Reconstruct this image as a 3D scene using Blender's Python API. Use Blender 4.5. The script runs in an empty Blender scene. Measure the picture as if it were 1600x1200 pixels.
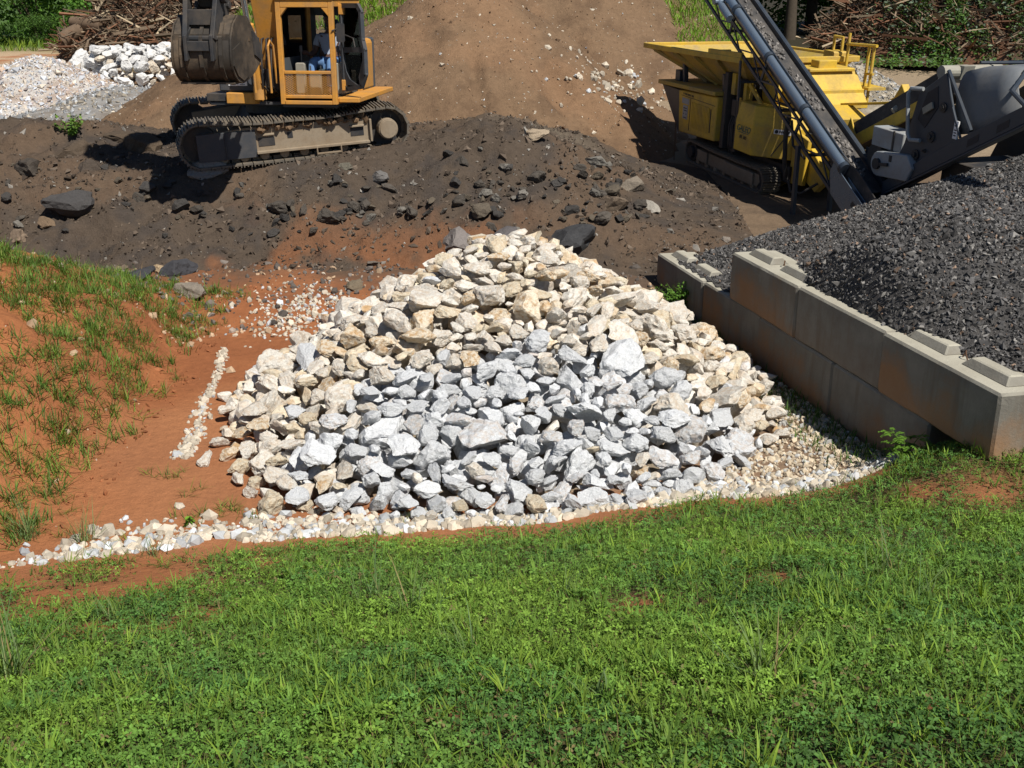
import bpy, bmesh, math, random
import numpy as np
from mathutils import Matrix, Vector, Euler

# ------------------------------------------------------------------ camera, sky, sun, exposure
scene = bpy.context.scene
COL = scene.collection
FPX, PITCH, CAMZ = 1720.0, math.radians(19.3), 4.27
cam_d = bpy.data.cameras.new('camera')
cam = bpy.data.objects.new('camera', cam_d)
COL.objects.link(cam)
cam_d.sensor_width = 36.0
cam_d.lens = 36.0 * FPX / 1600.0
cam_d.clip_start = 0.1
cam_d.clip_end = 2000
cam.location = (0, 0, CAMZ)
cam.rotation_euler = (math.pi / 2 - PITCH, 0, 0)
scene.camera = cam

SUN_DIR = Vector((0.78, -1.12, 1.75)).normalized()      # towards the sun
world = bpy.data.worlds.new('World')
scene.world = world
world.use_nodes = True
wn = world.node_tree
wn.nodes.clear()
sky = wn.nodes.new('ShaderNodeTexSky')
sky.sky_type = 'NISHITA'
sky.sun_disc = False
sky.sun_elevation = math.asin(SUN_DIR.z)
sky.sun_rotation = math.atan2(SUN_DIR.x, SUN_DIR.y)
sky.air_density = 0.8
sky.dust_density = 0.1
sky.altitude = 2500
bg = wn.nodes.new('ShaderNodeBackground')
bg.inputs['Strength'].default_value = 0.07
wo = wn.nodes.new('ShaderNodeOutputWorld')
wn.links.new(sky.outputs[0], bg.inputs['Color'])
wn.links.new(bg.outputs[0], wo.inputs['Surface'])
sun_d = bpy.data.lights.new('sun', 'SUN')
sun_d.energy = 5.0
sun_d.angle = math.radians(0.55)
sun_d.color = (1.0, 0.955, 0.88)
sun = bpy.data.objects.new('sun', sun_d)
COL.objects.link(sun)
sun.rotation_euler = SUN_DIR.to_track_quat('Z', 'Y').to_euler()
sun.location = (30, -30, 60)
vs = scene.view_settings
vs.view_transform = 'Standard'
vs.look = 'None'
vs.gamma = 1.0
vs.use_curve_mapping = False
vs.exposure = 0.25
scene.cycles.max_bounces = 4
scene.cycles.transparent_max_bounces = 8

rng = np.random.default_rng(7)
random.seed(7)

# ------------------------------------------------------------------ projection helpers (photo pixel <-> place)
_c, _s = math.cos(PITCH), math.sin(PITCH)


def ray(u, v):
    x = (u - 800) / FPX
    y = -(v - 600) / FPX
    return np.array([x, _c + y * _s, -_s + y * _c])


def atY(u, v, Y):
    r = ray(u, v)
    return np.array([0, 0, CAMZ]) + r * Y / r[1]


def project(P):
    p = np.atleast_2d(P).astype(float) - [0, 0, CAMZ]
    d = p[:, 1] * _c - p[:, 2] * _s
    up = p[:, 1] * _s + p[:, 2] * _c
    return 800 + FPX * p[:, 0] / d, 600 - FPX * up / d, d


# ------------------------------------------------------------------ noise
def _hash(ix, iy, iz, seed):
    h = (ix.astype(np.int64) * 374761393 + iy.astype(np.int64) * 668265263 + iz.astype(np.int64) * 1274126177 + seed * 974634777) & 0xFFFFFFFF
    h = ((h ^ (h >> 13)) * 1103515245) & 0xFFFFFFFF
    h = ((h ^ (h >> 16)) * 2246822519) & 0xFFFFFFFF
    h = h ^ (h >> 15)
    return (h & 0xFFFFFF) / float(0xFFFFFF)


def vnoise(x, y, z=None, seed=0):
    x = np.asarray(x, float)
    y = np.asarray(y, float)
    fx, fy = np.floor(x), np.floor(y)
    ux, uy = x - fx, y - fy
    ux = ux * ux * (3 - 2 * ux)
    uy = uy * uy * (3 - 2 * uy)
    ix, iy = fx.astype(np.int64), fy.astype(np.int64)
    if z is None:
        iz = np.zeros_like(ix)
        a = _hash(ix, iy, iz, seed)
        b = _hash(ix + 1, iy, iz, seed)
        c = _hash(ix, iy + 1, iz, seed)
        d = _hash(ix + 1, iy + 1, iz, seed)
        return (a + (b - a) * ux) * (1 - uy) + (c + (d - c) * ux) * uy
    z = np.asarray(z, float)
    fz = np.floor(z)
    uz = z - fz
    uz = uz * uz * (3 - 2 * uz)
    iz = fz.astype(np.int64)
    r = []
    for k in (0, 1):
        a = _hash(ix, iy, iz + k, seed)
        b = _hash(ix + 1, iy, iz + k, seed)
        c = _hash(ix, iy + 1, iz + k, seed)
        d = _hash(ix + 1, iy + 1, iz + k, seed)
        r.append((a + (b - a) * ux) * (1 - uy) + (c + (d - c) * ux) * uy)
    return r[0] + (r[1] - r[0]) * uz


def fbm(x, y, oct=4, seed=0, gain=0.5):
    t, a, s = 0.0, 1.0, 0.0
    for o in range(oct):
        t = t + a * (vnoise(x * 2 ** o + 13.7 * o, y * 2 ** o - 7.3 * o, seed=seed + o) - 0.5)
        s += a
        a *= gain
    return t / s * 2.0


def sstep(a, b, x):
    t = np.clip((np.asarray(x, float) - a) / (b - a), 0, 1)
    return t * t * (3 - 2 * t)


# ------------------------------------------------------------------ materials
MATS = {}


def new_mat(name):
    m = bpy.data.materials.new(name)
    m.use_nodes = True
    nt = m.node_tree
    nt.nodes.clear()
    out = nt.nodes.new('ShaderNodeOutputMaterial')
    b = nt.nodes.new('ShaderNodeBsdfPrincipled')
    nt.links.new(b.outputs[0], out.inputs['Surface'])
    MATS[name] = m
    return m, nt, b, out


def N(nt, t, **kw):
    n = nt.nodes.new(t)
    for k, v in kw.items():
        setattr(n, k, v)
    return n


def ramp(nt, src, stops):
    r = N(nt, 'ShaderNodeValToRGB')
    el = r.color_ramp.elements
    while len(el) < len(stops):
        el.new(0.5)
    for e, (p, c) in zip(el, stops):
        e.position = p
        e.color = (c, c, c, 1) if not hasattr(c, '__len__') else (*c, 1)
    nt.links.new(src, r.inputs[0])
    return r.outputs[0]


def noise(nt, vec, scale, detail=4, rough=0.6):
    n = N(nt, 'ShaderNodeTexNoise')
    n.inputs['Scale'].default_value = scale
    n.inputs['Detail'].default_value = detail
    n.inputs['Roughness'].default_value = rough
    nt.links.new(vec, n.inputs['Vector'])
    return n.outputs['Fac']


def mixc(nt, fac, a, b, mode='MIX'):
    m = N(nt, 'ShaderNodeMix', data_type='RGBA', blend_type=mode)
    for sock, val in ((m.inputs[0], fac), (m.inputs[6], a), (m.inputs[7], b)):
        if isinstance(val, bpy.types.NodeSocket):
            nt.links.new(val, sock)
        elif hasattr(val, '__len__'):
            sock.default_value = (*val, 1) if len(val) == 3 else val
        else:
            sock.default_value = val
    return m.outputs[2]


def math_n(nt, op, a, b):
    m = N(nt, 'ShaderNodeMath', operation=op)
    for sock, val in zip(m.inputs, (a, b)):
        if isinstance(val, bpy.types.NodeSocket):
            nt.links.new(val, sock)
        else:
            sock.default_value = val
    return m.outputs[0]


def bump(nt, b, h, strength, dist):
    n = N(nt, 'ShaderNodeBump')
    n.inputs['Strength'].default_value = strength
    n.inputs['Distance'].default_value = dist
    nt.links.new(h, n.inputs['Height'])
    nt.links.new(n.outputs[0], b.inputs['Normal'])
    return n


def paint(name, col, rough=0.5, dirt=(0.16, 0.11, 0.07), dirt_amt=0.35, scale=3.0, metal=0.0, bumpd=0.002, spec=0.4):
    m, nt, b, out = new_mat(name)
    tc = N(nt, 'ShaderNodeTexCoord').outputs['Object']
    n1 = noise(nt, tc, scale, 6, 0.65)
    n2 = noise(nt, tc, scale * 9, 4, 0.6)
    f = math_n(nt, 'MULTIPLY', ramp(nt, n1, [(0.42, 0.0), (0.72, 1.0)]), dirt_amt)
    f2 = math_n(nt, 'MULTIPLY', ramp(nt, n2, [(0.5, 0.0), (0.75, 1.0)]), dirt_amt * 0.6)
    c = mixc(nt, f, col, dirt)
    c = mixc(nt, f2, c, tuple(x * 0.55 for x in col))
    nt.links.new(c, b.inputs['Base Color'])
    r = math_n(nt, 'ADD', rough, math_n(nt, 'MULTIPLY', f, 0.5))
    nt.links.new(r, b.inputs['Roughness'])
    b.inputs['Metallic'].default_value = metal
    b.inputs['Specular IOR Level'].default_value = spec
    bump(nt, b, n2, 0.35, bumpd)
    return m


def attr_mat(name, grain=60.0, var=0.5, rough=0.95, bd=0.02, bs=0.6, scale2=9.0, spec=0.15):
    """colour from the mesh's own colour attribute, with grain and relief"""
    m, nt, b, out = new_mat(name)
    tc = N(nt, 'ShaderNodeTexCoord').outputs['Object']
    at = N(nt, 'ShaderNodeAttribute', attribute_name='Col').outputs['Color']
    n1 = noise(nt, tc, grain, 5, 0.7)
    n2 = noise(nt, tc, scale2, 6, 0.65)
    v = math_n(nt, 'ADD', math_n(nt, 'MULTIPLY', n1, var), 1.0 - 0.5 * var)
    v2 = math_n(nt, 'ADD', math_n(nt, 'MULTIPLY', n2, var * 0.9), 1.0 - 0.45 * var)
    vv = math_n(nt, 'MULTIPLY', v, v2)
    cc = N(nt, 'ShaderNodeCombineColor')
    for i in range(3):
        nt.links.new(vv, cc.inputs[i])
    c = mixc(nt, 1.0, at, cc.outputs[0], 'MULTIPLY')
    nt.links.new(c, b.inputs['Base Color'])
    b.inputs['Roughness'].default_value = rough
    b.inputs['Specular IOR Level'].default_value = spec
    h = math_n(nt, 'ADD', math_n(nt, 'MULTIPLY', n1, 0.35), n2)
    bump(nt, b, h, bs, bd)
    return m


def stone_mat(name, use_object, grain=26.0):
    m, nt, b, out = new_mat(name)
    tc = N(nt, 'ShaderNodeTexCoord').outputs['Object']
    if use_object:
        oi = N(nt, 'ShaderNodeObjectInfo')
        base, alpha = oi.outputs['Color'], oi.outputs['Alpha']
        off = math_n(nt, 'MULTIPLY', oi.outputs['Random'], 57.0)
        va = N(nt, 'ShaderNodeVectorMath', operation='ADD')
        cx = N(nt, 'ShaderNodeCombineXYZ')
        for i in range(3):
            nt.links.new(off, cx.inputs[i])
        nt.links.new(tc, va.inputs[0])
        nt.links.new(cx.outputs[0], va.inputs[1])
        vec = va.outputs[0]
    else:
        at = N(nt, 'ShaderNodeAttribute', attribute_name='Col')
        base, alpha = at.outputs['Color'], at.outputs['Alpha']
        vec = tc
    n1 = noise(nt, vec, 3.4 if use_object else 7.0, 6, 0.62)
    n2 = noise(nt, vec, grain, 5, 0.7)
    n3 = noise(nt, vec, 8.0 if use_object else 40.0, 6, 0.7)
    st = math_n(nt, 'MULTIPLY', ramp(nt, n1, [(0.44, 0.0), (0.62, 1.0)]), alpha)
    c = mixc(nt, st, base, (0.50, 0.30, 0.13))
    dk = ramp(nt, n2, [(0.34, 0.66), (0.54, 1.0)])
    c = mixc(nt, 0.85, c, mixc(nt, 1.0, c, dk, 'MULTIPLY'))
    c = mixc(nt, 0.6, c, mixc(nt, 1.0, c, ramp(nt, n3, [(0.36, 0.72), (0.58, 1.0)]), 'MULTIPLY'))
    nt.links.new(c, b.inputs['Base Color'])
    b.inputs['Roughness'].default_value = 0.9
    b.inputs['Specular IOR Level'].default_value = 0.2
    h = math_n(nt, 'ADD', math_n(nt, 'ADD', n1, n3), math_n(nt, 'MULTIPLY', n2, 0.5))
    bump(nt, b, h, 1.0, 0.015)
    return m


def leaf_mat(name, trans=0.35, rough=0.6):
    m, nt, b, out = new_mat(name)
    at = N(nt, 'ShaderNodeAttribute', attribute_name='Col').outputs['Color']
    nt.links.new(at, b.inputs['Base Color'])
    b.inputs['Roughness'].default_value = rough
    b.inputs['Specular IOR Level'].default_value = 0.22
    tr = N(nt, 'ShaderNodeBsdfTranslucent')
    tcol = mixc(nt, 1.0, at, (1.35, 1.25, 0.5), 'MULTIPLY')
    nt.links.new(tcol, tr.inputs['Color'])
    mx = N(nt, 'ShaderNodeMixShader')
    mx.inputs[0].default_value = trans
    nt.links.new(b.outputs[0], mx.inputs[1])
    nt.links.new(tr.outputs[0], mx.inputs[2])
    nt.links.new(mx.outputs[0], out.inputs['Surface'])
    return m


attr_mat('ground_soil', 55, 0.6, bd=0.035, bs=0.85)
attr_mat('pile_soil', 38, 0.8, bd=0.05, bs=1.0, scale2=7.0)
attr_mat('chips', 70, 0.5, bd=0.004, bs=0.5)
stone_mat('riprap_object', True)
stone_mat('riprap_joined', False)
leaf_mat('grass_blades', 0.32)
leaf_mat('leaves', 0.28)
attr_mat('bark', 30, 0.7, bd=0.01)
paint('orange_paint', (0.57, 0.265, 0.045), 0.5, dirt=(0.26, 0.165, 0.09), dirt_amt=0.65, scale=2.8)
paint('yellow_paint', (0.60, 0.39, 0.038), 0.5, dirt=(0.27, 0.20, 0.11), dirt_amt=0.75, scale=2.4)
paint('dusty_yellow', (0.46, 0.32, 0.06), 0.7, dirt=(0.31, 0.235, 0.15), dirt_amt=0.95, scale=2.0)
paint('charcoal_paint', (0.045, 0.05, 0.058), 0.55, dirt=(0.14, 0.115, 0.09), dirt_amt=0.45)
paint('slate_paint', (0.028, 0.038, 0.052), 0.42, dirt=(0.085, 0.08, 0.075), dirt_amt=0.35, spec=0.5)
paint('bright_steel', (0.17, 0.22, 0.28), 0.25, dirt=(0.14, 0.13, 0.12), dirt_amt=0.3, metal=0.45, spec=0.5)
paint('grey_hood', (0.13, 0.14, 0.15), 0.55, dirt=(0.25, 0.22, 0.18), dirt_amt=0.5, scale=1.5)
paint('pale_grey_paint', (0.30, 0.32, 0.33), 0.55, dirt=(0.26, 0.2, 0.13), dirt_amt=0.5)
paint('rubber_belt', (0.045, 0.043, 0.042), 0.85, dirt=(0.15, 0.13, 0.11), dirt_amt=0.7, scale=4)
paint('belt_rubble', (0.16, 0.145, 0.13), 0.95, dirt=(0.07, 0.06, 0.055), dirt_amt=0.8, scale=6)
paint('track_steel', (0.13, 0.115, 0.095), 0.6, dirt=(0.22, 0.17, 0.11), dirt_amt=0.8, scale=3, metal=0.2)
paint('dusty_steel', (0.27, 0.215, 0.15), 0.85, dirt=(0.20, 0.14, 0.085), dirt_amt=0.8, scale=3)
paint('dark_steel', (0.03, 0.03, 0.032), 0.6, dirt=(0.13, 0.10, 0.07), dirt_amt=0.55)
paint('bucket_steel', (0.040, 0.033, 0.026), 0.55, dirt=(0.15, 0.105, 0.065), dirt_amt=0.95, scale=2.2)
paint('chrome_rod', (0.6, 0.68, 0.74), 0.15, dirt_amt=0.05, metal=0.9)
paint('cab_trim', (0.07, 0.08, 0.085), 0.7, dirt_amt=0.2)
paint('seat_cloth', (0.03, 0.055, 0.07), 0.9, dirt_amt=0.2)
paint('console_plastic', (0.30, 0.29, 0.24), 0.7, dirt_amt=0.4)
paint('sticker_white', (0.75, 0.75, 0.75), 0.5, dirt_amt=0.1)
paint('ink_black', (0.02, 0.02, 0.025), 0.6, dirt_amt=0.1)
paint('ink_teal', (0.01, 0.10, 0.10), 0.6, dirt_amt=0.1)
paint('skin', (0.10, 0.05, 0.032), 0.55, dirt_amt=0.0)
paint('shirt', (0.36, 0.40, 0.47), 0.9, dirt=(0.3, 0.3, 0.33), dirt_amt=0.2)
paint('jeans', (0.10, 0.20, 0.38), 0.9, dirt=(0.2, 0.3, 0.45), dirt_amt=0.4, scale=8)
paint('cap_cloth', (0.02, 0.02, 0.02), 0.9, dirt_amt=0.1)
paint('rusty_wire', (0.10, 0.05, 0.025), 0.8, dirt_amt=0.5, scale=20)
paint('wood_cut', (0.50, 0.36, 0.20), 0.85, dirt=(0.25, 0.16, 0.09), dirt_amt=0.5)
paint('lamp_glass', (0.55, 0.57, 0.58), 0.1, dirt_amt=0.1)


def glass_mat():
    m, nt, b, out = new_mat('cab_glass')
    b.inputs['Base Color'].default_value = (0.75, 0.8, 0.8, 1)
    b.inputs['Roughness'].default_value = 0.03
    tr = N(nt, 'ShaderNodeBsdfTransparent')
    tr.inputs[0].default_value = (0.86, 0.9, 0.9, 1)
    fr = N(nt, 'ShaderNodeFresnel')
    fr.inputs[0].default_value = 1.45
    gl = N(nt, 'ShaderNodeBsdfGlossy')
    gl.inputs['Roughness'].default_value = 0.03
    mx = N(nt, 'ShaderNodeMixShader')
    nt.links.new(fr.outputs[0], mx.inputs[0])
    nt.links.new(tr.outputs[0], mx.inputs[1])
    nt.links.new(gl.outputs[0], mx.inputs[2])
    nt.links.new(mx.outputs[0], out.inputs['Surface'])


glass_mat()


def concrete_mat():
    m, nt, b, out = new_mat('concrete')
    tcn = N(nt, 'ShaderNodeTexCoord')
    oi = N(nt, 'ShaderNodeObjectInfo')
    va = N(nt, 'ShaderNodeVectorMath', operation='ADD')
    cx = N(nt, 'ShaderNodeCombineXYZ')
    off = math_n(nt, 'MULTIPLY', oi.outputs['Random'], 31.0)
    for i in range(3):
        nt.links.new(off, cx.inputs[i])
    nt.links.new(tcn.outputs['Object'], va.inputs[0])
    nt.links.new(cx.outputs[0], va.inputs[1])
    vec = va.outputs[0]
    n1 = noise(nt, vec, 1.6, 6, 0.65)
    n2 = noise(nt, vec, 38, 5, 0.7)
    # streaks running down the face
    mp = N(nt, 'ShaderNodeMapping')
    mp.inputs['Scale'].default_value = (5.0, 5.0, 0.7)
    nt.links.new(vec, mp.inputs['Vector'])
    n3 = noise(nt, mp.outputs[0], 1.6, 5, 0.6)
    c = mixc(nt, ramp(nt, n1, [(0.3, 0.0), (0.7, 1.0)]), (0.22, 0.207, 0.178), (0.115, 0.107, 0.092))
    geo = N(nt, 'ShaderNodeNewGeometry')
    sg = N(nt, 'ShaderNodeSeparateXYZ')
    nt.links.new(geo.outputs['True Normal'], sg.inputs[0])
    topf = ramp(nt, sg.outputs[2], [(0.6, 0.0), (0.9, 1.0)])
    c = mixc(nt, math_n(nt, 'MULTIPLY', ramp(nt, n3, [(0.5, 0.0), (0.68, 1.0)]), 0.75), c, (0.14, 0.12, 0.095))
    # clay stain creeping up from the foot of each block
    sx = N(nt, 'ShaderNodeSeparateXYZ')
    nt.links.new(tcn.outputs['Object'], sx.inputs[0])
    hz = ramp(nt, math_n(nt, 'ADD', math_n(nt, 'MULTIPLY', sx.outputs[2], -0.75), math_n(nt, 'MULTIPLY', n1, 1.25)), [(0.30, 0.0), (0.60, 1.0)])
    st = math_n(nt, 'MULTIPLY', hz, math_n(nt, 'ADD', oi.outputs['Alpha'], 0.0))
    c = mixc(nt, st, c, (0.36, 0.175, 0.065))
    sunlit_tone = mixc(nt, ramp(nt, n1, [(0.35, 0.0), (0.7, 1.0)]), (0.44, 0.415, 0.335), (0.33, 0.305, 0.24))
    c = mixc(nt, topf, c, sunlit_tone)       # sunlight put into the colour: level tops lighter than the shaded faces
    nt.links.new(c, b.inputs['Base Color'])
    b.inputs['Roughness'].default_value = 0.92
    b.inputs['Specular IOR Level'].default_value = 0.2
    h = math_n(nt, 'ADD', n2, math_n(nt, 'MULTIPLY', n1, 0.6))
    bump(nt, b, h, 0.5, 0.012)


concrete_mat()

# ------------------------------------------------------------------ object helpers


def tag(o, label=None, cat=None, group=None, kind=None):
    if label:
        o['label'] = label
    if cat:
        o['category'] = cat
    if group:
        o['group'] = group
    if kind:
        o['kind'] = kind
    return o


def link(name, data, parent=None, mat=None):
    o = bpy.data.objects.new(name, data)
    COL.objects.link(o)
    if parent is not None:
        o.parent = parent
    if mat and data is not None and not data.materials:
        data.materials.append(MATS[mat])
    return o


def mesh_np(name, V, faces, col=None, smooth=False):
    """faces: list of int arrays (m,3) / (m,4)"""
    me = bpy.data.meshes.new(name)
    V = np.ascontiguousarray(V, np.float32)
    if not isinstance(faces, (list, tuple)):
        faces = [faces]
    faces = [np.asarray(f, np.int32) for f in faces if len(f)]
    me.vertices.add(len(V))
    me.vertices.foreach_set('co', V.ravel())
    idx = np.concatenate([f.ravel() for f in faces])
    tot = np.concatenate([np.full(len(f), f.shape[1], np.int32) for f in faces])
    start = np.concatenate([[0], np.cumsum(tot)[:-1]]).astype(np.int32)
    me.loops.add(len(idx))
    me.loops.foreach_set('vertex_index', idx)
    me.polygons.add(len(tot))
    me.polygons.foreach_set('loop_start', start)
    if col is not None:
        a = me.color_attributes.new('Col', 'FLOAT_COLOR', 'POINT')
        c = np.ones((len(V), 4), np.float32)
        c[:, :np.shape(col)[1]] = col
        a.data.foreach_set('color', c.ravel())
    me.update(calc_edges=True)
    me.polygons.foreach_set('use_smooth', np.full(len(tot), smooth, bool))
    return me


def empty(name, loc=(0, 0, 0), rot=(0, 0, 0)):
    o = bpy.data.objects.new(name, None)
    o.empty_display_size = 0.2
    COL.objects.link(o)
    o.location = loc
    o.rotation_euler = rot
    return o


class MB:
    """collects simple shapes into ONE mesh"""

    def __init__(self):
        self.v = []
        self.f = []

    def add(self, vs, fs, M=None):
        n = len(self.v)
        for p in vs:
            p = Vector(p)
            self.v.append(tuple(M @ p) if M is not None else tuple(p))
        self.f += [tuple(i + n for i in f) for f in fs]
        return self

    def box(self, x0, x1, y0, y1, z0, z1, M=None, ch=0.0):
        if ch:
            return self.prism([(x0 + ch, z0), (x1 - ch, z0), (x1, z0 + ch), (x1, z1 - ch), (x1 - ch, z1), (x0 + ch, z1), (x0, z1 - ch), (x0, z0 + ch)], y0, y1, 'y', M)
        v = [(x, y, z) for z in (z0, z1) for y in (y0, y1) for x in (x0, x1)]
        f = [(0, 2, 3, 1), (4, 5, 7, 6), (0, 1, 5, 4), (2, 6, 7, 3), (0, 4, 6, 2), (1, 3, 7, 5)]
        return self.add(v, f, M)

    def hexa(self, p, M=None):
        """8 corners: bottom 4 (ccw) then top 4"""
        return self.add(p, [(3, 2, 1, 0), (4, 5, 6, 7), (0, 1, 5, 4), (1, 2, 6, 5), (2, 3, 7, 6), (3, 0, 4, 7)], M)

    def prism(self, poly, a0, a1, axis='y', M=None):
        n = len(poly)

        def pt(p, a):
            return {'y': (p[0], a, p[1]), 'x': (a, p[0], p[1]), 'z': (p[0], p[1], a)}[axis]
        v = [pt(p, a0) for p in poly] + [pt(p, a1) for p in poly]
        f = [tuple(range(n - 1, -1, -1)), tuple(range(n, 2 * n))]
        f += [(i, (i + 1) % n, n + (i + 1) % n, n + i) for i in range(n)]
        return self.add(v, f, M)

    def cyl(self, p0, p1, r0, r1=None, seg=14, M=None, cap=True):
        r1 = r0 if r1 is None else r1
        p0, p1 = Vector(p0), Vector(p1)
        d = (p1 - p0).normalized()
        a = d.orthogonal().normalized()
        b = d.cross(a)
        v = []
        for p, r in ((p0, r0), (p1, r1)):
            for i in range(seg):
                t = 2 * math.pi * i / seg
                v.append(p + a * (r * math.cos(t)) + b * (r * math.sin(t)))
        f = [(i, (i + 1) % seg, seg + (i + 1) % seg, seg + i) for i in range(seg)]
        if cap:
            f += [tuple(range(seg - 1, -1, -1)), tuple(range(seg, 2 * seg))]
        return self.add(v, f, M)

    def tube(self, pts, r, seg=8, M=None):
        pts = [Vector(p) for p in pts]
        v, f = [], []
        up = None
        for i, p in enumerate(pts):
            d = (pts[min(i + 1, len(pts) - 1)] - pts[max(i - 1, 0)]).normalized()
            if up is None:
                up = d.orthogonal().normalized()
            a = (up - d * up.dot(d)).normalized()
            up = a
            b = d.cross(a)
            rr = r[i] if hasattr(r, '__len__') else r
            for k in range(seg):
                t = 2 * math.pi * k / seg
                v.append(p + a * (rr * math.cos(t)) + b * (rr * math.sin(t)))
        for i in range(len(pts) - 1):
            for k in range(seg):
                f.append((i * seg + k, i * seg + (k + 1) % seg, (i + 1) * seg + (k + 1) % seg, (i + 1) * seg + k))
        f += [tuple(range(seg - 1, -1, -1)), tuple(range((len(pts) - 1) * seg, len(pts) * seg))]
        return self.add(v, f, M)

    def bar(self, p0, p1, w, h=None, M=None):
        """rectangular bar from p0 to p1"""
        h = w if h is None else h
        p0, p1 = Vector(p0), Vector(p1)
        d = (p1 - p0).normalized()
        z = Vector((0, 0, 1)) if abs(d.z) < 0.95 else Vector((0, 1, 0))
        a = d.cross(z).normalized()
        b = a.cross(d).normalized()
        v = [p + a * (sx * w / 2) + b * (sz * h / 2) for p in (p0, p1) for sx, sz in ((-1, -1), (1, -1), (1, 1), (-1, 1))]
        return self.add(v, [(3, 2, 1, 0), (4, 5, 6, 7), (0, 1, 5, 4), (1, 2, 6, 5), (2, 3, 7, 6), (3, 0, 4, 7)], M)

    def mesh(self, name, smooth=False, bevel=0.0):
        me = bpy.data.meshes.new(name)
        me.from_pydata(self.v, [], self.f)
        if bevel:
            bm = bmesh.new()
            bm.from_mesh(me)
            bmesh.ops.recalc_face_normals(bm, faces=bm.faces)
            es = [e for e in bm.edges if len(e.link_faces) == 2 and e.calc_face_angle(0) > 0.6]
            bmesh.ops.bevel(bm, geom=es, offset=bevel, segments=1, affect='EDGES', clamp_overlap=True)
            bm.to_mesh(me)
            bm.free()
        else:
            bm = bmesh.new()
            bm.from_mesh(me)
            bmesh.ops.recalc_face_normals(bm, faces=bm.faces)
            bm.to_mesh(me)
            bm.free()
        me.update()
        if smooth:
            me.polygons.foreach_set('use_smooth', np.ones(len(me.polygons), bool))
            me.set_sharp_from_angle(angle=math.radians(40))
        return me

    def build(self, name, mat, parent=None, smooth=False, bevel=0.0, label=None):
        o = link(name, self.mesh(name, smooth, bevel), parent, mat)
        if label:
            o['label'] = label
        return o


def rotmats(n, r=rng):
    """random rotation matrices"""
    q = r.normal(size=(n, 4))
    q /= np.linalg.norm(q, axis=1)[:, None]
    w, x, y, z = q.T
    return np.stack([np.stack([1 - 2 * (y * y + z * z), 2 * (x * y - z * w), 2 * (x * z + y * w)], 1),
                     np.stack([2 * (x * y + z * w), 1 - 2 * (x * x + z * z), 2 * (y * z - x * w)], 1),
                     np.stack([2 * (x * z - y * w), 2 * (y * z + x * w), 1 - 2 * (x * x + y * y)], 1)], 1)


def ico(sub):
    bm = bmesh.new()
    bmesh.ops.create_icosphere(bm, subdivisions=sub, radius=1.0)
    V = np.array([v.co[:] for v in bm.verts])
    Fc = np.array([[v.index for v in f.verts] for f in bm.faces])
    bm.free()
    return V, Fc


ICO = {k: ico(k) for k in (1, 2, 3, 4)}


def stone_shape(seed, sub, planes=11, rough=0.03, axes=None, dmin=0.5):
    r = np.random.default_rng(seed)
    V, Fc = ICO[sub]
    V = V.copy()
    nrm = r.normal(size=(planes, 3))
    nrm /= np.linalg.norm(nrm, axis=1)[:, None]
    for n in nrm:
        d = r.uniform(dmin, 0.86)
        t = V @ n - d
        V -= np.clip(t, 0, None)[:, None] * n
    if rough:
        q = V * 3.1 + seed * 3.7
        V *= (1 + rough * 2 * (vnoise(q[:, 0], q[:, 1], q[:, 2], seed) - 0.5) * 2)[:, None]
        q = V * 8.0 + seed * 1.7
        V *= (1 + rough * 1.5 * (vnoise(q[:, 0], q[:, 1], q[:, 2], seed + 9) - 0.5) * 2)[:, None]
    ax = axes if axes is not None else (1.0, r.uniform(0.72, 1.0), r.uniform(0.55, 0.85))
    V *= np.array(ax)
    V -= (V.max(0) + V.min(0)) / 2
    V /= np.abs(V).max()
    return V, Fc


def chip_shape(seed, sub=1, flat=0.7):
    r = np.random.default_rng(seed)
    if sub == 0:
        V = np.array([(1, 0, 0), (-1, 0, 0), (0, 1, 0), (0, -1, 0), (0, 0, 1), (0, 0, -1)], float)
        Fc = np.array([(0, 2, 4), (2, 1, 4), (1, 3, 4), (3, 0, 4), (2, 0, 5), (1, 2, 5), (3, 1, 5), (0, 3, 5)])
        V = V * r.uniform(0.55, 1.0, (6, 1)) + r.normal(0, 0.22, (6, 3))
        V[:, 2] *= flat
        return V, Fc
    return stone_shape(seed, sub, planes=7, rough=0.05, axes=(1, r.uniform(0.65, 1), r.uniform(0.5, 0.85)))


def scatter(name, shapes, P, S, colors, mat, parent=None, R=None, r=rng):
    """one joined mesh of many small stones; shapes: list of (V,F)"""
    n = len(P)
    R = rotmats(n, r) if R is None else R
    pick = r.integers(0, len(shapes), n)
    Vs, Fs, Cs = [], [], []
    base = 0
    S = np.asarray(S)
    if S.ndim == 1:
        S = S[:, None]
    for k, (V, Fc) in enumerate(shapes):
        ii = np.where(pick == k)[0]
        if not len(ii):
            continue
        W = np.einsum('nij,nvj->nvi', R[ii], V[None] * S[ii][:, None, :]) + P[ii][:, None, :]
        m = V.shape[0]
        Vs.append(W.reshape(-1, 3))
        Fs.append((Fc[None] + (np.arange(len(ii)) * m)[:, None, None] + base).reshape(-1, 3))
        Cs.append(np.repeat(colors[ii], m, axis=0))
        base += m * len(ii)
    me = mesh_np(name, np.concatenate(Vs), np.concatenate(Fs), np.concatenate(Cs))
    return link(name, me, parent, mat)


# ------------------------------------------------------------------ the lie of the land
WX, WY, WYAW = 2.80, 13.80, math.radians(-77.4)      # far upper corner of the block wall and its run
WD = np.array([math.cos(WYAW), math.sin(WYAW)])        # towards the camera
WN = np.array([-WD[1], WD[0]])                         # into the dark pile (to the right)
BL, BH = 1.83, 0.61


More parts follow.
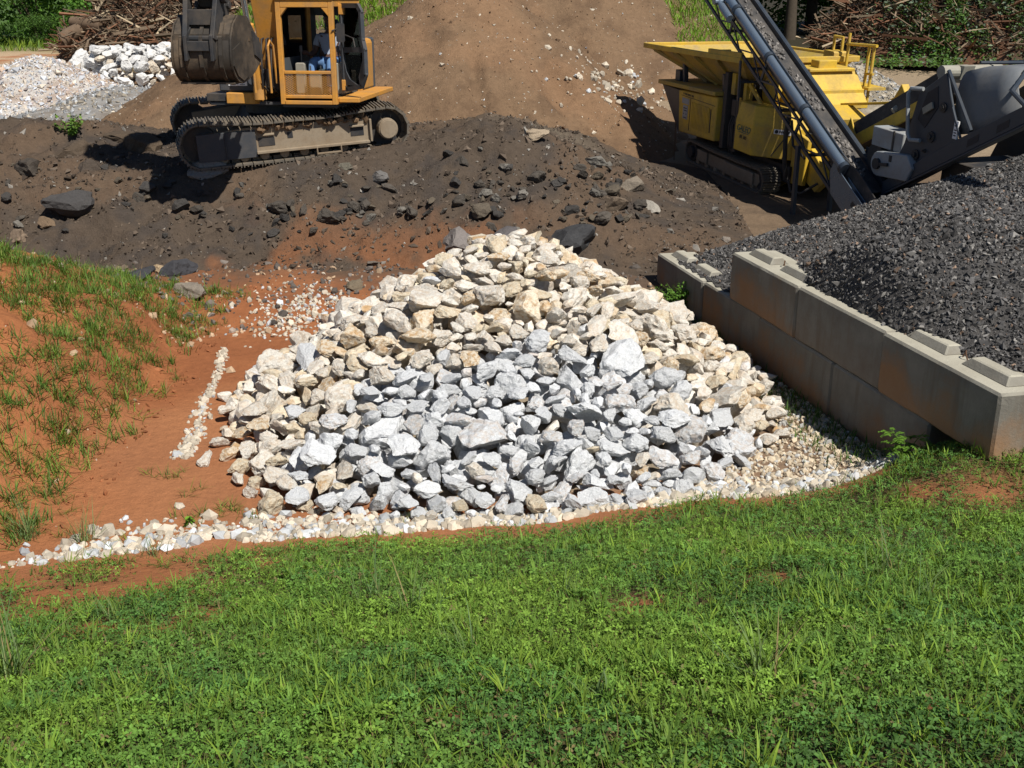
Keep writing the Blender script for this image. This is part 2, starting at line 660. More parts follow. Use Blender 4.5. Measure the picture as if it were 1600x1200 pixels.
def wall_sw(x, y):
    dx, dy = x - WX, y - WY
    return dx * WD[0] + dy * WD[1], dx * WN[0] + dy * WN[1]


def edge_y(x):
    return 8.42 + 0.2 * np.asarray(x, float) + 0.10 * np.clip(np.asarray(x, float) - 2.4, 0, 4) ** 2 + 0.16 * fbm(np.asarray(x, float) * 0.9, np.asarray(x) * 0 + 3.1, 3, 11)


def floor_z(x, y):
    return np.interp(y, [-20, 8, 14.5, 16.7, 20, 25, 36, 44, 60, 100, 450], [0, 0, 0.02, 0.2, 0.6, 0.9, 1.7, 2.2, 2.6, 3.0, 3.9])


# outline of the stone pile's foot, counter-clockwise
FOOT = np.array([(-2.05, 8.78), (-0.9, 8.60), (0.3, 8.64), (1.2, 8.90), (1.8, 9.22), (2.25, 9.8), (2.85, 11.2), (2.66, 13.2), (2.05, 14.7), (0.7, 15.4), (-1.0, 15.1), (-2.25, 13.7), (-3.15, 11.4), (-2.7, 10.0)])
APEX = np.array([-0.02, 12.75])
_fa = np.arctan2(FOOT[:, 1] - APEX[1], FOOT[:, 0] - APEX[0])
_fr = np.hypot(FOOT[:, 1] - APEX[1], FOOT[:, 0] - APEX[0])
_fo = np.argsort(_fa)
_fa, _fr = _fa[_fo], _fr[_fo]
_fa3 = np.concatenate([_fa - 2 * np.pi, _fa, _fa + 2 * np.pi])
_fr3 = np.concatenate([_fr, _fr, _fr])


def pile_h(x, y):
    """height of the finished stone pile over the floor"""
    dx = np.asarray(x, float) - APEX[0]
    dy = np.asarray(y, float) - APEX[1]
    a = np.arctan2(dy, dx)
    t = np.hypot(dx, dy) / np.interp(a, _fa3, _fr3)
    return np.clip(1.76 * (1.03 - np.sqrt(t * t + 0.016)), -0.5, 2)


def ground_z(x, y):
    x = np.asarray(x, float)
    y = np.asarray(y, float)
    z = floor_z(x, y) + 0.0
    z = z + 0.05 * fbm(x * 0.35, y * 0.35, 3, 2) * sstep(12, 18, y) + 0.012 * fbm(x * 1.7, y * 1.7, 3, 5)
    # grass bank in front
    t = edge_y(x) - y
    b = 0.3 * np.log1p(np.exp(np.clip(t / 0.25, -30, 30))) * 0.25 / 1.0
    b = b * (1 + 0.02 * t) + 0.05 * fbm(x * 0.8, y * 0.8, 3, 21) * sstep(0, 1.0, t)
    z = z + np.clip(b, 0, 3.2)
    z = z + 0.40 * np.exp(-((np.clip(x, None, 4.1) - 4.1) / 0.85) ** 2 - ((y - 8.85) / 0.75) ** 2)
    # red clay bank on the left
    toe = -4.0 + 0.25 * fbm(x * 0 + 1.0, y * 0.55, 3, 31) - 0.45 * sstep(12.5, 15.5, y) - 0.2 * sstep(9.5, 7.5, y)
    w = toe - x
    cb = 2.15 * (1 - np.exp(-np.clip(w, 0, None) * 0.42)) * sstep(0.0, 0.7, w)
    cb = cb * sstep(6.6, 10.2, y) * (1 - sstep(13.2, 17.2, y))
    cb = cb * (1 + 0.14 * fbm(x * 1.3, y * 1.3, 4, 33)) + (0.08 * fbm(x * 3.5, y * 3.5, 3, 35) + 0.03 * np.abs(fbm(x * 8, y * 8, 3, 36))) * sstep(0.1, 0.6, w) * sstep(7.5, 9.5, y) * (1 - sstep(13.5, 16, y))
    z = z + cb
    # rise under the stone pile, hidden by the stones
    core = pile_h(x, y) - 0.40
    z = np.maximum(z, core)
    # ruts on the right-hand floor
    z = z + 0.03 * np.sin((y + 0.15 * x) * 9.0) * sstep(3.0, 4.0, x) * sstep(17.5, 18.5, y) * (1 - sstep(20.5, 22, y)) * (0.3 + vnoise(x * 1.2, y * 2.0, seed=44))
    return z


def berm_h(x, y):
    """dark ridge the excavator stands on; height over the floor"""
    x = np.asarray(x, float)
    y = np.asarray(y, float)
    hb = np.interp(x, [-24, -15, -11, -9, -6, -4, -1.5, 0, 1.0, 2.0, 3.0, 3.8, 4.7], [0.0, 0.75, 1.0, 1.15, 1.12, 1.12, 1.3, 1.36, 1.14, 0.74, 0.34, 0.12, -0.1])
    sh = sstep(16.5 + 0.5 * fbm(x * 0.5, x * 0, 3, 50), 19.7, y) * (1 - sstep(21.8, 25.2, y))
    lump = 0.18 * fbm(x * 1.5, y * 1.5, 4, 51) + 0.22 * np.abs(fbm(x * 2.6, y * 2.6, 4, 53, 0.6)) + 0.13 * np.abs(fbm(x * 6.5, y * 6.5, 3, 54)) - 0.08
    pad = np.exp(-(((x + 4.2) / 2.6) ** 4 + ((y - 20.6) / 1.9) ** 4))
    extra = 0.42 * np.exp(-(((x + 9.6) / 1.2) ** 2 + ((y - 20.6) / 0.7) ** 2)) + 0.38 * np.exp(-(((x + 7.7) / 0.9) ** 2 + ((y - 21.0) / 0.7) ** 2)) + 0.22 * np.exp(-(((x + 0.3) / 1.2) ** 2 + ((y - 20.4) / 0.9) ** 2))
    return hb * sh + (lump * 0.9 + extra) * np.clip(hb, 0, 1) * sstep(16.1, 17.8, y) * (1 - sstep(23, 25, y)) * (1 - 0.85 * pad) - 0.1 * (hb < 0.02)


def berm_z(x, y):
    return floor_z(x, y) - 0.03 + berm_h(x, y)


def cone(x, y, cx, cy, top, slope, ex=1.0, ey=1.0, rnd=0.6, rill=0.0, seed=60):
    dx, dy = (x - cx) / ex, (y - cy) / ey
    r = np.sqrt(dx * dx + dy * dy)
    a = np.arctan2(dy, dx)
    z = top - slope * (np.sqrt(r * r + rnd * rnd) - rnd)
    if rill:
        z = z - rill * sstep(0.5, 3.0, r) * np.clip(vnoise(a * 9 + 40, r * 0.25, seed=seed) - 0.45, 0, 1) * 2
    return z


def mound_z(x, y):
    x = np.asarray(x, float)
    y = np.asarray(y, float)
    A = cone(x, y, -5.6, 29.6, 3.55, 0.62, 1.15, 1.0, 1.2, 0.16, 61)
    Bm = cone(x, y, -1.3, 29.2, 4.7, 0.70, 1.02, 1.0, 0.9, 0.28, 63)
    Cm = cone(x, y, 1.0, 42.0, 8.4, 0.74, 0.94, 0.92, 1.5, 0.2, 65)
    D = cone(x, y, -4.5, 39.0, 5.0, 0.5, 1.2, 1.0, 1.5, 0.1, 67)
    k = 0.25
    s = np.stack([A, Bm, Cm, D])
    mx = s.max(0)
    z = mx + k * np.log(np.exp((s - mx) / k).sum(0)) - k * 0.1
    rl = np.clip(vnoise(x * 1.4 + 0.25 * y, y * 0.30 + 3, seed=73) - 0.55, 0, 1)
    return z + 0.12 * fbm(x * 1.2, y * 1.2, 4, 70) + 0.12 * fbm(x * 0.4, y * 0.4, 2, 72) + 0.08 * np.abs(fbm(x * 4, y * 4, 3, 71)) - 0.35 * rl


def millings_z(x, y):
    x = np.asarray(x, float)
    y = np.asarray(y, float)
    s, w = wall_sw(x, y)
    rise = 1.15 + 0.42 * np.clip(w - 0.40, -0.4, None) + 0.1 * fbm(x * 0.8, y * 0.8, 3, 80) + 0.72 * np.exp(-((s - 2.7) / 1.25) ** 2) * sstep(-0.06, 0.5, w)
    top = 2.20 + 0.10 * fbm(x * 0.9, y * 0.9, 3, 81) + 0.10 * np.sin(x * 1.9 + 0.6)
    toe = 16.75 + 0.42 * (x - 2.6)
    far = 0.15 + 0.85 * (toe - y) + 0.08 * fbm(x * 1.4, y * 1.4, 3, 82)
    # at the far end the wall is only one block high: the chips lie low there
    low = 0.62 + 0.55 * np.clip(s + 0.25, 0, None) + 0.30 * np.clip(w - 0.3, 0, None)
    k = 0.08
    near = 0.2 + 0.8 * (y - 7.55)
    st = np.stack([rise, top, far, low, near])
    mn = st.min(0)
    z = mn - k * np.log(np.exp(-(st - mn) / k).sum(0))
    return z


def millings_inside(x, y):
    s, w = wall_sw(x, y)
    return (w > 0.13) & (s > -2.3) & ((s < 5.25) | (w > 0.75))


def gravel_cone_z(x, y):
    return cone(x, y, -12.9, 31.2, 2.78, 0.60, 1.1, 1.0, 0.5) + 0.05 * fbm(x * 1.5, y * 1.5, 3, 90)


def grey_heap_z(x, y):
    return cone(x, y, -10.3, 30.2, 2.0, 0.27, 1.0, 1.0, 0.8) + 0.12 * fbm(x * 0.9, y * 0.9, 4, 91)


def pale_mound_z(x, y):
    return cone(x, y, 9.75, 33.2, 2.55, 0.60, 1.0, 1.0, 0.35) + 0.03 * fbm(x * 2, y * 2, 3, 92)


def surf_z(x, y):
    """top of whatever ground or heap lies at (x, y)"""
    x = np.asarray(x, float)
    y = np.asarray(y, float)
    z = np.maximum(ground_z(x, y), berm_z(x, y))
    z = np.maximum(z, np.where(y > 21, mound_z(x, y), -9))
    z = np.maximum(z, np.where(y > 25, np.maximum(np.maximum(gravel_cone_z(x, y), grey_heap_z(x, y)), pale_mound_z(x, y)), -9))
    z = np.maximum(z, np.where(millings_inside(x, y), millings_z(x, y), -9))
    return z


def hit(u, v, zf=surf_z, y0=2.5, y1=60.0):
    """where the sight line through a photo pixel meets the ground"""
    Y = np.concatenate([np.linspace(y0, 20, 700), np.linspace(20, y1, 900)])
    r = ray(u, v)
    X = r[0] / r[1] * Y
    Z = CAMZ + r[2] / r[1] * Y
    g = zf(X, Y)
    k = np.argmax(g >= Z)
    return np.array([X[k], Y[k], g[k]])


def mixcol(a, b, f):
    f = np.asarray(f)[..., None]
    return a * (1 - f) + np.array(b) * f


def ground_color(x, y):
    n1 = fbm(x * 0.9, y * 0.9, 5, 100) * 0.5 + 0.5
    n2 = fbm(x * 2.6, y * 2.6, 5, 101, 0.65) * 0.5 + 0.5
    n3 = fbm(x * 0.35, y * 0.35, 4, 102) * 0.5 + 0.5
    c = np.zeros(x.shape + (3,)) + np.array([0.325, 0.125, 0.050])
    c = mixcol(c, (0.235, 0.085, 0.036), sstep(0.35, 0.7, n1) * 0.75)                     # damper clay
    c = mixcol(c, (0.36, 0.165, 0.078), sstep(0.45, 0.75, n3) * 0.5)                   # sandy film
    # darker, mixed ground behind the stones
    back = sstep(15.0, 17.0, y - 0.5 * sstep(-1, -4, x) + 1.6 * (n1 - 0.5) + 0.9 * (n2 - 0.5))
    c = mixcol(c, (0.105, 0.068, 0.045), back * sstep(0.25, 0.6, n2 + 0.2))
    c = mixcol(c, (0.24, 0.095, 0.04), back * sstep(0.60, 0.74, n1) * (1 - sstep(17, 18, y)) * 0.6)
    rb = sstep(1.2, 2.6, x + 0.8 * (n1 - 0.5)) * sstep(12.8, 14.2, y)
    c = mixcol(c, (0.10, 0.075, 0.055), rb * sstep(0.2, 0.5, n2))
    # right-hand floor
    rf = sstep(2.2, 3.4, x) * sstep(17.2, 18.6, y)
    c = mixcol(c, (0.15, 0.105, 0.068), rf)
    c = mixcol(c, (0.10, 0.072, 0.05), rf * sstep(0.5, 0.7, n2) * 0.7)
    tan = sstep(0.5, 2.0, x) * sstep(23.5, 26, y)
    c = mixcol(c, (0.27, 0.205, 0.135), tan)
    # left-hand floor, sandy
    lf = sstep(-6, -8, x) * sstep(21.5, 24, y)
    c = mixcol(c, (0.42, 0.30, 0.19), lf)
    c = mixcol(c, (0.33, 0.15, 0.075), lf * sstep(0.5, 0.68, n1))
    # far ground
    far = sstep(44, 50, y)
    c = mixcol(c, (0.07, 0.12, 0.03), far * sstep(4, -2, x))
    c = mixcol(c, (0.035, 0.03, 0.018), sstep(43, 49, y) * sstep(5, 8, x))
    # gravelly pad right of the pile
    pad = sstep(1.6, 2.4, x + 0.5 * (n1 - 0.5)) * (1 - sstep(11.2, 12.4, y)) * sstep(-0.1, 0.1, y - edge_y(x))
    c = mixcol(c, (0.21, 0.155, 0.105), pad * 0.85)
    # clay bank
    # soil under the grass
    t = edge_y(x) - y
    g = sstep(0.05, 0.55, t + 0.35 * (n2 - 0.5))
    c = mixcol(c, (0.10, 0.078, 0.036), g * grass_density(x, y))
    # under the stones
    core = sstep(0.12, 0.3, pile_h(x, y))
    c = mixcol(c, (0.26, 0.21, 0.15), core)
    return c


_BARE = [(1210, 903, 0.16), (1000, 945, 0.17), (985, 960, 0.1), (1545, 776, 0.34), (1440, 770, 0.16), (760, 985, 0.06), (590, 985, 0.07), (690, 1120, 0.08), (260, 985, 0.16), (320, 960, 0.2), (150, 985, 0.2),
         (60, 965, 0.25), (420, 880, 0.18), (700, 850, 0.07), (1480, 1110, 0.1), (250, 905, 0.3), (120, 930, 0.28)]
_BAREW = []


def grass_density(x, y):
    t = edge_y(x) - y
    n = fbm(x * 1.9, y * 1.9, 4, 120) * 0.5 + 0.5
    d = sstep(0.0, 0.35, t + 0.5 * (n - 0.5))
    # thin, patchy on the left edge of the bank
    thin = sstep(-1.6, -3.0, x + 0.6 * (n - 0.5)) * (1 - sstep(0.8, 1.9, t))
    d = d * (1 - thin * sstep(0.62, 0.42, n) * 0.95) * (1 - 0.3 * thin)
    for bx, by, br in _BAREW:
        q = ((x - bx) / br) ** 2 + ((y - by) / (br * 1.1)) ** 2
        d = d * (1 - 0.97 * np.exp(-q * (0.45 + 0.9 * n)))
    return np.clip(d, 0, 1)


for u_, v_, r_ in _BARE:
    p_ = hit(u_, v_, ground_z, 2.0, 14)
    _BAREW.append((p_[0], p_[1], r_))


def grid_mesh(name, xs, ys, zf, cf, keep=None):
    X, Y = np.meshgrid(xs, ys)
    Z = zf(X, Y)
    return grid_xyz(name, X, Y, Z, cf(X, Y), keep(X, Y, Z) if keep else None)


def grid_xyz(name, X, Y, Z, C, K=None):
    h, w = X.shape
    V = np.stack([X, Y, Z], -1).reshape(-1, 3)
    i = np.arange(h * w).reshape(h, w)
    Q = np.stack([i[:-1, :-1], i[:-1, 1:], i[1:, 1:], i[1:, :-1]], -1)
    if K is not None:
        kk = K[:-1, :-1] | K[:-1, 1:] | K[1:, 1:] | K[1:, :-1]
        Q = Q[kk]
    Q = Q.reshape(-1, 4)
    used = np.unique(Q)
    re = np.full(h * w, -1)
    re[used] = np.arange(len(used))
    return mesh_np(name, V[used], re[Q], C.reshape(-1, 3)[used], True)


# one sheet of ground, fanning out to the horizon
ysr = np.concatenate([np.linspace(-7, 2.4, 18), np.arange(2.5, 17, 0.055), 17 + (np.linspace(0, 1, 170) ** 1.35) * 29, np.geomspace(46.5, 450, 40)])
us = np.linspace(-1, 1, 311)
Xg = us[None, :] * (0.60 * (ysr[:, None] + 6.5))
Yg = np.repeat(ysr[:, None], len(us), 1)
gme = grid_xyz('ground', Xg, Yg, ground_z(Xg, Yg), ground_color(Xg, Yg))
g_o = link('ground', gme, None, 'ground_soil')
tag(g_o, 'red clay and brown dirt floor of the yard with a grassed bank in front', 'ground', kind='structure')


def berm_color(x, y):
    n1 = fbm(x * 0.9, y * 0.9, 5, 130) * 0.5 + 0.5
    n2 = fbm(x * 3.0, y * 3.0, 5, 131, 0.65) * 0.5 + 0.5
    c = np.zeros(x.shape + (3,)) + np.array([0.080, 0.060, 0.044])
    c = mixcol(c, (0.055, 0.046, 0.04), sstep(0.45, 0.65, n2) * 0.7)
    c = mixcol(c, (0.125, 0.082, 0.052), sstep(0.5, 0.7, n1) * 0.6)
    c = mixcol(c, (0.19, 0.082, 0.038), sstep(0.50, 0.68, n1 + 0.2 * (n2 - 0.5)) * (1 - sstep(17.0, 18.6, y)) * (1 - sstep(-1, 1.0, x)) * 0.9)
    c = mixcol(c, (0.20, 0.165, 0.12), np.exp(-(((x - 0.3) / 1.3) ** 2 + ((y - 21.3) / 0.6) ** 2)) * 0.6)
    return c


bme = grid_mesh('soil_berm', np.arange(-24, 4.9, 0.085), np.concatenate([np.arange(15.8, 20.5, 0.055), np.arange(20.5, 25.6, 0.09)]), berm_z, berm_color, lambda X, Y, Z: Z > ground_z(X, Y) - 0.06)
o = link('soil_berm', bme, None, 'pile_soil')
tag(o, 'long ridge of dark broken soil and asphalt under the excavator', 'soil ridge', kind='stuff')


def mound_color(x, y):
    n1 = fbm(x * 0.6, y * 0.6, 5, 140) * 0.5 + 0.5
    n2 = fbm(x * 2.4, y * 2.4, 5, 141, 0.6) * 0.5 + 0.5
    c = np.zeros(x.shape + (3,)) + np.array([0.175, 0.112, 0.066])
    c = mixcol(c, (0.115, 0.072, 0.043), sstep(0.42, 0.68, n2) * 0.75)
    c = mixcol(c, (0.23, 0.135, 0.075), sstep(0.52, 0.72, n1) * 0.6)
    c = mixcol(c, (0.28, 0.125, 0.06), sstep(36.5, 40, y) * 0.5)
    gr = sstep(35.5, 38.5, y + 2 * (n1 - 0.5)) * np.maximum(sstep(-0.5, -3, x), sstep(4.0, 6.0, x))
    c = mixcol(c, (0.09, 0.10, 0.035), gr * 0.8)
    return c


mme = grid_mesh('soil_mound', np.arange(-16, 14.5, 0.13), np.concatenate([np.arange(20.5, 35, 0.10), np.arange(35, 56, 0.25)]), mound_z, mound_color, lambda X, Y, Z: Z > floor_z(X, Y) - 0.15)
o = link('soil_mound', mme, None, 'pile_soil')
tag(o, 'tall brown mound of loose soil behind the excavator', 'soil mound', kind='stuff')


def heap(name, label, cat, zf, x0, x1, y0, y1, step, base, dark, seed):
    def cf(x, y):
        n = fbm(x * 2.5, y * 2.5, 4, seed) * 0.5 + 0.5
        return mixcol(np.zeros(x.shape + (3,)) + np.array(base), dark, sstep(0.4, 0.7, n))
    me = grid_mesh(name, np.arange(x0, x1, step), np.arange(y0, y1, step), zf, cf, lambda X, Y, Z: Z > floor_z(X, Y) - 0.12)
    o = link(name, me, None, 'pile_soil')
    tag(o, label, cat, kind='stuff')
    return o


heap('gravel_heap', 'cone-shaped heap of pale pinkish white gravel at the yard edge', 'gravel heap', gravel_cone_z, -17.5, -8, 26.5, 36, 0.09, (0.46, 0.43, 0.395), (0.36, 0.29, 0.24), 150)
heap('rubble_heap', 'low heap of grey gravel in front of the white rocks', 'gravel heap', grey_heap_z, -16, -4, 25, 35.5, 0.09, (0.26, 0.25, 0.235), (0.19, 0.165, 0.14), 151)
heap('pale_gravel_mound', 'small pale gravel mound behind the yellow crusher', 'gravel heap', pale_mound_z, 7.4, 13, 29.8, 36.5, 0.07, (0.34, 0.30, 0.235), (0.22, 0.19, 0.14), 152)


def mill_color(x, y):
    n = fbm(x * 3, y * 3, 4, 153) * 0.5 + 0.5
    return mixcol(np.zeros(x.shape + (3,)) + np.array([0.075, 0.071, 0.068]), (0.10, 0.092, 0.084), sstep(0.4, 0.7, n))


me = grid_mesh('asphalt_millings', np.arange(1.6, 13.5, 0.06), np.arange(6.8, 21.5, 0.06), lambda x, y: millings_z(x, y) + 0.012 * fbm(x * 9, y * 9, 3, 155), mill_color,
               lambda X, Y, Z: millings_inside(X, Y) & (Z > ground_z(X, Y) - 0.08))
mill_o = link('asphalt_millings', me, None, 'pile_soil')
tag(mill_o, 'big dark heap of crushed asphalt chips held by the block wall', 'asphalt heap', kind='stuff')

# ------------------------------------------------------------------ concrete block wall


def block_mesh(name, L, seed):
    r = random.Random(seed)
    mb = MB()
    c = 0.022
    # body: long chamfered prism; the ends are chamfered by inset rings
    prof = [(c, 0), (BH - c, 0), (BH, c), (BH, BH - c), (BH - c, BH), (c, BH), (0, BH - c), (0, c)]
    prof_in = [(min(max(p[0], c), BH - c), min(max(p[1], c), BH - c)) for p in prof]
    g = 0.006
    rings = [(g, prof_in), (g + c, prof), (L - g - c, prof), (L - g, prof_in)]
    v, f = [], []
    for x, p in rings:
        v += [(x, q[0], q[1]) for q in p]
    n = 8
    for k in range(3):
        f += [(k * n + i, k * n + (i + 1) % n, (k + 1) * n + (i + 1) % n, (k + 1) * n + i) for i in range(n)]
    f += [tuple(range(n - 1, -1, -1)), tuple(range(3 * n, 4 * n))]
    mb.add(v, f)
    me = mb.mesh(name)
    bm = bmesh.new()
    bm.from_mesh(me)
    bmesh.ops.triangulate(bm, faces=[q for q in bm.faces if len(q.verts) > 4])
    bmesh.ops.subdivide_edges(bm, edges=[e for e in bm.edges if e.calc_length() > 0.3], cuts=7, use_grid_fill=True)
    co = np.array([q.co[:] for q in bm.verts])
    nz = (vnoise(co[:, 0] * 7, co[:, 1] * 7, co[:, 2] * 7, seed) - 0.5)
    edge = ((np.minimum(co[:, 1], BH - co[:, 1]) < c * 1.3).astype(float) + (np.minimum(co[:, 2], BH - co[:, 2]) < c * 1.3)) > 1
    for q, d, e in zip(bm.verts, nz, edge):
        dirv = (Vector((L / 2, BH / 2, BH / 2)) - q.co).normalized()
        if e:
            q.co += dirv * (0.016 * abs(d) * 2)
        else:
            q.co += dirv * (0.004 * d)
    bm.to_mesh(me)
    bm.free()
    me.update()
    return me


def key_mesh(L):
    mb = MB()
    w0, w1, h = 0.13, 0.06, 0.075
    for a0, a1 in ((0.14, L / 2 - 0.11), (L / 2 + 0.11, L - 0.14)):
        y = BH / 2 - 0.02
        mb.hexa([(a0, y - w0, BH - 0.004), (a1, y - w0, BH - 0.004), (a1, y + w0, BH - 0.004), (a0, y + w0, BH - 0.004),
                 (a0 + 0.07, y - w1, BH + h), (a1 - 0.07, y - w1, BH + h), (a1 - 0.07, y + w1, BH + h), (a0 + 0.07, y + w1, BH + h)])
    return mb.mesh('locking_key', bevel=0.012)


def loop_mesh(L):
    mb = MB()
    y = BH / 2 - 0.02
    pts = []
    for k in range(9):
        t = math.pi * k / 8
        pts.append((L / 2 - 0.05 * math.cos(t), y + 0.02 * math.sin(t * 2), BH - 0.02 + 0.095 * math.sin(t)))
    mb.tube(pts, 0.0065, 6)
    return mb.mesh('lifting_loop', True)


KEY, LOOP = key_mesh(BL), loop_mesh(BL)
blocks = [
    (0.0, 1, True, 0.5, 'upper concrete block at the far end of the wall with rusty lifting loop'),
    (BL, 1, True, 0.12, 'upper concrete block half buried by dark chips, middle of the wall'),
    (2 * BL, 1, True, 0.55, 'large upper concrete block nearest the camera with a clay-stained end'),
    (-0.5 * BL - BL, 0, False, 0.5, 'low concrete block standing alone at the far end of the wall'),
    (-0.5 * BL, 0, False, 0.6, 'lower concrete block stained orange under the far upper block'),
    (0.5 * BL, 0, False, 0.55, 'lower concrete block with rounded clay stains, second from the far end under the wall'),
    (1.5 * BL, 0, False, 0.35, 'lower grey concrete block behind the ferny weed'),
]
for k, (s0, lev, keys, stain, lab) in enumerate(blocks):
    off = (0.012 * math.sin(k * 2.1)) + (0.0 if lev else 0.012)
    px = WX + WD[0] * s0 + WN[0] * off
    py = WY + WD[1] * s0 + WN[1] * off
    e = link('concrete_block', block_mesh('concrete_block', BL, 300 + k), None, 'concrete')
    e.location = (px, py, lev * BH * 1.002)
    e.rotation_euler = (0, 0, WYAW + 0.006 * math.sin(k * 1.7))
    e.color = (1, 1, 1, stain)
    tag(e, lab, 'concrete block', 'blocks of the retaining wall')
    if keys or k == 3:
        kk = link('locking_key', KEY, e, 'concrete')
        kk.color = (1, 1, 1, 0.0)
        link('lifting_loop', LOOP, e, 'rusty_wire')

# ------------------------------------------------------------------ the stone pile
STONE = []
SH_WORD = ['blocky', 'long', 'flat', 'wedge-shaped', 'rounded']
for k in range(30):
    kind = k % 5
    r_ = np.random.default_rng(900 + k)
    axes = {0: (1, r_.uniform(0.8, 0.95), r_.uniform(0.7, 0.9)), 1: (1, r_.uniform(0.5, 0.62), r_.uniform(0.45, 0.6)), 2: (1, r_.uniform(0.75, 0.95), r_.uniform(0.4, 0.5)),
            3: (1, r_.uniform(0.65, 0.8), r_.uniform(0.55, 0.7)), 4: (1, r_.uniform(0.8, 1), r_.uniform(0.7, 0.85))}[kind]
    pl = {0: 10, 1: 11, 2: 11, 3: 9, 4: 20}[kind]
    V, Fc = stone_shape(900 + k, 4, pl, 0.05, axes, {0: 0.42, 1: 0.42, 2: 0.45, 3: 0.32, 4: 0.58}[kind])
    V2, F2 = stone_shape(900 + k, 2, pl, 0.05, axes, {0: 0.42, 1: 0.42, 2: 0.45, 3: 0.32, 4: 0.58}[kind])
    me = mesh_np('stone_shape', V, Fc)
    me.materials.append(MATS['riprap_object'])
    STONE.append(dict(V=V, F=Fc, V2=V2, F2=F2, me=me, kind=kind))


def pack(target, x0, x1, y0, y1, cell, base, size_fn, stop, maxn, r, kinds=None):
    """drop stones one after the other onto whatever lies there until the heap has its shape"""
    xs = np.arange(x0, x1, cell)
    ys = np.arange(y0, y1, cell)
    X, Y = np.meshgrid(xs, ys)
    H = base(X, Y)
    T = target(X, Y)
    D = T - H
    ok = T > 0.02
    D[~ok] = -1
    out = []
    ny, nx = H.shape
    fails = np.zeros(H.shape, int)
    for it in range(maxn):
        m = D.max()
        if m < stop:
            break
        cand = np.flatnonzero(D.ravel() > max(stop, 0.62 * m))
        c0 = int(cand[r.integers(len(cand))])
        jy, jx = divmod(c0, nx)
        R_ = size_fn(r, D[jy, jx], xs[jx], ys[jy], it)
        k = int(r.integers(len(STONE)))
        Rm = rotmats(1, r)[0]
        # prefer lying on the flat side
        if r.random() < 0.65:
            a = r.uniform(0, 2 * math.pi)
            ca, sa = math.cos(a), math.sin(a)
            t1, t2 = r.normal(0, 0.3, 2)
            Rz = np.array([[ca, -sa, 0], [sa, ca, 0], [0, 0, 1]])
            Rx = np.array([[1, 0, 0], [0, math.cos(t1), -math.sin(t1)], [0, math.sin(t1), math.cos(t1)]])
            Ry = np.array([[math.cos(t2), 0, math.sin(t2)], [0, 1, 0], [-math.sin(t2), 0, math.cos(t2)]])
            Rm = Rz @ Rx @ Ry
        W = (STONE[k]['V'] @ Rm.T) * R_
        gx = np.floor(W[:, 0] / cell + 0.5).astype(int)
        gy = np.floor(W[:, 1] / cell + 0.5).astype(int)
        ex, ey = gx.max(), gy.max()
        nx0, ny0 = gx.min(), gy.min()
        w, h = ex - nx0 + 1, ey - ny0 + 1
        lo = np.full((h, w), 9.0)
        hi = np.full((h, w), -9.0)
        np.minimum.at(lo, (gy - ny0, gx - nx0), W[:, 2])
        np.maximum.at(hi, (gy - ny0, gx - nx0), W[:, 2])
        msk = hi > -8
        best = None
        for t in range(5):
            ox = jx + (0 if t == 0 else int(r.integers(-3, 4)))
            oy = jy + (0 if t == 0 else int(r.integers(-3, 4)))
            a0, b0 = oy + ny0, ox + nx0
            if a0 < 0 or b0 < 0 or a0 + h > ny or b0 + w > nx:
                continue
            gap = (H[a0:a0 + h, b0:b0 + w] - lo)[msk]
            z0 = np.partition(gap, int(len(gap) * 0.90))[int(len(gap) * 0.90)]
            score = z0 - 0.3 * T[oy, ox]
            if best is None or score < best[0]:
                best = (score, z0, a0, b0, ox, oy)
        if best is None:
            D[jy, jx] = -1
            continue
        _, z0, a0, b0, ox, oy = best
        over = z0 + hi.max() - T[a0:a0 + h, b0:b0 + w].max()
        if over > 0.55 * R_ + 0.02:
            fails[jy, jx] += 1
            if fails[jy, jx] >= 2:
                D[jy, jx] = -1
            else:
                D[jy, jx] *= 0.9
            continue
        sub = H[a0:a0 + h, b0:b0 + w]
        sub[msk] = np.maximum(sub[msk], (hi + z0)[msk])
        D[a0:a0 + h, b0:b0 + w] = np.where(ok[a0:a0 + h, b0:b0 + w], T[a0:a0 + h, b0:b0 + w] - sub, -1)
        if D[jy, jx] > stop:
            D[jy, jx] *= 0.8
        out.append((k, np.array([xs[ox], ys[oy], z0]), Rm, R_))
    return out, (xs, ys, H)


def visible_px(items, scale=0.5):
    """rough count of photo pixels each stone shows"""
    w, h = int(1600 * scale), int(1200 * scale)
    ids, us_, vs_, ds_ = [], [], [], []
    for i, (k, P, Rm, R_) in enumerate(items):
        W = (STONE[k]['V'] @ Rm.T) * R_ + P
        u, v, d = project(W)
        ids.append(np.full(len(W), i))
        us_.append(u)
        vs_.append(v)
        ds_.append(d)
    ids = np.concatenate(ids)
    u = np.concatenate(us_) * scale
    v = np.concatenate(vs_) * scale
    d = np.concatenate(ds_)
    ok = (u > 1) & (u < w - 2) & (v > 1) & (v < h - 2)
    ids, u, v, d = ids[ok], u[ok].astype(int), v[ok].astype(int), d[ok]
    order = np.argsort(-d)
    buf = np.full((h, w), -1, int)
    buf[v[order], u[order]] = ids[order]
    return np.bincount(buf[buf >= 0], minlength=len(items))


rs = np.random.default_rng(41)


def pile_target(x, y):
    return pile_h(x, y) + 0.04 * fbm(x * 1.3, y * 1.3, 3, 160)


def pile_size(r, deficit, x, y, it):
    R_ = float(np.clip(r.lognormal(math.log(0.118), 0.31), 0.06, 0.235))
    if deficit < 0.2:
        R_ = min(R_, 0.085 + 0.45 * deficit)
    return R_


stones, (pxs, pys, PH) = pack(pile_target, -3.9, 3.6, 8.0, 16.0, 0.03, lambda X, Y: ground_z(X, Y) - 0.02, pile_size, 0.05, 14000, rs)
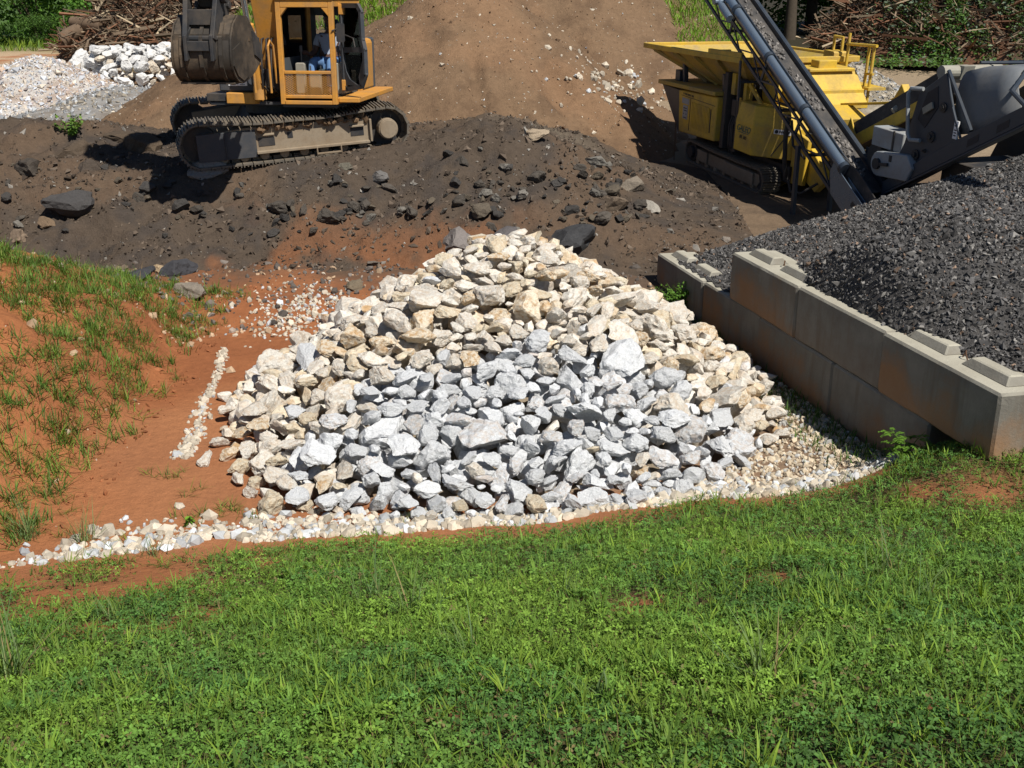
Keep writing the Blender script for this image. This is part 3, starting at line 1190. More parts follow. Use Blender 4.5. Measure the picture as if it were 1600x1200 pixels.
# stones lying loose around the foot (photo pixel, radius)
loose = [(320, 713, 0.135), (412, 741, 0.06), (368, 632, 0.19), (352, 618, 0.10), (395, 692, 0.15), (388, 597, 0.17), (415, 572, 0.24), (430, 712, 0.16), (1176, 654, 0.10), (1189, 622, 0.17), (1162, 627, 0.11), (1200, 686, 0.09),
         (1150, 582, 0.15), (1160, 708, 0.16), (1105, 735, 0.2), (1078, 748, 0.12), (520, 495, 0.17), (400, 640, 0.13), (1116, 548, 0.11), (1205, 640, 0.10)]
for (u_, v_, R_) in loose:
    p = hit(u_, v_ + R_ * 70, ground_z, 6, 20)
    k = int(rs.integers(len(STONE)))
    a = rs.uniform(0, 6.28)
    Rm = np.array([[math.cos(a), -math.sin(a), 0], [math.sin(a), math.cos(a), 0], [0, 0, 1]])
    W = (STONE[k]['V'] @ Rm.T) * R_
    zg = float(ground_z(p[0], p[1]))
    gi, gj = int((p[1] - 8.0) / 0.03), int((p[0] + 3.9) / 0.03)
    if 0 <= gi < PH.shape[0] and 0 <= gj < PH.shape[1] and PH[gi, gj] > zg + 0.12:
        continue
    stones.append((k, np.array([p[0], p[1], zg - W[:, 2].min() - 0.03]), Rm, R_))
vis = visible_px(stones)
order = np.argsort(-vis)
single = set(order[:300].tolist())


def stone_color(P, r):
    u, v, _ = project(P)
    u, v = u[0], v[0]
    g = v + 14 * r.normal() - np.interp(u, [380, 440, 480, 560, 640, 760, 870, 960, 1060, 1150, 1220], [900, 770, 690, 612, 578, 562, 532, 556, 604, 668, 720])
    grey = r.random() < ((0.92 if u > 560 else 0.62) if g > 0 else 0.015)
    if grey:
        b = r.uniform(0.62, 0.80)
        c = np.array([b * 0.97, b * 0.992, b * 1.012])
        st = 0.04 if r.random() < 0.8 else 0.35
        name = 'blue-grey'
        if b > 0.75:
            name = 'light grey'
    else:
        b = r.uniform(0.66, 0.82)
        q = r.random()
        if q < 0.68:
            c, st, name = np.array([b * 1.01, b * 0.955, b * 0.85]), 0.38, 'pale cream'
        elif q < 0.85:
            c, st, name = np.array([b * 0.97, b * 0.86, b * 0.66]), 0.45, 'tan'
        else:
            c, st, name = np.array([b * 1.0, b * 0.88, b * 0.69]), 0.85, 'orange-stained'
    return c, st, name


def zone_words(u, v):
    rows = [(420, 'at crest'), (480, 'below crest'), (545, 'high'), (610, 'midway'), (675, 'below middle'), (735, 'low'), (2000, 'at foot')]
    cols = [(430, 'on far left'), (560, 'on left'), (690, 'left of centre'), (810, 'in centre'), (930, 'right of centre'), (1060, 'on right'), (5000, 'on far right')]
    a = next(w for t, w in rows if v < t)
    b = next(w for t, w in cols if u < t)
    return a + ' ' + b


joined = []
for i, (k, P, Rm, R_) in enumerate(stones):
    c, st, cname = stone_color(P, rs)
    if i in single:
        o = link('riprap_stone', STONE[k]['me'])
        M = Matrix([list(Rm[0] * R_) + [P[0]], list(Rm[1] * R_) + [P[1]], list(Rm[2] * R_) + [P[2]], [0, 0, 0, 1]])
        o.matrix_world = M
        o.color = (*c, st)
        u, v, _ = project(P)
        size = 'small' if R_ < 0.11 else 'medium' if R_ < 0.17 else 'large' if R_ < 0.235 else 'huge'
        tag(o, '%s %s %s stone %s of stone pile' % (size, SH_WORD[STONE[k]['kind']], cname, zone_words(u[0], v[0])), 'stone', 'stones of the big stone pile')
    elif vis[i] > 0 or R_ < 0.14:
        joined.append((k, P, Rm, R_, c, st))
Vs, Fs, Cs = [], [], []
nb = 0
for k, P, Rm, R_, c, st in joined:
    V2 = STONE[k]['V2']
    Vs.append((V2 @ Rm.T) * R_ + P)
    Fs.append(STONE[k]['F2'] + nb)
    Cs.append(np.tile([*c, st], (len(V2), 1)))
    nb += len(V2)
o = link('stone_rubble', mesh_np('stone_rubble', np.concatenate(Vs), np.concatenate(Fs), np.concatenate(Cs)), None, 'riprap_joined')
tag(o, 'smaller cream and grey stones wedged between the large ones of the pile', 'stones', kind='stuff')
print('stones', len(stones), 'joined', len(joined), 'smallest single vis', vis[order[299]])

# far white rock pile
WR = (-11.2, 34.8)


def far_target(x, y):
    r = np.sqrt(((x - WR[0]) / 3.0) ** 2 + ((y - WR[1]) / 2.2) ** 2)
    return floor_z(x, y) + np.where(r < 1, 1.22 * np.clip(1.15 - r * r * 1.15, 0, 1), -5)


far_stones, _ = pack(far_target, -15.5, -7.0, 31.5, 38.0, 0.06, lambda X, Y: np.maximum(floor_z(X, Y), far_target(X, Y) - 0.42), lambda r, d, x, y, i: float(np.clip(r.lognormal(math.log(0.185), 0.32), 0.11, 0.36)), 0.10, 3500, rs)
fv = visible_px(far_stones, 1.0)
for i, (k, P, Rm, R_) in enumerate(far_stones):
    if fv[i] < 12:
        continue
    o = link('white_rock', STONE[k]['me'])
    o.matrix_world = Matrix([list(Rm[0] * R_) + [P[0]], list(Rm[1] * R_) + [P[1]], list(Rm[2] * R_) + [P[2]], [0, 0, 0, 1]])
    b = rs.uniform(0.64, 0.80)
    tanq = rs.random() < 0.2
    o.color = (b, b * (0.9 if tanq else 0.99), b * (0.74 if tanq else 0.96), 0.35 if tanq else 0.06)
    u, v, _ = project(P)
    row = 'on top' if v[0] < 88 else 'midway' if v[0] < 115 else 'low down' if v[0] < 140 else 'at foot'
    cl = 'at outer end' if u[0] < 165 else 'on left half' if u[0] < 205 else 'on right half' if u[0] < 245 else 'beside bucket'
    tag(o, '%s %s %s rock %s %s of far pile' % ('small' if R_ < 0.16 else 'large' if R_ > 0.23 else 'middling', SH_WORD[STONE[k]['kind']], 'tan-faced white' if tanq else 'white', row, cl), 'rock', 'rocks of the far white rock pile')

# ------------------------------------------------------------------ gravel
CH0 = [chip_shape(2000 + k, 0) for k in range(10)]
CH1 = [chip_shape(2100 + k, 1) for k in range(10)]


def greycream(n, r, lo=0.4, hi=0.68, warm=0.6):
    b = r.uniform(lo, hi, n)[:, None]
    w = r.random(n)[:, None] < warm
    return np.where(w, b * np.array([1.0, 0.88, 0.70]), b * np.array([0.95, 0.98, 1.0]))


rg = np.random.default_rng(77)


def lay(name, label, xy, size, cols, shapes, mat='chips', zf=ground_z, sink=0.25, cat='gravel', lift=None):
    z = zf(xy[:, 0], xy[:, 1])
    P = np.column_stack([xy, z + size * (0.5 - sink)])
    if lift is not None:
        P[:, 2] += lift
    o = scatter(name, shapes, P, size, cols, mat, r=rg)
    tag(o, label, cat, kind='stuff')
    return o


# strip of white gravel along the foot of the bank
xs_, ys_ = [], []
n = 3600
x = rg.uniform(-4.6, 3.0, n)
wid = np.interp(x, [-4.6, -3.6, -2.2, -1.0, 0.5, 3.0], [0.25, 0.55, 0.62, 0.5, 0.34, 0.3])
y = edge_y(x) + np.interp(x, [-4.6, -3, -1.5, 3], [0.0, 0.08, 0.14, 0.10]) + wid * np.abs(rg.normal(0.2, 0.42, n))
nn = vnoise(x * 2.5, y * 2.5, seed=210)
keep = (nn > 0.32) | (x > -2.2)
keep &= rg.random(n) < np.interp(x, [-4.5, -4.0, -3.3, -2.6], [0.0, 0.12, 0.6, 1.0])
keep &= (pile_h(x, y) < 0.12)
xy = np.column_stack([x, y])[keep]
sz = np.clip(rg.lognormal(math.log(0.027), 0.5, len(xy)), 0.010, 0.085)
lay('white_gravel', 'strip of white gravel along the foot of the grass bank', xy, sz, greycream(len(xy), rg, 0.30, 0.64, 0.75), CH1, sink=0.45)
# right-hand gravel apron
n = 8200
x = rg.uniform(1.2, 4.6, n)
y = edge_y(x) + 0.05 + rg.random(n) ** 1.35 * 3.4
s_, w_ = wall_sw(x, y)
keep = (w_ < -0.02) & (pile_h(x, y) < 0.15) & (y < 12.5)
keep &= (vnoise(x * 1.6, y * 1.6, seed=211) > 0.25) | (y < 10.4)
xy = np.column_stack([x, y])[keep]
sz = np.clip(rg.lognormal(math.log(0.021), 0.35, len(xy)), 0.010, 0.055)
lay('gravel_apron', 'brownish white gravel between the stone pile and the block wall', xy, sz, greycream(len(xy), rg, 0.34, 0.62, 0.75) * np.array([1.0, 0.95, 0.87]), CH1)
# small ridge of gravel in front of the wall end
n = 620
x = rg.uniform(2.7, 5.6, n)
y = edge_y(x) + 0.02 + np.abs(rg.normal(0.02, 0.12, n))
xy = np.column_stack([x, y])
sz = np.clip(rg.lognormal(math.log(0.036), 0.3, n), 0.015, 0.07)
lay('gravel_ridge', 'line of pale gravel at the grass edge below the block wall', xy, sz, greycream(n, rg, 0.32, 0.58, 0.6), CH1)
# trail of pebbles on the clay
pl = np.array([hit(a, b, ground_z, 6, 20)[:2] for a, b in ((352, 545), (338, 590), (318, 640), (300, 690), (284, 716))])
t = rg.random(330)
ti = t * (len(pl) - 1)
i0 = np.clip(ti.astype(int), 0, len(pl) - 2)
xy = pl[i0] + (pl[i0 + 1] - pl[i0]) * (ti - i0)[:, None] + np.column_stack([rg.normal(0, 0.05, 330) * np.interp(t, [0, 0.3, 0.7, 1], [0.6, 0.5, 1.3, 1.0]), rg.normal(0, 0.04, 330)])
sz = np.clip(rg.lognormal(math.log(0.026), 0.35, 330), 0.010, 0.06)
lay('pebble_trail', 'narrow trail of white pebbles crossing the red clay', xy, sz, greycream(330, rg, 0.34, 0.58, 0.85), CH1, sink=0.4)
# pebble patch left behind the pile
c0 = hit(468, 487, ground_z, 6, 25)[:2]
xy = c0 + np.column_stack([rg.normal(0, 0.36, 520), rg.normal(0, 0.62, 520)])
sz = np.clip(rg.lognormal(math.log(0.024), 0.4, 520), 0.010, 0.06)
lay('pebble_patch', 'patch of pale pebbles beside the upper left of the stone pile', xy, sz, greycream(520, rg, 0.36, 0.62, 0.8), CH1)
# grit all over the floor
n = 5200
v_ = rg.uniform(395, 640, n)
x = rg.uniform(-6.5, 4.0, n)
y = 9.0 + rg.random(n) ** 0.75 * 8.5
keep = (pile_h(x, y) < 0.05) & (y > edge_y(x) + 0.4) & ((vnoise(x * 1.1, y * 1.1, seed=214) > 0.55) | (y > 14.5))
s_, w_ = wall_sw(x, y)
keep &= ~((w_ > -0.05) & (s_ > -2.4))
keep &= (y > 13.5) | (rg.random(n) < 0.08)
xy = np.column_stack([x, y])[keep]
sz = np.clip(rg.lognormal(math.log(0.020), 0.55, len(xy)), 0.006, 0.085)
dk = (xy[:, 1] > 14.3)[:, None] & (rg.random(len(xy)) < 0.8)[:, None]
cc = np.where(dk, rg.uniform(0.05, 0.2, (len(xy), 1)) * np.array([1.05, 0.9, 0.78]), greycream(len(xy), rg, 0.3, 0.5, 0.9) * np.array([1.0, 0.8, 0.65]))
lay('floor_rubble', 'scattered small stones and grit on the yard floor', xy, sz, cc, CH1, cat='rubble')

# clods of clay on the bank
n = 4200
x = rg.uniform(-9.0, -3.7, n)
y = rg.uniform(8.2, 16.2, n)
k = vnoise(x * 1.4, y * 1.4, seed=216) > 0.36
xy = np.column_stack([x, y])[k]
sz = np.clip(rg.lognormal(math.log(0.014), 0.6, len(xy)), 0.005, 0.07)
cc = rg.uniform(0.7, 1.2, (len(xy), 1)) * np.array([0.27, 0.105, 0.046])
wt = rg.random(len(xy)) < 0.03
cc[wt] = np.array([0.42, 0.33, 0.24])
lay('clay_clods', 'small clods of red clay lying on the bank', xy, sz, cc, CH0, cat='clods')

# dark chips of the millings heap
n = 190000
x = rg.uniform(1.8, 11.5, n)
y = rg.uniform(7.6, 18.6, n)
u, v, d = project(np.column_stack([x, y, millings_z(x, y)]))
keep = millings_inside(x, y) & (millings_z(x, y) > ground_z(x, y) - 0.03) & (u > 960) & (u < 1900)
s_, w_ = wall_sw(x, y)
keep &= ~((w_ < 0.60) & (s_ > -0.02) & (millings_z(x, y) < 1.215))
keep &= ~((w_ < 0.60) & (s_ <= 0) & (millings_z(x, y) < 0.60))
xy = np.column_stack([x, y])[keep]
sz = np.clip(rg.lognormal(math.log(0.0190), 0.40, len(xy)), 0.007, 0.055)
b = rg.uniform(0.03, 0.145, len(xy))[:, None]
cc = b * np.array([1.0, 0.96, 0.93])
hi_ = rg.random(len(xy))
cc[hi_ < 0.10] = (rg.uniform(0.15, 0.28, ((hi_ < 0.10).sum(), 1)) * np.array([1.0, 0.95, 0.88]))
cc[(hi_ > 0.10) & (hi_ < 0.14)] *= np.array([2.2, 1.6, 1.2])
ch = lay('asphalt_chips', 'loose chips covering the dark crushed asphalt heap', xy, sz, cc, CH0, zf=millings_z, cat='asphalt chips')
print('chips', len(xy))
# spill around the far low block
# far gravel heaps
for name, lab, zf, bx, cnt, size, lo, hi, warm in (
        ('heap_gravel', 'pinkish white stones covering the cone-shaped gravel heap', gravel_cone_z, (-17, -9, 27, 33.5), 14000, 0.034, 0.34, 0.72, 0.4),
        ('heap_rubble', 'grey stones and white scraps on the low gravel heap', grey_heap_z, (-15, -5, 25.5, 33), 5200, 0.04, 0.18, 0.5, 0.35),
        ('mound_gravel', 'pale stones on the small mound behind the crusher', pale_mound_z, (8, 12.3, 31.2, 34), 3000, 0.035, 0.22, 0.5, 0.7)):
    x = rg.uniform(bx[0], bx[1], cnt)
    y = rg.uniform(bx[2], bx[3], cnt)
    keep = zf(x, y) > floor_z(x, y) - 0.03
    if name == 'heap_rubble':
        keep &= gravel_cone_z(x, y) < zf(x, y)
    xy = np.column_stack([x, y])[keep]
    sz = np.clip(rg.lognormal(math.log(size), 0.45, len(xy)), 0.012, 0.2)
    cc = greycream(len(xy), rg, lo, hi, warm)
    if name == 'heap_gravel':
        pk = rg.random(len(xy)) < 0.25
        cc[pk] *= np.array([0.85, 0.70, 0.62])
        cc = cc * np.array([1.0, 1.0, 1.04])
    lay(name, lab, xy, sz, cc, CH0, zf=zf)
# pebbles in the brown mound
n = 12000
x = rg.uniform(-10, 9, n)
y = rg.uniform(22.5, 40, n)
keep = mound_z(x, y) > floor_z(x, y) + 0.02
xy = np.column_stack([x, y])[keep]
sz = np.clip(rg.lognormal(math.log(0.017), 0.5, len(xy)), 0.008, 0.10)
q = (rg.random(len(xy)) < 0.45)[:, None]
cc = np.where(q, greycream(len(xy), rg, 0.34, 0.6, 0.9), rg.uniform(0.08, 0.2, (len(xy), 1)) * np.array([1.2, 0.75, 0.45]))
lay('mound_pebbles', 'pale pebbles and clods dotted over the brown soil mound', xy, sz, cc, CH0, zf=mound_z, cat='pebbles')
# scattered stones on the tan floor by the mound
cst = [hit(a, b, surf_z, 15, 60)[:2] for a, b in ((940, 128), (975, 132), (1000, 138), (905, 128), (955, 145), (930, 118), (985, 118))]
xy = np.concatenate([c + np.column_stack([rg.normal(0, 0.4, 26), rg.normal(0, 0.4, 26)]) for c in cst])
sz = np.clip(rg.lognormal(math.log(0.05), 0.55, len(xy)), 0.015, 0.16)
lay('floor_stones', 'scattered pale stones where the mound meets the tan floor', xy, sz, greycream(len(xy), rg, 0.3, 0.62, 0.85), CH1, zf=surf_z, cat='stones')

# clods and asphalt chunks on the berm
n = 24000
x = rg.uniform(-14, 4.2, n)
y = rg.uniform(15.9, 22.2, n)
bh_ = berm_h(x, y)
keep = (bh_ > 0.03) & ((vnoise(x * 1.3, y * 1.3, seed=230) > 0.38) | (rg.random(n) < 0.35))
xy = np.column_stack([x, y])[keep]
sz = np.clip(rg.lognormal(math.log(0.019), 0.62, len(xy)), 0.007, 0.09)
b = rg.uniform(0.035, 0.13, (len(xy), 1))
cc = b * np.array([1.15, 0.88, 0.66])
lt = rg.random(len(xy))
cc[lt < 0.07] = rg.uniform(0.14, 0.30, ((lt < 0.07).sum(), 1)) * np.array([1.0, 0.92, 0.8])
lay('berm_clods', 'dark clods and broken asphalt crumbs over the soil ridge', xy, sz, cc, CH0, zf=lambda a, b_: np.maximum(berm_z(a, b_), ground_z(a, b_)), cat='clods', sink=0.35)
CHUNK = []
for k in range(12):
    r_ = np.random.default_rng(3000 + k)
    V, Fc = stone_shape(3000 + k, 3, 12, 0.07, (1, r_.uniform(0.6, 0.95), r_.uniform(0.32, 0.62)), 0.42)
    me = mesh_np('chunk_shape', V, Fc)
    me.materials.append(MATS['riprap_object'])
    CHUNK.append((V, me))


def chunk(u, v, R_, col, label, group=None, yaw=None, tilt=0.25, shape=None, name='asphalt_chunk', cat='asphalt chunk', sink=0.28, stain=0.0, zf=surf_z):
    p = hit(u, v, zf, 6, 45)
    k = int(rs.integers(len(CHUNK))) if shape is None else shape
    V, me = CHUNK[k]
    o = link(name, me)
    a = rs.uniform(0, 6.28) if yaw is None else yaw
    E_ = Euler((rs.normal(0, tilt), rs.normal(0, tilt), a)).to_matrix()
    Rm = np.array(E_)
    W = (V @ Rm.T) * R_
    z = p[2] - W[:, 2].min() - sink * (W[:, 2].max() - W[:, 2].min())
    o.matrix_world = Matrix.Translation((p[0], p[1], z)) @ E_.to_4x4() @ Matrix.Scale(R_, 4)
    o.color = (*col, stain)
    tag(o, label, cat, group)
    return o


DARK = (0.075, 0.07, 0.068)
named = [
    (108, 328, 0.42, (0.07, 0.066, 0.064), 'large flat slab of dark asphalt on the left of the dirt floor', 'asphalt slab', 0.05, 'asphalt_slab'),
    (75, 352, 0.16, (0.20, 0.14, 0.09), 'brown rounded stone under the dark asphalt slab', 'stone', 0.2, 'stone'),
    (215, 437, 0.36, (0.055, 0.055, 0.06), 'blackish boulder beside the red clay bank', 'boulder', 0.1, 'boulder'),
    (278, 428, 0.34, (0.06, 0.06, 0.066), 'black rock with a pale broken face behind the rounded boulder', 'boulder', 0.1, 'boulder'),
    (255, 426, 0.17, (0.42, 0.31, 0.19), 'tan broken stone between the two black rocks', 'stone', 0.2, 'stone'),
    (296, 462, 0.31, (0.24, 0.205, 0.165), 'smooth rounded grey-brown boulder at the end of the clay bank', 'boulder', 0.05, 'boulder'),
    (328, 272, 0.36, (0.24, 0.22, 0.19), 'knobbly grey concrete lump under the excavator track', 'concrete lump', 0.1, 'concrete_lump'),
    (541, 262, 0.17, (0.17, 0.155, 0.12), 'flat olive-grey slab just below the excavator track', 'asphalt slab', 0.15, 'asphalt_slab'),
    (593, 280, 0.18, (0.17, 0.16, 0.15), 'upright round grey stone on the dark ridge', 'stone', 0.4, 'stone'),
    (900, 388, 0.40, (0.06, 0.06, 0.062), 'large black boulder behind the crest of the stone pile', 'boulder', 0.3, 'boulder'),
    (715, 385, 0.34, (0.22, 0.195, 0.18), 'grey boulder behind the left of the pile crest', 'boulder', 0.2, 'boulder'),
    (860, 385, 0.26, (0.10, 0.075, 0.06), 'brown boulder just behind the pile crest', 'boulder', 0.2, 'boulder'),
    (790, 378, 0.28, (0.12, 0.11, 0.11), 'dark grey boulder showing over the pile crest', 'boulder', 0.2, 'boulder'),
    (955, 325, 0.28, (0.16, 0.12, 0.085), 'large brown slab at the right end of the dark ridge', 'asphalt slab', 0.3, 'asphalt_slab'),
    (1017, 326, 0.19, (0.36, 0.33, 0.28), 'pale grey angular stone at the right toe of the dark ridge', 'stone', 0.4, 'stone'),
    (985, 295, 0.24, (0.24, 0.20, 0.155), 'tilted beige slab on the right slope of the dark ridge', 'asphalt slab', 0.4, 'asphalt_slab'),
    (840, 215, 0.22, (0.38, 0.30, 0.21), 'pale stone on top of the ridge below the brown mound', 'stone', 0.3, 'stone'),
    (1085, 388, 0.11, (0.36, 0.26, 0.18), 'small tan stone on the dark chips at the far end of the wall', 'stone', 0.3, 'stone'),
    (1135, 377, 0.09, (0.28, 0.24, 0.2), 'small grey stone beyond the upper end block', 'stone', 0.3, 'stone'),
    (1045, 300, 0.13, (0.20, 0.17, 0.13), 'small brown slab on the floor before the crusher', 'stone', 0.3, 'stone'),
    (553, 452, 0.15, (0.20, 0.16, 0.11), 'dull brown stone on the dirt left of the stone pile', 'stone', 0.3, 'stone'),
    (585, 415, 0.12, (0.19, 0.16, 0.13), 'small greyish stone on the orange dirt behind the pile', 'stone', 0.3, 'stone'),
    (30, 372, 0.26, (0.27, 0.20, 0.14), 'flat pinkish brown rock at the top of the clay bank', 'rock', 0.15, 'rock'),
    (112, 240, 0.46, (0.098, 0.072, 0.05), 'huge lump of brown soil on the ridge in front of the gravel heaps', 'soil lump', 0.15, 'soil_lump'),
    (225, 226, 0.40, (0.105, 0.077, 0.052), 'big sloping lump of soil left of the excavator', 'soil lump', 0.2, 'soil_lump'),
    (190, 217, 0.33, (0.095, 0.07, 0.048), 'brown soil lump between the two largest lumps', 'soil lump', 0.2, 'soil_lump'),
    (45, 262, 0.33, (0.075, 0.062, 0.05), 'dark lump of soil at the left end of the ridge', 'soil lump', 0.2, 'soil_lump'),
    (150, 262, 0.30, (0.082, 0.064, 0.05), 'dark soil lump below the huge lump on the ridge', 'soil lump', 0.2, 'soil_lump'),
]
for u_, v_, R_, c_, lab, cat_, tl, nm in named:
    chunk(u_, v_, R_, c_, lab, None, None, tl, None, nm, cat_, 0.62 if nm == 'soil_lump' else 0.35, 0.0)
tones = [((0.062, 0.057, 0.052), 'black'), ((0.095, 0.082, 0.068), 'dark brown'), ((0.14, 0.115, 0.085), 'brown'), ((0.19, 0.175, 0.15), 'grey')]
cnt = 0
tries = 0
while cnt < 190 and tries < 1600:
    tries += 1
    u_ = rs.uniform(420, 1030) if rs.random() < 0.8 else rs.uniform(5, 420)
    v_ = rs.uniform(262, 372) if rs.random() < 0.8 else rs.uniform(235, 262)
    if u_ > 850 and v_ < 255 or (u_ < 700 and v_ < 285 and u_ > 270):
        continue
    if vnoise(np.array([u_ / 60]), np.array([v_ / 30]), seed=240)[0] < 0.42:
        continue
    R_ = float(np.clip(rs.lognormal(math.log(0.078), 0.42), 0.045, 0.2))
    c_, tn = tones[int(rs.choice(4, p=[0.3, 0.4, 0.2, 0.1]))]
    f_ = rs.uniform(0.8, 1.2)
    band = 'top' if v_ < 285 else 'middle' if v_ < 325 else 'foot'
    side = 'far left ridge' if u_ < 300 else 'ridge below excavator' if u_ < 560 else 'ridge left of pile crest' if u_ < 720 else 'ridge behind pile crest' if u_ < 870 else 'right end of ridge'
    sz_ = 'small' if R_ < 0.08 else 'big' if R_ > 0.14 else 'mid-sized'
    chunk(u_, v_, R_, tuple(x * f_ for x in c_), '%s %s asphalt chunk at %s of %s' % (sz_, tn, band, side), 'broken asphalt chunks on the dark ridge', None, 0.35, None)
    cnt += 1

# ------------------------------------------------------------------ grass and weeds
rv = np.random.default_rng(99)


def blades(P, L, Wd, az, lean, curve, col, seg=2, twist=None):
    """curved tapering blades; returns V,F,C (vectorised). lean: angle from vertical at base, curve: added at tip"""
    n = len(P)
    dirx, diry = np.cos(az), np.sin(az)
    sx, sy = -diry, dirx
    Vs = []
    pos = P.copy()
    for k in range(seg + 1):
        t = k / seg
        w = Wd * (1 - t) ** 0.7 if k < seg else np.zeros(n)
        if k == 0:
            w = Wd * 0.55
        if k < seg:
            Vs.append(pos + np.column_stack([sx * w / 2, sy * w / 2, np.zeros(n)]))
            Vs.append(pos - np.column_stack([sx * w / 2, sy * w / 2, np.zeros(n)]))
        else:
            Vs.append(pos.copy())
        ang = lean + curve * (k + 0.5) / seg
        st = L / seg
        pos = pos + np.column_stack([dirx * np.sin(ang) * st, diry * np.sin(ang) * st, np.cos(ang) * st])
    m = 2 * seg + 1
    V = np.stack(Vs, 1).reshape(-1, 3)
    b = (np.arange(n) * m)[:, None]
    quads = [b + np.array([[2 * k, 2 * k + 1, 2 * k + 3, 2 * k + 2]]) for k in range(seg - 1)]
    tris = b + np.array([[2 * seg - 2, 2 * seg - 1, 2 * seg]])
    C = np.repeat(col, m, axis=0)
    return V, (np.concatenate(quads) if quads else np.zeros((0, 4), int)), tris, C


def leaflets(P, nrm, az, L, Wd, col):
    """diamond leaflets lying across normal nrm"""
    n = len(P)
    nrm = nrm / np.linalg.norm(nrm, axis=1)[:, None]
    a = np.column_stack([np.cos(az), np.sin(az), np.zeros(n)])
    t = a - nrm * (a * nrm).sum(1)[:, None]
    t /= np.linalg.norm(t, axis=1)[:, None] + 1e-9
    b = np.cross(nrm, t)
    V = np.stack([P, P + t * (L * 0.55)[:, None] + b * (Wd / 2)[:, None], P + t * L[:, None] - nrm * (L * 0.12)[:, None], P + t * (L * 0.55)[:, None] - b * (Wd / 2)[:, None]], 1).reshape(-1, 3)
    Fq = (np.arange(n) * 4)[:, None] + np.array([[0, 1, 2, 3]])
    return V, Fq, np.repeat(col, 4, axis=0)


class Veg:
    def __init__(self):
        self.V, self.Q, self.T, self.C, self.n = [], [], [], [], 0

    def blades(self, *a, **k):
        V, Q, T, C = blades(*a, **k)
        self.V.append(V)
        self.Q.append(Q + self.n)
        self.T.append(T + self.n)
        self.C.append(C)
        self.n += len(V)

    def leaves(self, *a):
        V, Q, C = leaflets(*a)
        self.V.append(V)
        self.Q.append(Q + self.n)
        self.C.append(C)
        self.n += len(V)

    def build(self, name, mat, parent=None):
        fs = [np.concatenate(self.Q)] if self.Q else []
        T = [t for t in self.T if len(t)]
        if T:
            fs.append(np.concatenate(T))
        return link(name, mesh_np(name, np.concatenate(self.V), fs, np.concatenate(self.C)), parent, mat)


def green(n, r, base=(0.075, 0.18, 0.028), var=0.35, yellow=0.35):
    c = np.array(base) * r.uniform(1 - var, 1 + var, (n, 1))
    y = r.random((n, 1)) * yellow
    return c * (1 + y * np.array([0.9, 0.35, 0.0]))


def bank_points(n, r, y0=2.6):
    """points on the bank in view"""
    out = []
    got = 0
    while got < n:
        m = 60000
        y = r.uniform(y0, 10.2, m)
        x = r.uniform(-1, 1, m) * (0.51 * y + 1.75)
        k = (y < edge_y(x) + 0.1) & (r.random(m) < grass_density(x, y)) & (r.random(m) < 0.45 + 1.3 * np.clip(fbm(x * 1.1, y * 1.1, 4, 345) * 0.5 + 0.32, 0, 1)) & (r.random(m) < np.clip(7.5 / (y + 1.2), 0, 1))
        out.append(np.column_stack([x[k], y[k]]))
        got += k.sum()
    return np.concatenate(out)[:n]


def on_ground(xy, dz=0.0):
    return np.column_stack([xy, ground_z(xy[:, 0], xy[:, 1]) + dz])


# low leafy cover (clover-like leaflets in threes)
vg = Veg()
n = 106000
xy = bank_points(n, rv)
tone = fbm(xy[:, 0] * 1.3, xy[:, 1] * 1.3, 4, 301)
pat = fbm(xy[:, 0] * 4, xy[:, 1] * 4, 3, 302) * 0.5 + 0.5
hgt = (0.012 + 0.085 * rv.random(n) ** 1.2) * (0.55 + 0.8 * pat)
P0 = on_ground(xy)
P0[:, 2] += hgt
base = np.where((tone > 0.05)[:, None], np.array([[0.104, 0.202, 0.034]]), np.array([[0.074, 0.160, 0.034]]))
cl = base * rv.uniform(0.5, 1.5, (n, 1)) * (0.85 + 0.5 * hgt / 0.1)[:, None]
big = fbm(xy[:, 0] * 0.75, xy[:, 1] * 0.75, 4, 303)
cl = cl * (1 + 0.5 * big)[:, None] * np.where((big > 0.08)[:, None], np.array([[1.14, 1.0, 0.85]]), 1.0)
dry = rv.random(n) < np.where(fbm(xy[:, 0] * 1.6, xy[:, 1] * 1.6, 3, 304) > 0.28, 0.08, 0.015)
cl[dry] = np.array([0.22, 0.18, 0.075]) * rv.uniform(0.6, 1.1, (dry.sum(), 1))
az0 = rv.uniform(0, 6.283, n)
nr = np.column_stack([rv.normal(0.1, 0.42, n), rv.normal(-0.12, 0.42, n), np.ones(n)])
for k in range(3):
    L = rv.uniform(0.012, 0.026, n)
    vg.leaves(P0, nr + rv.normal(0, 0.25, (n, 3)), az0 + k * 2.09 + rv.normal(0, 0.25, n), L, L * rv.uniform(0.45, 0.75, n), cl)
o = vg.build('bank_clover', 'grass_blades')
tag(o, 'dense low clover-like cover on the grass bank', 'ground cover', kind='stuff')

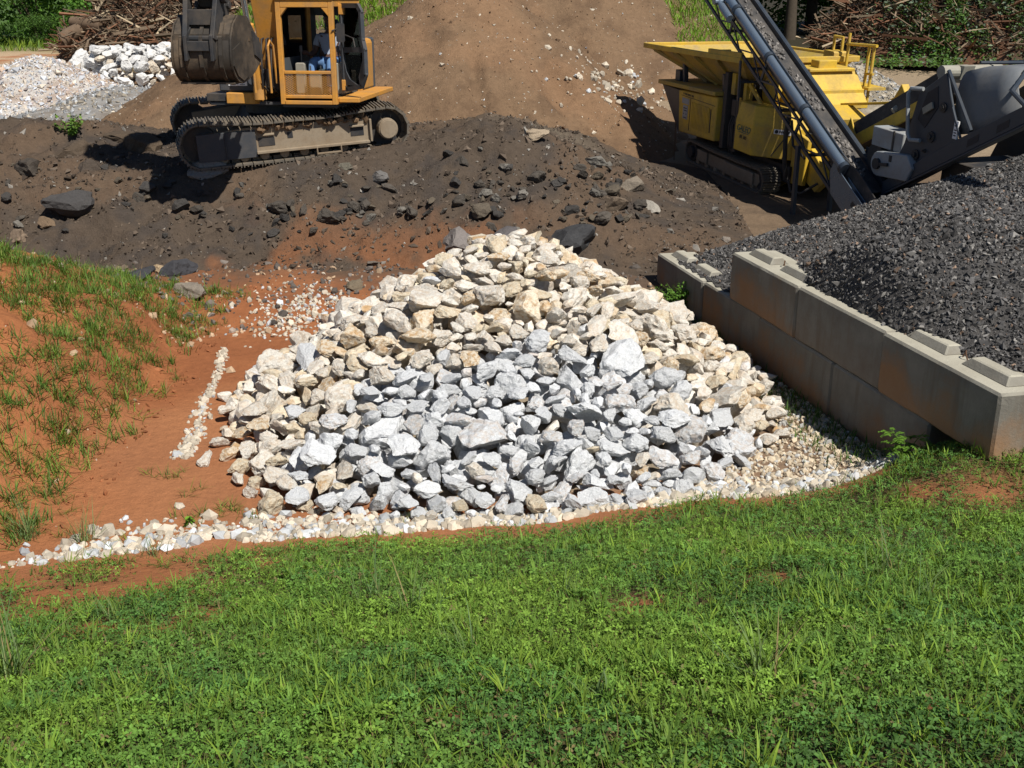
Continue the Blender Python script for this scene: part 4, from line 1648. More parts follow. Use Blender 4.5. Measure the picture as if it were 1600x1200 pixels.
# crabgrass rosettes and short blades
vg = Veg()
n = 22000
xy = bank_points(n, rv)
k_ = fbm(xy[:, 0] * 1.7, xy[:, 1] * 1.7, 4, 305) * 0.5 + 0.5
xy = xy[rv.random(n) < sstep(0.25, 0.65, k_) * 0.85 + 0.15]
n = len(xy)
nbld = 6
cx = np.repeat(xy, nbld, axis=0) + rv.normal(0, 0.012, (n * nbld, 2))
tn = np.repeat(green(n, rv, (0.108, 0.215, 0.034), 0.4, 0.75), nbld, axis=0) * rv.uniform(0.8, 1.2, (n * nbld, 1))
ln = np.repeat(rv.uniform(0.03, 0.11, n) * (0.55 + 0.75 * rv.random(n)), nbld) * rv.uniform(0.7, 1.3, n * nbld)
P0 = on_ground(cx, 0.0)
P0[:, 2] += np.repeat(rv.uniform(0.0, 0.055, n), nbld)
vg.blades(P0, ln, ln * rv.uniform(0.07, 0.12, n * nbld) + 0.0015, rv.uniform(0, 6.283, n * nbld), rv.uniform(0.15, 0.9, n * nbld), rv.uniform(0.1, 0.9, n * nbld), tn, seg=2)
# thin upright stems, some dry
n = 34000
xy = bank_points(n, rv)
col = green(n, rv, (0.105, 0.205, 0.034), 0.35, 0.75)
dr = rv.random(n) < 0.10
col[dr] = np.array([0.30, 0.215, 0.10]) * rv.uniform(0.6, 1.2, (dr.sum(), 1))
ln = rv.uniform(0.05, 0.15, n)
vg.blades(on_ground(xy), ln, np.full(n, 0.0042), rv.uniform(0, 6.283, n), rv.uniform(0.0, 0.5, n), rv.uniform(0.0, 0.6, n), col, seg=2)
o = vg.build('bank_grass', 'grass_blades')
tag(o, 'short bright crabgrass and stalks on the grass bank', 'grass', kind='stuff')


def tuft(u, v, nb, length, width, label, col=(0.115, 0.20, 0.075), spread=0.8, name='grass_tuft', group=None, radius=0.04, zf=ground_z, lean0=0.05):
    p = hit(u, v, zf, 2.2, 45)
    vg = Veg()
    a = rv.uniform(0, 6.283, nb)
    q = np.column_stack([rv.normal(0, radius, nb), rv.normal(0, radius, nb), np.zeros(nb)])
    L = length * 1.1 * rv.uniform(0.5, 1.1, nb)
    c = green(nb, rv, col, 0.25, 0.5)
    d = rv.random(nb) < 0.1
    c[d] = np.array([0.30, 0.24, 0.11])
    vg.blades(q, L, np.full(nb, width * 1.35) * rv.uniform(0.6, 1.2, nb), a, lean0 + np.abs(rv.normal(0, spread * 0.45, nb)), rv.uniform(0.1, 0.9, nb), c, seg=4)
    o = vg.build(name, 'grass_blades')
    o.location = (p[0], p[1], p[2] - 0.01)
    tag(o, label, 'grass tuft', group)
    return o


G_ = 'tall grass tufts on the bank'
for u_, v_, nb, L, w, lab in (
        (1190, 1075, 34, 0.36, 0.008, 'tallest grass tuft with broad bright blades on the lower right of the bank'),
        (1385, 905, 26, 0.40, 0.007, 'bluish upright grass tuft on the bank below the wall end'),
        (1440, 950, 22, 0.34, 0.006, 'thin bluish grass tuft standing just beside the upright one below the wall end'),
        (580, 945, 34, 0.40, 0.007, 'bushy tuft of long grass near the upper left of the bank'),
        (655, 965, 30, 0.36, 0.007, 'spreading grass tuft just below the bushy long-grass tuft'),
        (880, 940, 18, 0.38, 0.005, 'wispy grass tuft in the upper middle of the bank'),
        (735, 1025, 18, 0.30, 0.006, 'loose grass tuft in the centre of the bank'),
        (175, 975, 16, 0.26, 0.007, 'single upright grass tuft on the thin left edge of the bank'),
        (15, 1070, 46, 0.50, 0.008, 'big tuft of long arching grass cut by the left picture edge'),
        (45, 845, 60, 0.42, 0.007, 'tall pale grass clump where clay bank and gravel strip meet'),
        (135, 848, 40, 0.36, 0.006, 'thin tall grass clump beside the left end of the gravel strip'),
        (930, 1110, 14, 0.16, 0.016, 'broad-leaved weed among the clover in the lower middle'),
        (240, 870, 26, 0.22, 0.006, 'short grass clump growing in the white gravel strip')):
    tuft(u_, v_, nb, L, w, lab, group=G_)

# grass on the clay bank, in clumps
vg = Veg()
m = 0
cen = []
while len(cen) < 2300 and m < 60000:
    m += 1
    y = rv.uniform(8.0, 16.0)
    x = rv.uniform(-9.5, -3.3)
    n_ = fbm(np.array([x * 0.9]), np.array([y * 0.9]), 4, 320)[0] * 0.5 + 0.5
    w_ = -3.95 - x
    pr = float(sstep(0.36, 0.56, n_)) * float(sstep(-0.1, 0.5, w_)) * (1.0 if y > 8.6 else 1.0)
    if rv.random() < pr * 0.8 + 0.02 * (w_ > 0):
        cen.append((x, y))
cen = np.array(cen)
nb = rv.integers(10, 34, len(cen))
rep = np.repeat(np.arange(len(cen)), nb)
sp = np.repeat(rv.uniform(0.015, 0.07, len(cen)), nb)
xy = cen[rep] + rv.normal(0, 1, (len(rep), 2)) * sp[:, None]
ln = np.repeat(rv.uniform(0.08, 0.26, len(cen)), nb) * rv.uniform(0.5, 1.2, len(rep))
cl = np.repeat(green(len(cen), rv, (0.085, 0.170, 0.032), 0.35, 0.7), nb, axis=0) * rv.uniform(0.75, 1.25, (len(rep), 1))
d = rv.random(len(rep)) < 0.08
cl[d] = np.array([0.30, 0.2, 0.09])
vg.blades(on_ground(xy, -0.005), ln, np.clip(ln * 0.075, 0.006, 0.014), rv.uniform(0, 6.283, len(rep)), rv.uniform(0.1, 1.1, len(rep)), rv.uniform(0.2, 1.0, len(rep)), cl, seg=2)
# sprigs on the clay floor and between the gravel
sp_px = [(285, 742), (262, 742), (300, 815), (330, 800), (375, 810), (350, 795), (295, 812), (245, 738), (110, 835), (60, 830), (20, 820), (90, 800), (310, 770), (360, 805), (1180, 795), (1120, 790), (1250, 770), (1330, 755), (1290, 760),
         (190, 850), (165, 865), (330, 880), (250, 890), (300, 905), (360, 890), (210, 880), (130, 880), (1060, 800), (1500, 735), (1570, 725), (1420, 745), (1160, 640), (700, 812), (640, 820)]
cen = np.array([hit(a, b, ground_z, 4, 20)[:2] for a, b in sp_px])
cen = np.repeat(cen, 3, axis=0) + rv.normal(0, 0.07, (len(cen) * 3, 2))
nb = 9
rep = np.repeat(np.arange(len(cen)), nb)
xy = cen[rep] + rv.normal(0, 0.018, (len(rep), 2))
ln = rv.uniform(0.05, 0.17, len(rep))
vg.blades(on_ground(xy, -0.005), ln, np.clip(ln * 0.06, 0.004, 0.009), rv.uniform(0, 6.283, len(rep)), rv.uniform(0.3, 1.2, len(rep)), rv.uniform(0.1, 0.8, len(rep)), green(len(rep), rv, (0.10, 0.16, 0.035), 0.3, 0.9), seg=3)
# weeds in the shade at the wall's foot
n = 2600
s_ = rv.uniform(-2.2, 5.4, n)
w_ = -np.abs(rv.normal(0, 0.28, n)) - 0.02
x = WX + WD[0] * s_ + WN[0] * w_
y = WY + WD[1] * s_ + WN[1] * w_
k = (pile_h(x, y) < 0.3) & (y > edge_y(x) + 0.25)
xy = np.column_stack([x, y])[k]
n = len(xy)
ln = rv.uniform(0.05, 0.2, n)
vg.blades(on_ground(xy, -0.01), ln, ln * 0.09, rv.uniform(0, 6.283, n), rv.uniform(0.1, 0.9, n), rv.uniform(0.1, 0.9, n), green(n, rv, (0.06, 0.13, 0.025), 0.3, 0.5), seg=3)
o = vg.build('clay_bank_grass', 'grass_blades')
tag(o, 'grass clumps sprouting on the red clay bank and along the gravel', 'grass', kind='stuff')

# grass on the far mounds
vg = Veg()
n = 80000
x = rv.uniform(-9, 10, n)
y = rv.uniform(33, 47, n)
z = mound_z(x, y)
nn = fbm(x * 0.7, y * 0.7, 4, 330) * 0.5 + 0.5
u, v, d = project(np.column_stack([x, y, z]))
k = (z > floor_z(x, y)) & (((u < 672 - 0.4 * np.clip(v, 0, 60) + 60 * (nn - 0.5)) & (v < 48)) | ((u > 1030 + 60 * (nn - 0.5) + 0.5 * v) & (nn > 0.30))) & (rv.random(n) < sstep(0.22, 0.5, nn))
P0 = np.column_stack([x, y, z])[k]
n = len(P0)
ln = rv.uniform(0.10, 0.34, n)
vg.blades(P0, ln, ln * 0.16, rv.uniform(0, 6.283, n), rv.uniform(0.1, 0.9, n), rv.uniform(0.1, 0.8, n), green(n, rv, (0.13, 0.26, 0.03), 0.3, 0.6), seg=2)
o = vg.build('mound_grass', 'grass_blades')
tag(o, 'bright green grass patches on the upper flanks of the soil mound', 'grass', kind='stuff')


def leafy_weed(name, p, h, nst, label, cat, leafL, leafW, per, col, spread=0.5, fern=False):
    root = empty(name, p)
    st = MB()
    vg = Veg()
    for k in range(nst):
        a = rv.uniform(0, 6.283)
        ln = h * rv.uniform(0.6, 1.05)
        lean = rv.uniform(0.05, spread)
        pts = [Vector((math.cos(a) * math.sin(lean * (0.5 + t)) * ln * t, math.sin(a) * math.sin(lean * (0.5 + t)) * ln * t, ln * t * math.cos(lean))) for t in (0, 0.35, 0.7, 1.0)]
        st.tube([tuple(q) for q in pts], [0.006, 0.005, 0.004, 0.002], 5)
        t = rv.uniform(0.25, 1.0, per)
        Pq = np.array([[np.interp(tt, [0, 0.35, 0.7, 1.0], [q[i] for q in pts]) for i in range(3)] for tt in t])
        az = rv.uniform(0, 6.283, per)
        L = leafL * rv.uniform(0.6, 1.15, per) * (1.15 - 0.4 * t)
        nr = np.column_stack([rv.normal(0, 0.35, per) + 0.5 * np.cos(az), rv.normal(0, 0.35, per) + 0.5 * np.sin(az), np.ones(per)])
        if fern:
            # each leaf a feathered frond
            for i in range(per):
                m_ = 9
                tt = np.linspace(0.15, 1, m_)
                base = Pq[i] + np.column_stack([np.cos(az[i]) * L[i] * tt, np.sin(az[i]) * L[i] * tt, L[i] * (0.45 * tt - 0.5 * tt * tt)])
                for sgn in (1, -1):
                    vg.leaves(base, np.tile([0, 0, 1.0], (m_, 1)) + rv.normal(0, 0.15, (m_, 3)), np.full(m_, az[i] + sgn * 0.95), L[i] * 0.34 * (1.1 - tt * 0.7), np.full(m_, leafW), green(m_, rv, col, 0.2, 0.4))
        else:
            vg.leaves(Pq, nr, az, L, leafW * rv.uniform(0.7, 1.2, per), green(per, rv, col, 0.3, 0.5))
    o = st.build('stem', 'bark', root)
    at = o.data.color_attributes.new('Col', 'FLOAT_COLOR', 'POINT')
    at.data.foreach_set('color', np.tile([0.08, 0.11, 0.03, 1], len(o.data.vertices)).astype(np.float32))
    vg.build('foliage', 'leaves', root)
    tag(root, label, cat)
    return root


leafy_weed('fern_weed', tuple(hit(1412, 722, ground_z, 6, 15)), 0.36, 5, 'bright ferny weed growing in front of the lower blocks of the wall', 'weed', 0.16, 0.022, 7, (0.10, 0.22, 0.03), 0.4, True)
leafy_weed('leafy_weed', tuple(hit(1062, 480, ground_z, 8, 20)), 0.42, 26, 'bushy green weed at the far end of the block wall', 'weed', 0.06, 0.03, 26, (0.085, 0.20, 0.03), 0.9)
leafy_weed('leafy_weed', tuple(hit(1035, 442, ground_z, 8, 20)), 0.22, 9, 'small green weed beside the bushy one behind the stones', 'weed', 0.05, 0.026, 16, (0.075, 0.18, 0.03), 0.9)
leafy_weed('broad_leaf_weed', tuple(hit(298, 822, ground_z, 5, 15)), 0.15, 3, 'single small broad-leaved weed on the red clay by the gravel strip', 'weed', 0.07, 0.026, 10, (0.12, 0.26, 0.03), 0.5)
leafy_weed('leafy_weed', tuple(hit(112, 215, surf_z, 20, 40)), 0.45, 10, 'green weed sprouting between grey rubble and the dark ridge', 'weed', 0.10, 0.05, 18, (0.085, 0.18, 0.03), 0.9)

# ------------------------------------------------------------------ background thicket, brush piles, woods


def leaf_cloud(cent, rad, n, size, col, r, var=0.4, flat=1.0):
    """leaves through the volume of several blobs: cent (k,3), rad (k,3)"""
    k = r.integers(0, len(cent), n)
    d = r.normal(size=(n, 3))
    d /= np.linalg.norm(d, axis=1)[:, None]
    rr = r.random(n) ** 0.45
    P = cent[k] + d * rr[:, None] * rad[k]
    nr = d + r.normal(0, 0.6, (n, 3)) + np.array([0, 0, 0.5])
    L = size * r.uniform(0.6, 1.4, n)
    cb = np.repeat(r.uniform(0.7, 1.3, (len(cent), 1)), 3, 1)[k]
    return P, nr, r.uniform(0, 6.283, n), L, L * r.uniform(0.5, 0.8, n), green(n, r, col, var, 0.5) * cb


def bush_meshes(seed, w, h, nl, size, col):
    r = np.random.default_rng(seed)
    nb = 16
    cent = np.column_stack([r.normal(0, w * 0.33, nb), r.normal(0, w * 0.28, nb), r.uniform(0.12, 0.85, nb) * h])
    rad = np.column_stack([r.uniform(0.18, 0.34, nb) * w, r.uniform(0.18, 0.34, nb) * w, r.uniform(0.12, 0.24, nb) * h])
    vg = Veg()
    vg.leaves(*leaf_cloud(cent, rad, nl, size, col, r))
    fs = np.concatenate(vg.Q)
    crown = mesh_np('crown', np.concatenate(vg.V), [fs], np.concatenate(vg.C))
    crown.materials.append(MATS['leaves'])
    mb = MB()
    for c in cent[:7]:
        mb.tube([(c[0] * 0.1, c[1] * 0.1, -0.2), (c[0] * 0.4, c[1] * 0.4, c[2] * 0.5), tuple(c)], [0.05, 0.035, 0.015], 5)
    stem = mb.mesh('trunk', True)
    at = stem.color_attributes.new('Col', 'FLOAT_COLOR', 'POINT')
    at.data.foreach_set('color', np.tile([0.07, 0.05, 0.035, 1], len(stem.vertices)).astype(np.float32))
    stem.materials.append(MATS['bark'])
    return crown, stem


BUSH = [bush_meshes(500 + k, 4.2, 4.2, 5200, 0.17, c) for k, c in enumerate(((0.055, 0.13, 0.022), (0.065, 0.155, 0.025), (0.05, 0.115, 0.022)))]


def bush(x, y, sc, k, label, group, name='bush', cat='bush', zs=1.0):
    root = empty(name, (x, y, float(surf_z(x, y)) - 0.1), (0, 0, rv.uniform(0, 6.28)))
    root.scale = (sc, sc, sc * zs)
    link('crown', BUSH[k][0], root)
    link('trunk', BUSH[k][1], root)
    tag(root, label, cat, group)
    return root


for i, (x, y, sc, k) in enumerate(((-27.5, 52, 0.9, 0), (-24.5, 51, 0.8, 1), (-21.5, 52.5, 0.95, 2), (-18.5, 51.5, 0.85, 1), (-15.5, 52.5, 0.9, 0), (-12.5, 53.5, 0.95, 1), (-9.5, 54.5, 1.0, 2), (-29, 57, 1.4, 1), (-24, 58, 1.5, 2), (-19, 58, 1.5, 0), (-14, 59, 1.5, 1), (-9, 60, 1.5, 2), (-4, 60, 1.5, 0), (-26, 49.6, 0.4, 1), (-20.5, 49.8, 0.35, 2), (-17, 50.2, 0.38, 0))):
    lab = 'low green bush at the grassy edge of the thicket' if sc < 0.5 else ('leafy green bush in front row of far thicket' if sc < 1.2 else 'tall leafy bush at back of far thicket')
    bush(x, y, sc, k, lab, 'bushes of the far thicket')
# grass along the thicket foot
vg = Veg()
n = 9000
x = rv.uniform(-31, -6, n)
y = rv.uniform(44.5, 52, n)
k = (fbm(x * 0.5, y * 0.8, 3, 340) > -0.15) & (y > 46 + 0.1 * (x + 20))
P0 = np.column_stack([x, y, ground_z(x, y)])[k]
n = len(P0)
ln = rv.uniform(0.15, 0.45, n)
vg.blades(P0, ln, ln * 0.18, rv.uniform(0, 6.283, n), rv.uniform(0.1, 0.8, n), rv.uniform(0.1, 0.8, n), green(n, rv, (0.11, 0.20, 0.03), 0.3, 0.9), seg=2)
o = vg.build('verge_grass', 'grass_blades')
tag(o, 'light green grass verge in front of the far thicket', 'grass', kind='stuff')


def tree_mesh(seed, H, cb, w, nl, col):
    r = np.random.default_rng(seed)
    nb = 34
    hz = r.uniform(0, 1, nb)
    cent = np.column_stack([r.normal(0, w * 0.36, nb), r.normal(0, w * 0.36, nb), cb + (H - cb) * (0.08 + 0.84 * hz)])
    shrink = (1.0 - 0.55 * hz)[:, None]
    cent[:, :2] *= shrink
    rad = np.column_stack([r.uniform(0.8, 1.6, nb), r.uniform(0.8, 1.6, nb), r.uniform(0.6, 1.1, nb)]) * w / 5.5
    vg = Veg()
    vg.leaves(*leaf_cloud(cent, rad, nl, 0.30, col, r))
    crown = mesh_np('crown', np.concatenate(vg.V), [np.concatenate(vg.Q)], np.concatenate(vg.C))
    crown.materials.append(MATS['leaves'])
    mb = MB()
    mb.tube([(0, 0, -0.4), (0.05, 0, 2), (0.1, 0.1, H * 0.5), (0.0, 0.1, H * 0.85)], [0.30, 0.22, 0.14, 0.04], 9)
    for c in cent[:12]:
        mb.tube([(0.08, 0.05, max(cb * 0.8, c[2] - 1.6)), (c[0] * 0.5, c[1] * 0.5, c[2] - 0.6), tuple(c)], [0.09, 0.06, 0.02], 5)
    t = mb.mesh('trunk', True)
    at = t.color_attributes.new('Col', 'FLOAT_COLOR', 'POINT')
    at.data.foreach_set('color', np.tile([0.075, 0.06, 0.045, 1], len(t.vertices)).astype(np.float32))
    t.materials.append(MATS['bark'])
    return crown, t


TREE = [tree_mesh(700 + k, 13.5, 2.6, 6.2, 8500, c) for k, c in enumerate(((0.045, 0.10, 0.02), (0.055, 0.12, 0.022)))]
for i, (x, y, sc, k) in enumerate(((8.5, 55, 1.0, 0), (13, 54, 1.05, 1), (17.5, 55.5, 1.0, 0), (22, 55, 1.1, 1), (26.5, 54, 1.0, 0), (31, 55, 1.0, 1), (10.5, 61, 1.15, 1), (16, 62, 1.2, 0), (21.5, 62, 1.2, 1), (27, 62, 1.2, 0), (4.5, 60, 1.1, 0), (14, 68, 1.3, 1), (22, 69, 1.3, 0), (6, 68, 1.3, 1), (30, 68, 1.3, 1), (24.5, 49.5, 0.9, 0), (29, 48, 0.95, 1))):
    root = empty('woodland_tree', (x, y, float(ground_z(x, y)) - 0.1), (0, 0, rv.uniform(0, 6.28)))
    root.scale = (sc, sc, sc)
    link('crown', TREE[k][0], root)
    link('trunk', TREE[k][1], root)
    tag(root, 'shady woodland tree beyond the crusher and brush pile', 'tree', 'trees of the dark wood')
for i, (x, y, sc, k) in enumerate(((9, 64, 1.4, 2), (13, 65, 1.4, 0), (17, 65, 1.5, 2), (21, 65, 1.4, 0), (25, 65, 1.5, 2), (29, 65, 1.4, 0), (5, 65, 1.4, 0))):
    bush(x, y, sc, k, 'dark undergrowth bush among trunks of the wood', 'undergrowth of the dark wood')


def brush_pile(name, label, cen, ext, top, nst, reds, leaves, logs, r, seed):
    root = empty(name, (cen[0], cen[1], float(floor_z(cen[0], cen[1])) - 0.1))
    z0 = root.location.z

    def hz(x, y):
        q = np.sqrt((x / ext[0]) ** 2 + (y / ext[1]) ** 2)
        return top * np.clip(1.12 - q ** 1.6, 0, 1) * (1 + 0.25 * fbm((x + cen[0]) * 0.6, (y + cen[1]) * 0.6, 3, seed))
    # soil and bark litter the branches lie on
    xs = np.arange(-ext[0] * 1.15, ext[0] * 1.15, 0.22)
    ys = np.arange(-ext[1] * 1.15, ext[1] * 1.15, 0.22)
    X, Y = np.meshgrid(xs, ys)
    Z = hz(X, Y) * 0.9 - 0.05
    nz = fbm(X * 1.2, Y * 1.2, 4, seed + 1) * 0.5 + 0.5
    C = mixcol(np.zeros(X.shape + (3,)) + np.array([0.075, 0.05, 0.033]), (0.13, 0.062, 0.036), sstep(0.45, 0.7, nz) * reds)
    link('litter', grid_xyz('litter', X, Y, Z, C, Z > -0.02), root, 'pile_soil')
    # branches
    n = nst
    a = r.uniform(0, 6.283, n)
    q = np.sqrt(r.random(n)) * 1.0
    x = np.cos(a) * q * ext[0]
    y = np.sin(a) * q * ext[1]
    z = hz(x, y) * r.uniform(0.8, 1.03, n)
    L = np.clip(r.lognormal(math.log(0.7), 0.55, n), 0.2, 2.8)
    th = L * r.uniform(0.010, 0.028, n) + 0.006
    az = r.uniform(0, 6.283, n)
    el = r.normal(0.05, 0.42, n)
    d = np.column_stack([np.cos(az) * np.cos(el), np.sin(az) * np.cos(el), np.sin(el)])
    P0 = np.column_stack([x, y, z])
    sd = np.cross(d, np.array([0, 0, 1.0]))
    sd /= np.linalg.norm(sd, axis=1)[:, None] + 1e-6
    up = np.cross(sd, d)
    bend = r.normal(0, 0.12, (n, 1)) * L[:, None]
    pts = [P0 - d * (L / 2)[:, None], P0 + sd * bend + up * r.normal(0, 0.08, (n, 1)) * L[:, None], P0 + d * (L / 2)[:, None]]
    Vs = []
    for k, p in enumerate(pts):
        w = th * (1.0, 0.8, 0.35)[k]
        for ang in (0, 2.09, 4.19):
            Vs.append(p + sd * (math.cos(ang) * w)[:, None] + up * (math.sin(ang) * w)[:, None])
    V = np.stack(Vs, 1).reshape(-1, 3)
    Fq = np.concatenate([(np.arange(n) * 9)[:, None] + np.array([[k * 3 + i, k * 3 + (i + 1) % 3, k * 3 + 3 + (i + 1) % 3, k * 3 + 3 + i]]) for k in (0, 1) for i in range(3)])
    b = r.uniform(0.5, 1.3, (n, 1))
    col = np.where(r.random((n, 1)) < reds * 0.55, b * np.array([0.17, 0.085, 0.05]), b * np.array([0.17, 0.125, 0.085]))
    lt = r.random(n) < 0.10
    col[lt] = np.array([0.38, 0.30, 0.20]) * b[lt]
    o = link('branches', mesh_np('branches', V, Fq, np.repeat(col, 9, axis=0)), root, 'bark')
    o['kind'] = 'stuff'
    if leaves:
        vg = Veg()
        for (lx, ly, rx, ry, nl, size, lc) in leaves:
            px = lx + r.normal(0, rx, nl)
            py = ly + r.normal(0, ry, nl)
            pz = hz(px, py) + np.abs(r.normal(0.05, 0.16, nl))
            clump = fbm(px * 1.7, py * 1.7, 3, seed + 5) > -0.12
            Pq = np.column_stack([px, py, pz])[clump]
            m = len(Pq)
            Lq = size * r.uniform(0.6, 1.3, m)
            vg.leaves(Pq, np.column_stack([r.normal(0, 0.6, m), r.normal(-0.3, 0.6, m), np.ones(m)]), r.uniform(0, 6.283, m), Lq, Lq * 0.5, green(m, r, lc, 0.35, 0.3))
        o = vg.build('foliage', 'leaves', root)
        o['kind'] = 'stuff'
    for (lx, ly, ln, rad, azm, elv, cut) in logs:
        zc = float(hz(np.array(lx), np.array(ly))) + rad * 0.6
        dd = Vector((math.cos(azm) * math.cos(elv), math.sin(azm) * math.cos(elv), math.sin(elv)))
        c = Vector((lx, ly, zc))
        mb = MB()
        mb.tube([c - dd * ln / 2, c - dd * ln * 0.2 + Vector((0, 0, 0.03)), c + dd * ln * 0.2, c + dd * ln / 2], [rad, rad * 0.97, rad * 0.9, rad * 0.82], 10)
        o = mb.build('log', 'wood_cut' if cut else 'bark', root, True)
        at = o.data.color_attributes.new('Col', 'FLOAT_COLOR', 'POINT')
        at.data.foreach_set('color', np.tile([0.15, 0.105, 0.07, 1], len(o.data.vertices)).astype(np.float32))
    tag(root, label, 'brush pile')
    return root


rb_ = np.random.default_rng(55)
brush_pile('brush_pile', 'heap of stumps and bare branches behind the white rocks', (-12.2, 43.0), (4.6, 2.8), 3.1, 5200, 0.55, None,
           [(-3.4, -1.4, 1.3, 0.28, 0.3, 0.5, False), (-1.0, -1.2, 2.2, 0.18, 0.6, 0.35, False), (0.9, -0.8, 1.8, 0.22, 2.2, 0.7, False), (-3.0, -1.5, 1.6, 0.24, 2.6, 0.1, False), (2.4, -1.6, 2.4, 0.13, 0.3, 0.4, False)], rb_, 360)
brush_pile('brush_pile', 'huge pile of uprooted brush with withering leaves behind the crusher', (19.0, 44.0), (7.4, 5.2), 5.0, 15000, 0.75,
           [(-2.4, -2.4, 1.5, 1.3, 9000, 0.17, (0.13, 0.19, 0.13)), (-3.4, -3.8, 1.6, 0.9, 5000, 0.13, (0.06, 0.12, 0.03)), (1.0, -3.2, 1.8, 1.4, 5000, 0.13, (0.07, 0.11, 0.04)), (-4.4, -4.2, 0.9, 0.5, 2200, 0.13, (0.075, 0.17, 0.03))],
           [(-0.2, -1.6, 1.6, 0.17, 0.25, 0.15, True), (-1.6, -0.6, 1.3, 0.11, 0.7, 0.3, True), (-5.6, -1.2, 1.7, 0.10, 0.0, 0.05, True), (-4.8, -2.2, 1.5, 0.2, 1.9, 0.3, False), (-1.5, -1.0, 2.0, 0.15, 0.4, 0.3, False)], rb_, 370)

# ------------------------------------------------------------------ machines


def track_path(L, R, sag=0.0, n=220):
    """closed outline of a crawler chain in (x,z), sag on the top run"""
    pts = []
    for k in range(60):
        t = k / 59
        x = -L / 2 + L * t
        pts.append((x, 2 * R - sag * math.sin(math.pi * t) ** 2 * (1 + 0.3 * math.sin(3 * math.pi * t))))
    for k in range(1, 40):
        a = math.pi / 2 - math.pi * k / 40
        pts.append((L / 2 + R * math.cos(a), R + R * math.sin(a)))
    for k in range(60):
        pts.append((L / 2 - L * k / 59, 0.0))
    for k in range(1, 40):
        a = -math.pi / 2 - math.pi * k / 40
        pts.append((-L / 2 + R * math.cos(a), R + R * math.sin(a)))
    return np.array(pts)


def shoe_mesh(w, pitch):
    mb = MB()
    mb.box(-pitch * 0.46, pitch * 0.46, -w / 2, w / 2, -0.03, 0.0)
    for t in (-0.36, 0.0, 0.36):
        mb.box(pitch * t - 0.010, pitch * t + 0.010, -w / 2 + 0.004, w / 2 - 0.004, 0.0005, 0.030 if t else 0.024)
    mb.box(-pitch * 0.40, pitch * 0.40, -0.09, 0.09, -0.085, -0.031)
    return mb.mesh('track_shoe')


def make_track(root, M, L, R, w, pitch, side, frame_fn, sag=0.04, name='track'):
    """track part with its shoes as sub-parts; M: placement in the machine's frame"""
    tr = MB()
    frame_fn(tr, side)
    t_o = link(name, tr.mesh('track_frame', bevel=0.006), root, 'dusty_steel')
    t_o.matrix_local = M
    P = track_path(L, R - 0.03, sag)
    P[:, 1] += 0.03
    C = np.vstack([P, P[:1]])
    seg = np.linalg.norm(np.diff(C, axis=0), axis=1)
    cum = np.concatenate([[0], np.cumsum(seg)])
    n = int(round(cum[-1] / pitch))
    sh = shoe_mesh(w, cum[-1] / n)
    sh.materials.append(MATS['track_steel'])
    for k in range(n):
        s = cum[-1] * (k + 0.5) / n
        x, z = np.interp(s, cum, C[:, 0]), np.interp(s, cum, C[:, 1])
        x2, z2 = np.interp((s + 0.05) % cum[-1], cum, C[:, 0]), np.interp((s + 0.05) % cum[-1], cum, C[:, 1])
        x1, z1 = np.interp((s - 0.05) % cum[-1], cum, C[:, 0]), np.interp((s - 0.05) % cum[-1], cum, C[:, 1])
        a = math.atan2(z2 - z1, x2 - x1)
        o = link('track_shoe', sh, t_o)
        o.matrix_local = Matrix.Translation((x, 0, z)) @ Matrix.Rotation(-a, 4, 'Y')
    return t_o


# ---- excavator: x to its left-hand (cab) side, -y is forward, z up
EXO = Vector((-4.25, 20.75, 1.70))
ex = empty('excavator', EXO, (0, 0, math.radians(-7)))
tag(ex, 'orange crawler excavator with raised bucket standing on the dark soil ridge', 'excavator')
UM = Matrix.Translation((0.10, 0, 0)) @ Matrix.Rotation(math.radians(7 + 18), 4, 'Z') @ Matrix.Rotation(math.radians(-3.6), 4, 'Y') @ Matrix.Rotation(math.radians(4.0), 4, 'X') @ Matrix.Diagonal((0.93, 1, 0.97, 1))


def ex_frame(mb, side):
    s = side                                  # -1: near the camera
    mb.prism([(-1.72, 0.22), (1.35, 0.22), (1.42, 0.30), (1.42, 0.56), (1.2, 0.64), (-0.9, 0.66), (-1.72, 0.60)], -0.19, 0.19)
    # lower rail, brackets, step
    mb.box(-0.75, 1.36, s * 0.235 - 0.045, s * 0.235 + 0.045, 0.20, 0.245)
    mb.box(0.35, 0.80, s * 0.30 - 0.006, s * 0.30 + 0.006, 0.09, 0.125)
    for x in (0.35, 0.80):
        mb.box(x - 0.012, x + 0.012, s * 0.26 - 0.05, s * 0.26 + 0.05, 0.09, 0.22)
    mb.box(-0.62, -0.40, s * 0.2 - 0.03, s * 0.2 + 0.03, 0.50, 0.53)
    mb.box(1.0, 1.28, s * 0.2 - 0.05, s * 0.2 + 0.05, 0.50, 0.535)
    mb.box(1.38, 1.42, s * 0.2 - 0.06, s * 0.2 + 0.06, 0.22, 0.62)
    for k in range(8):
        x = -1.35 + 0.37 * k
        mb.cyl((x, -0.17, 0.155), (x, 0.17, 0.155), 0.085, seg=12)
    for x in (-0.6, 0.6):
        mb.cyl((x, -0.1, 0.69), (x, 0.1, 0.69), 0.06, seg=10)


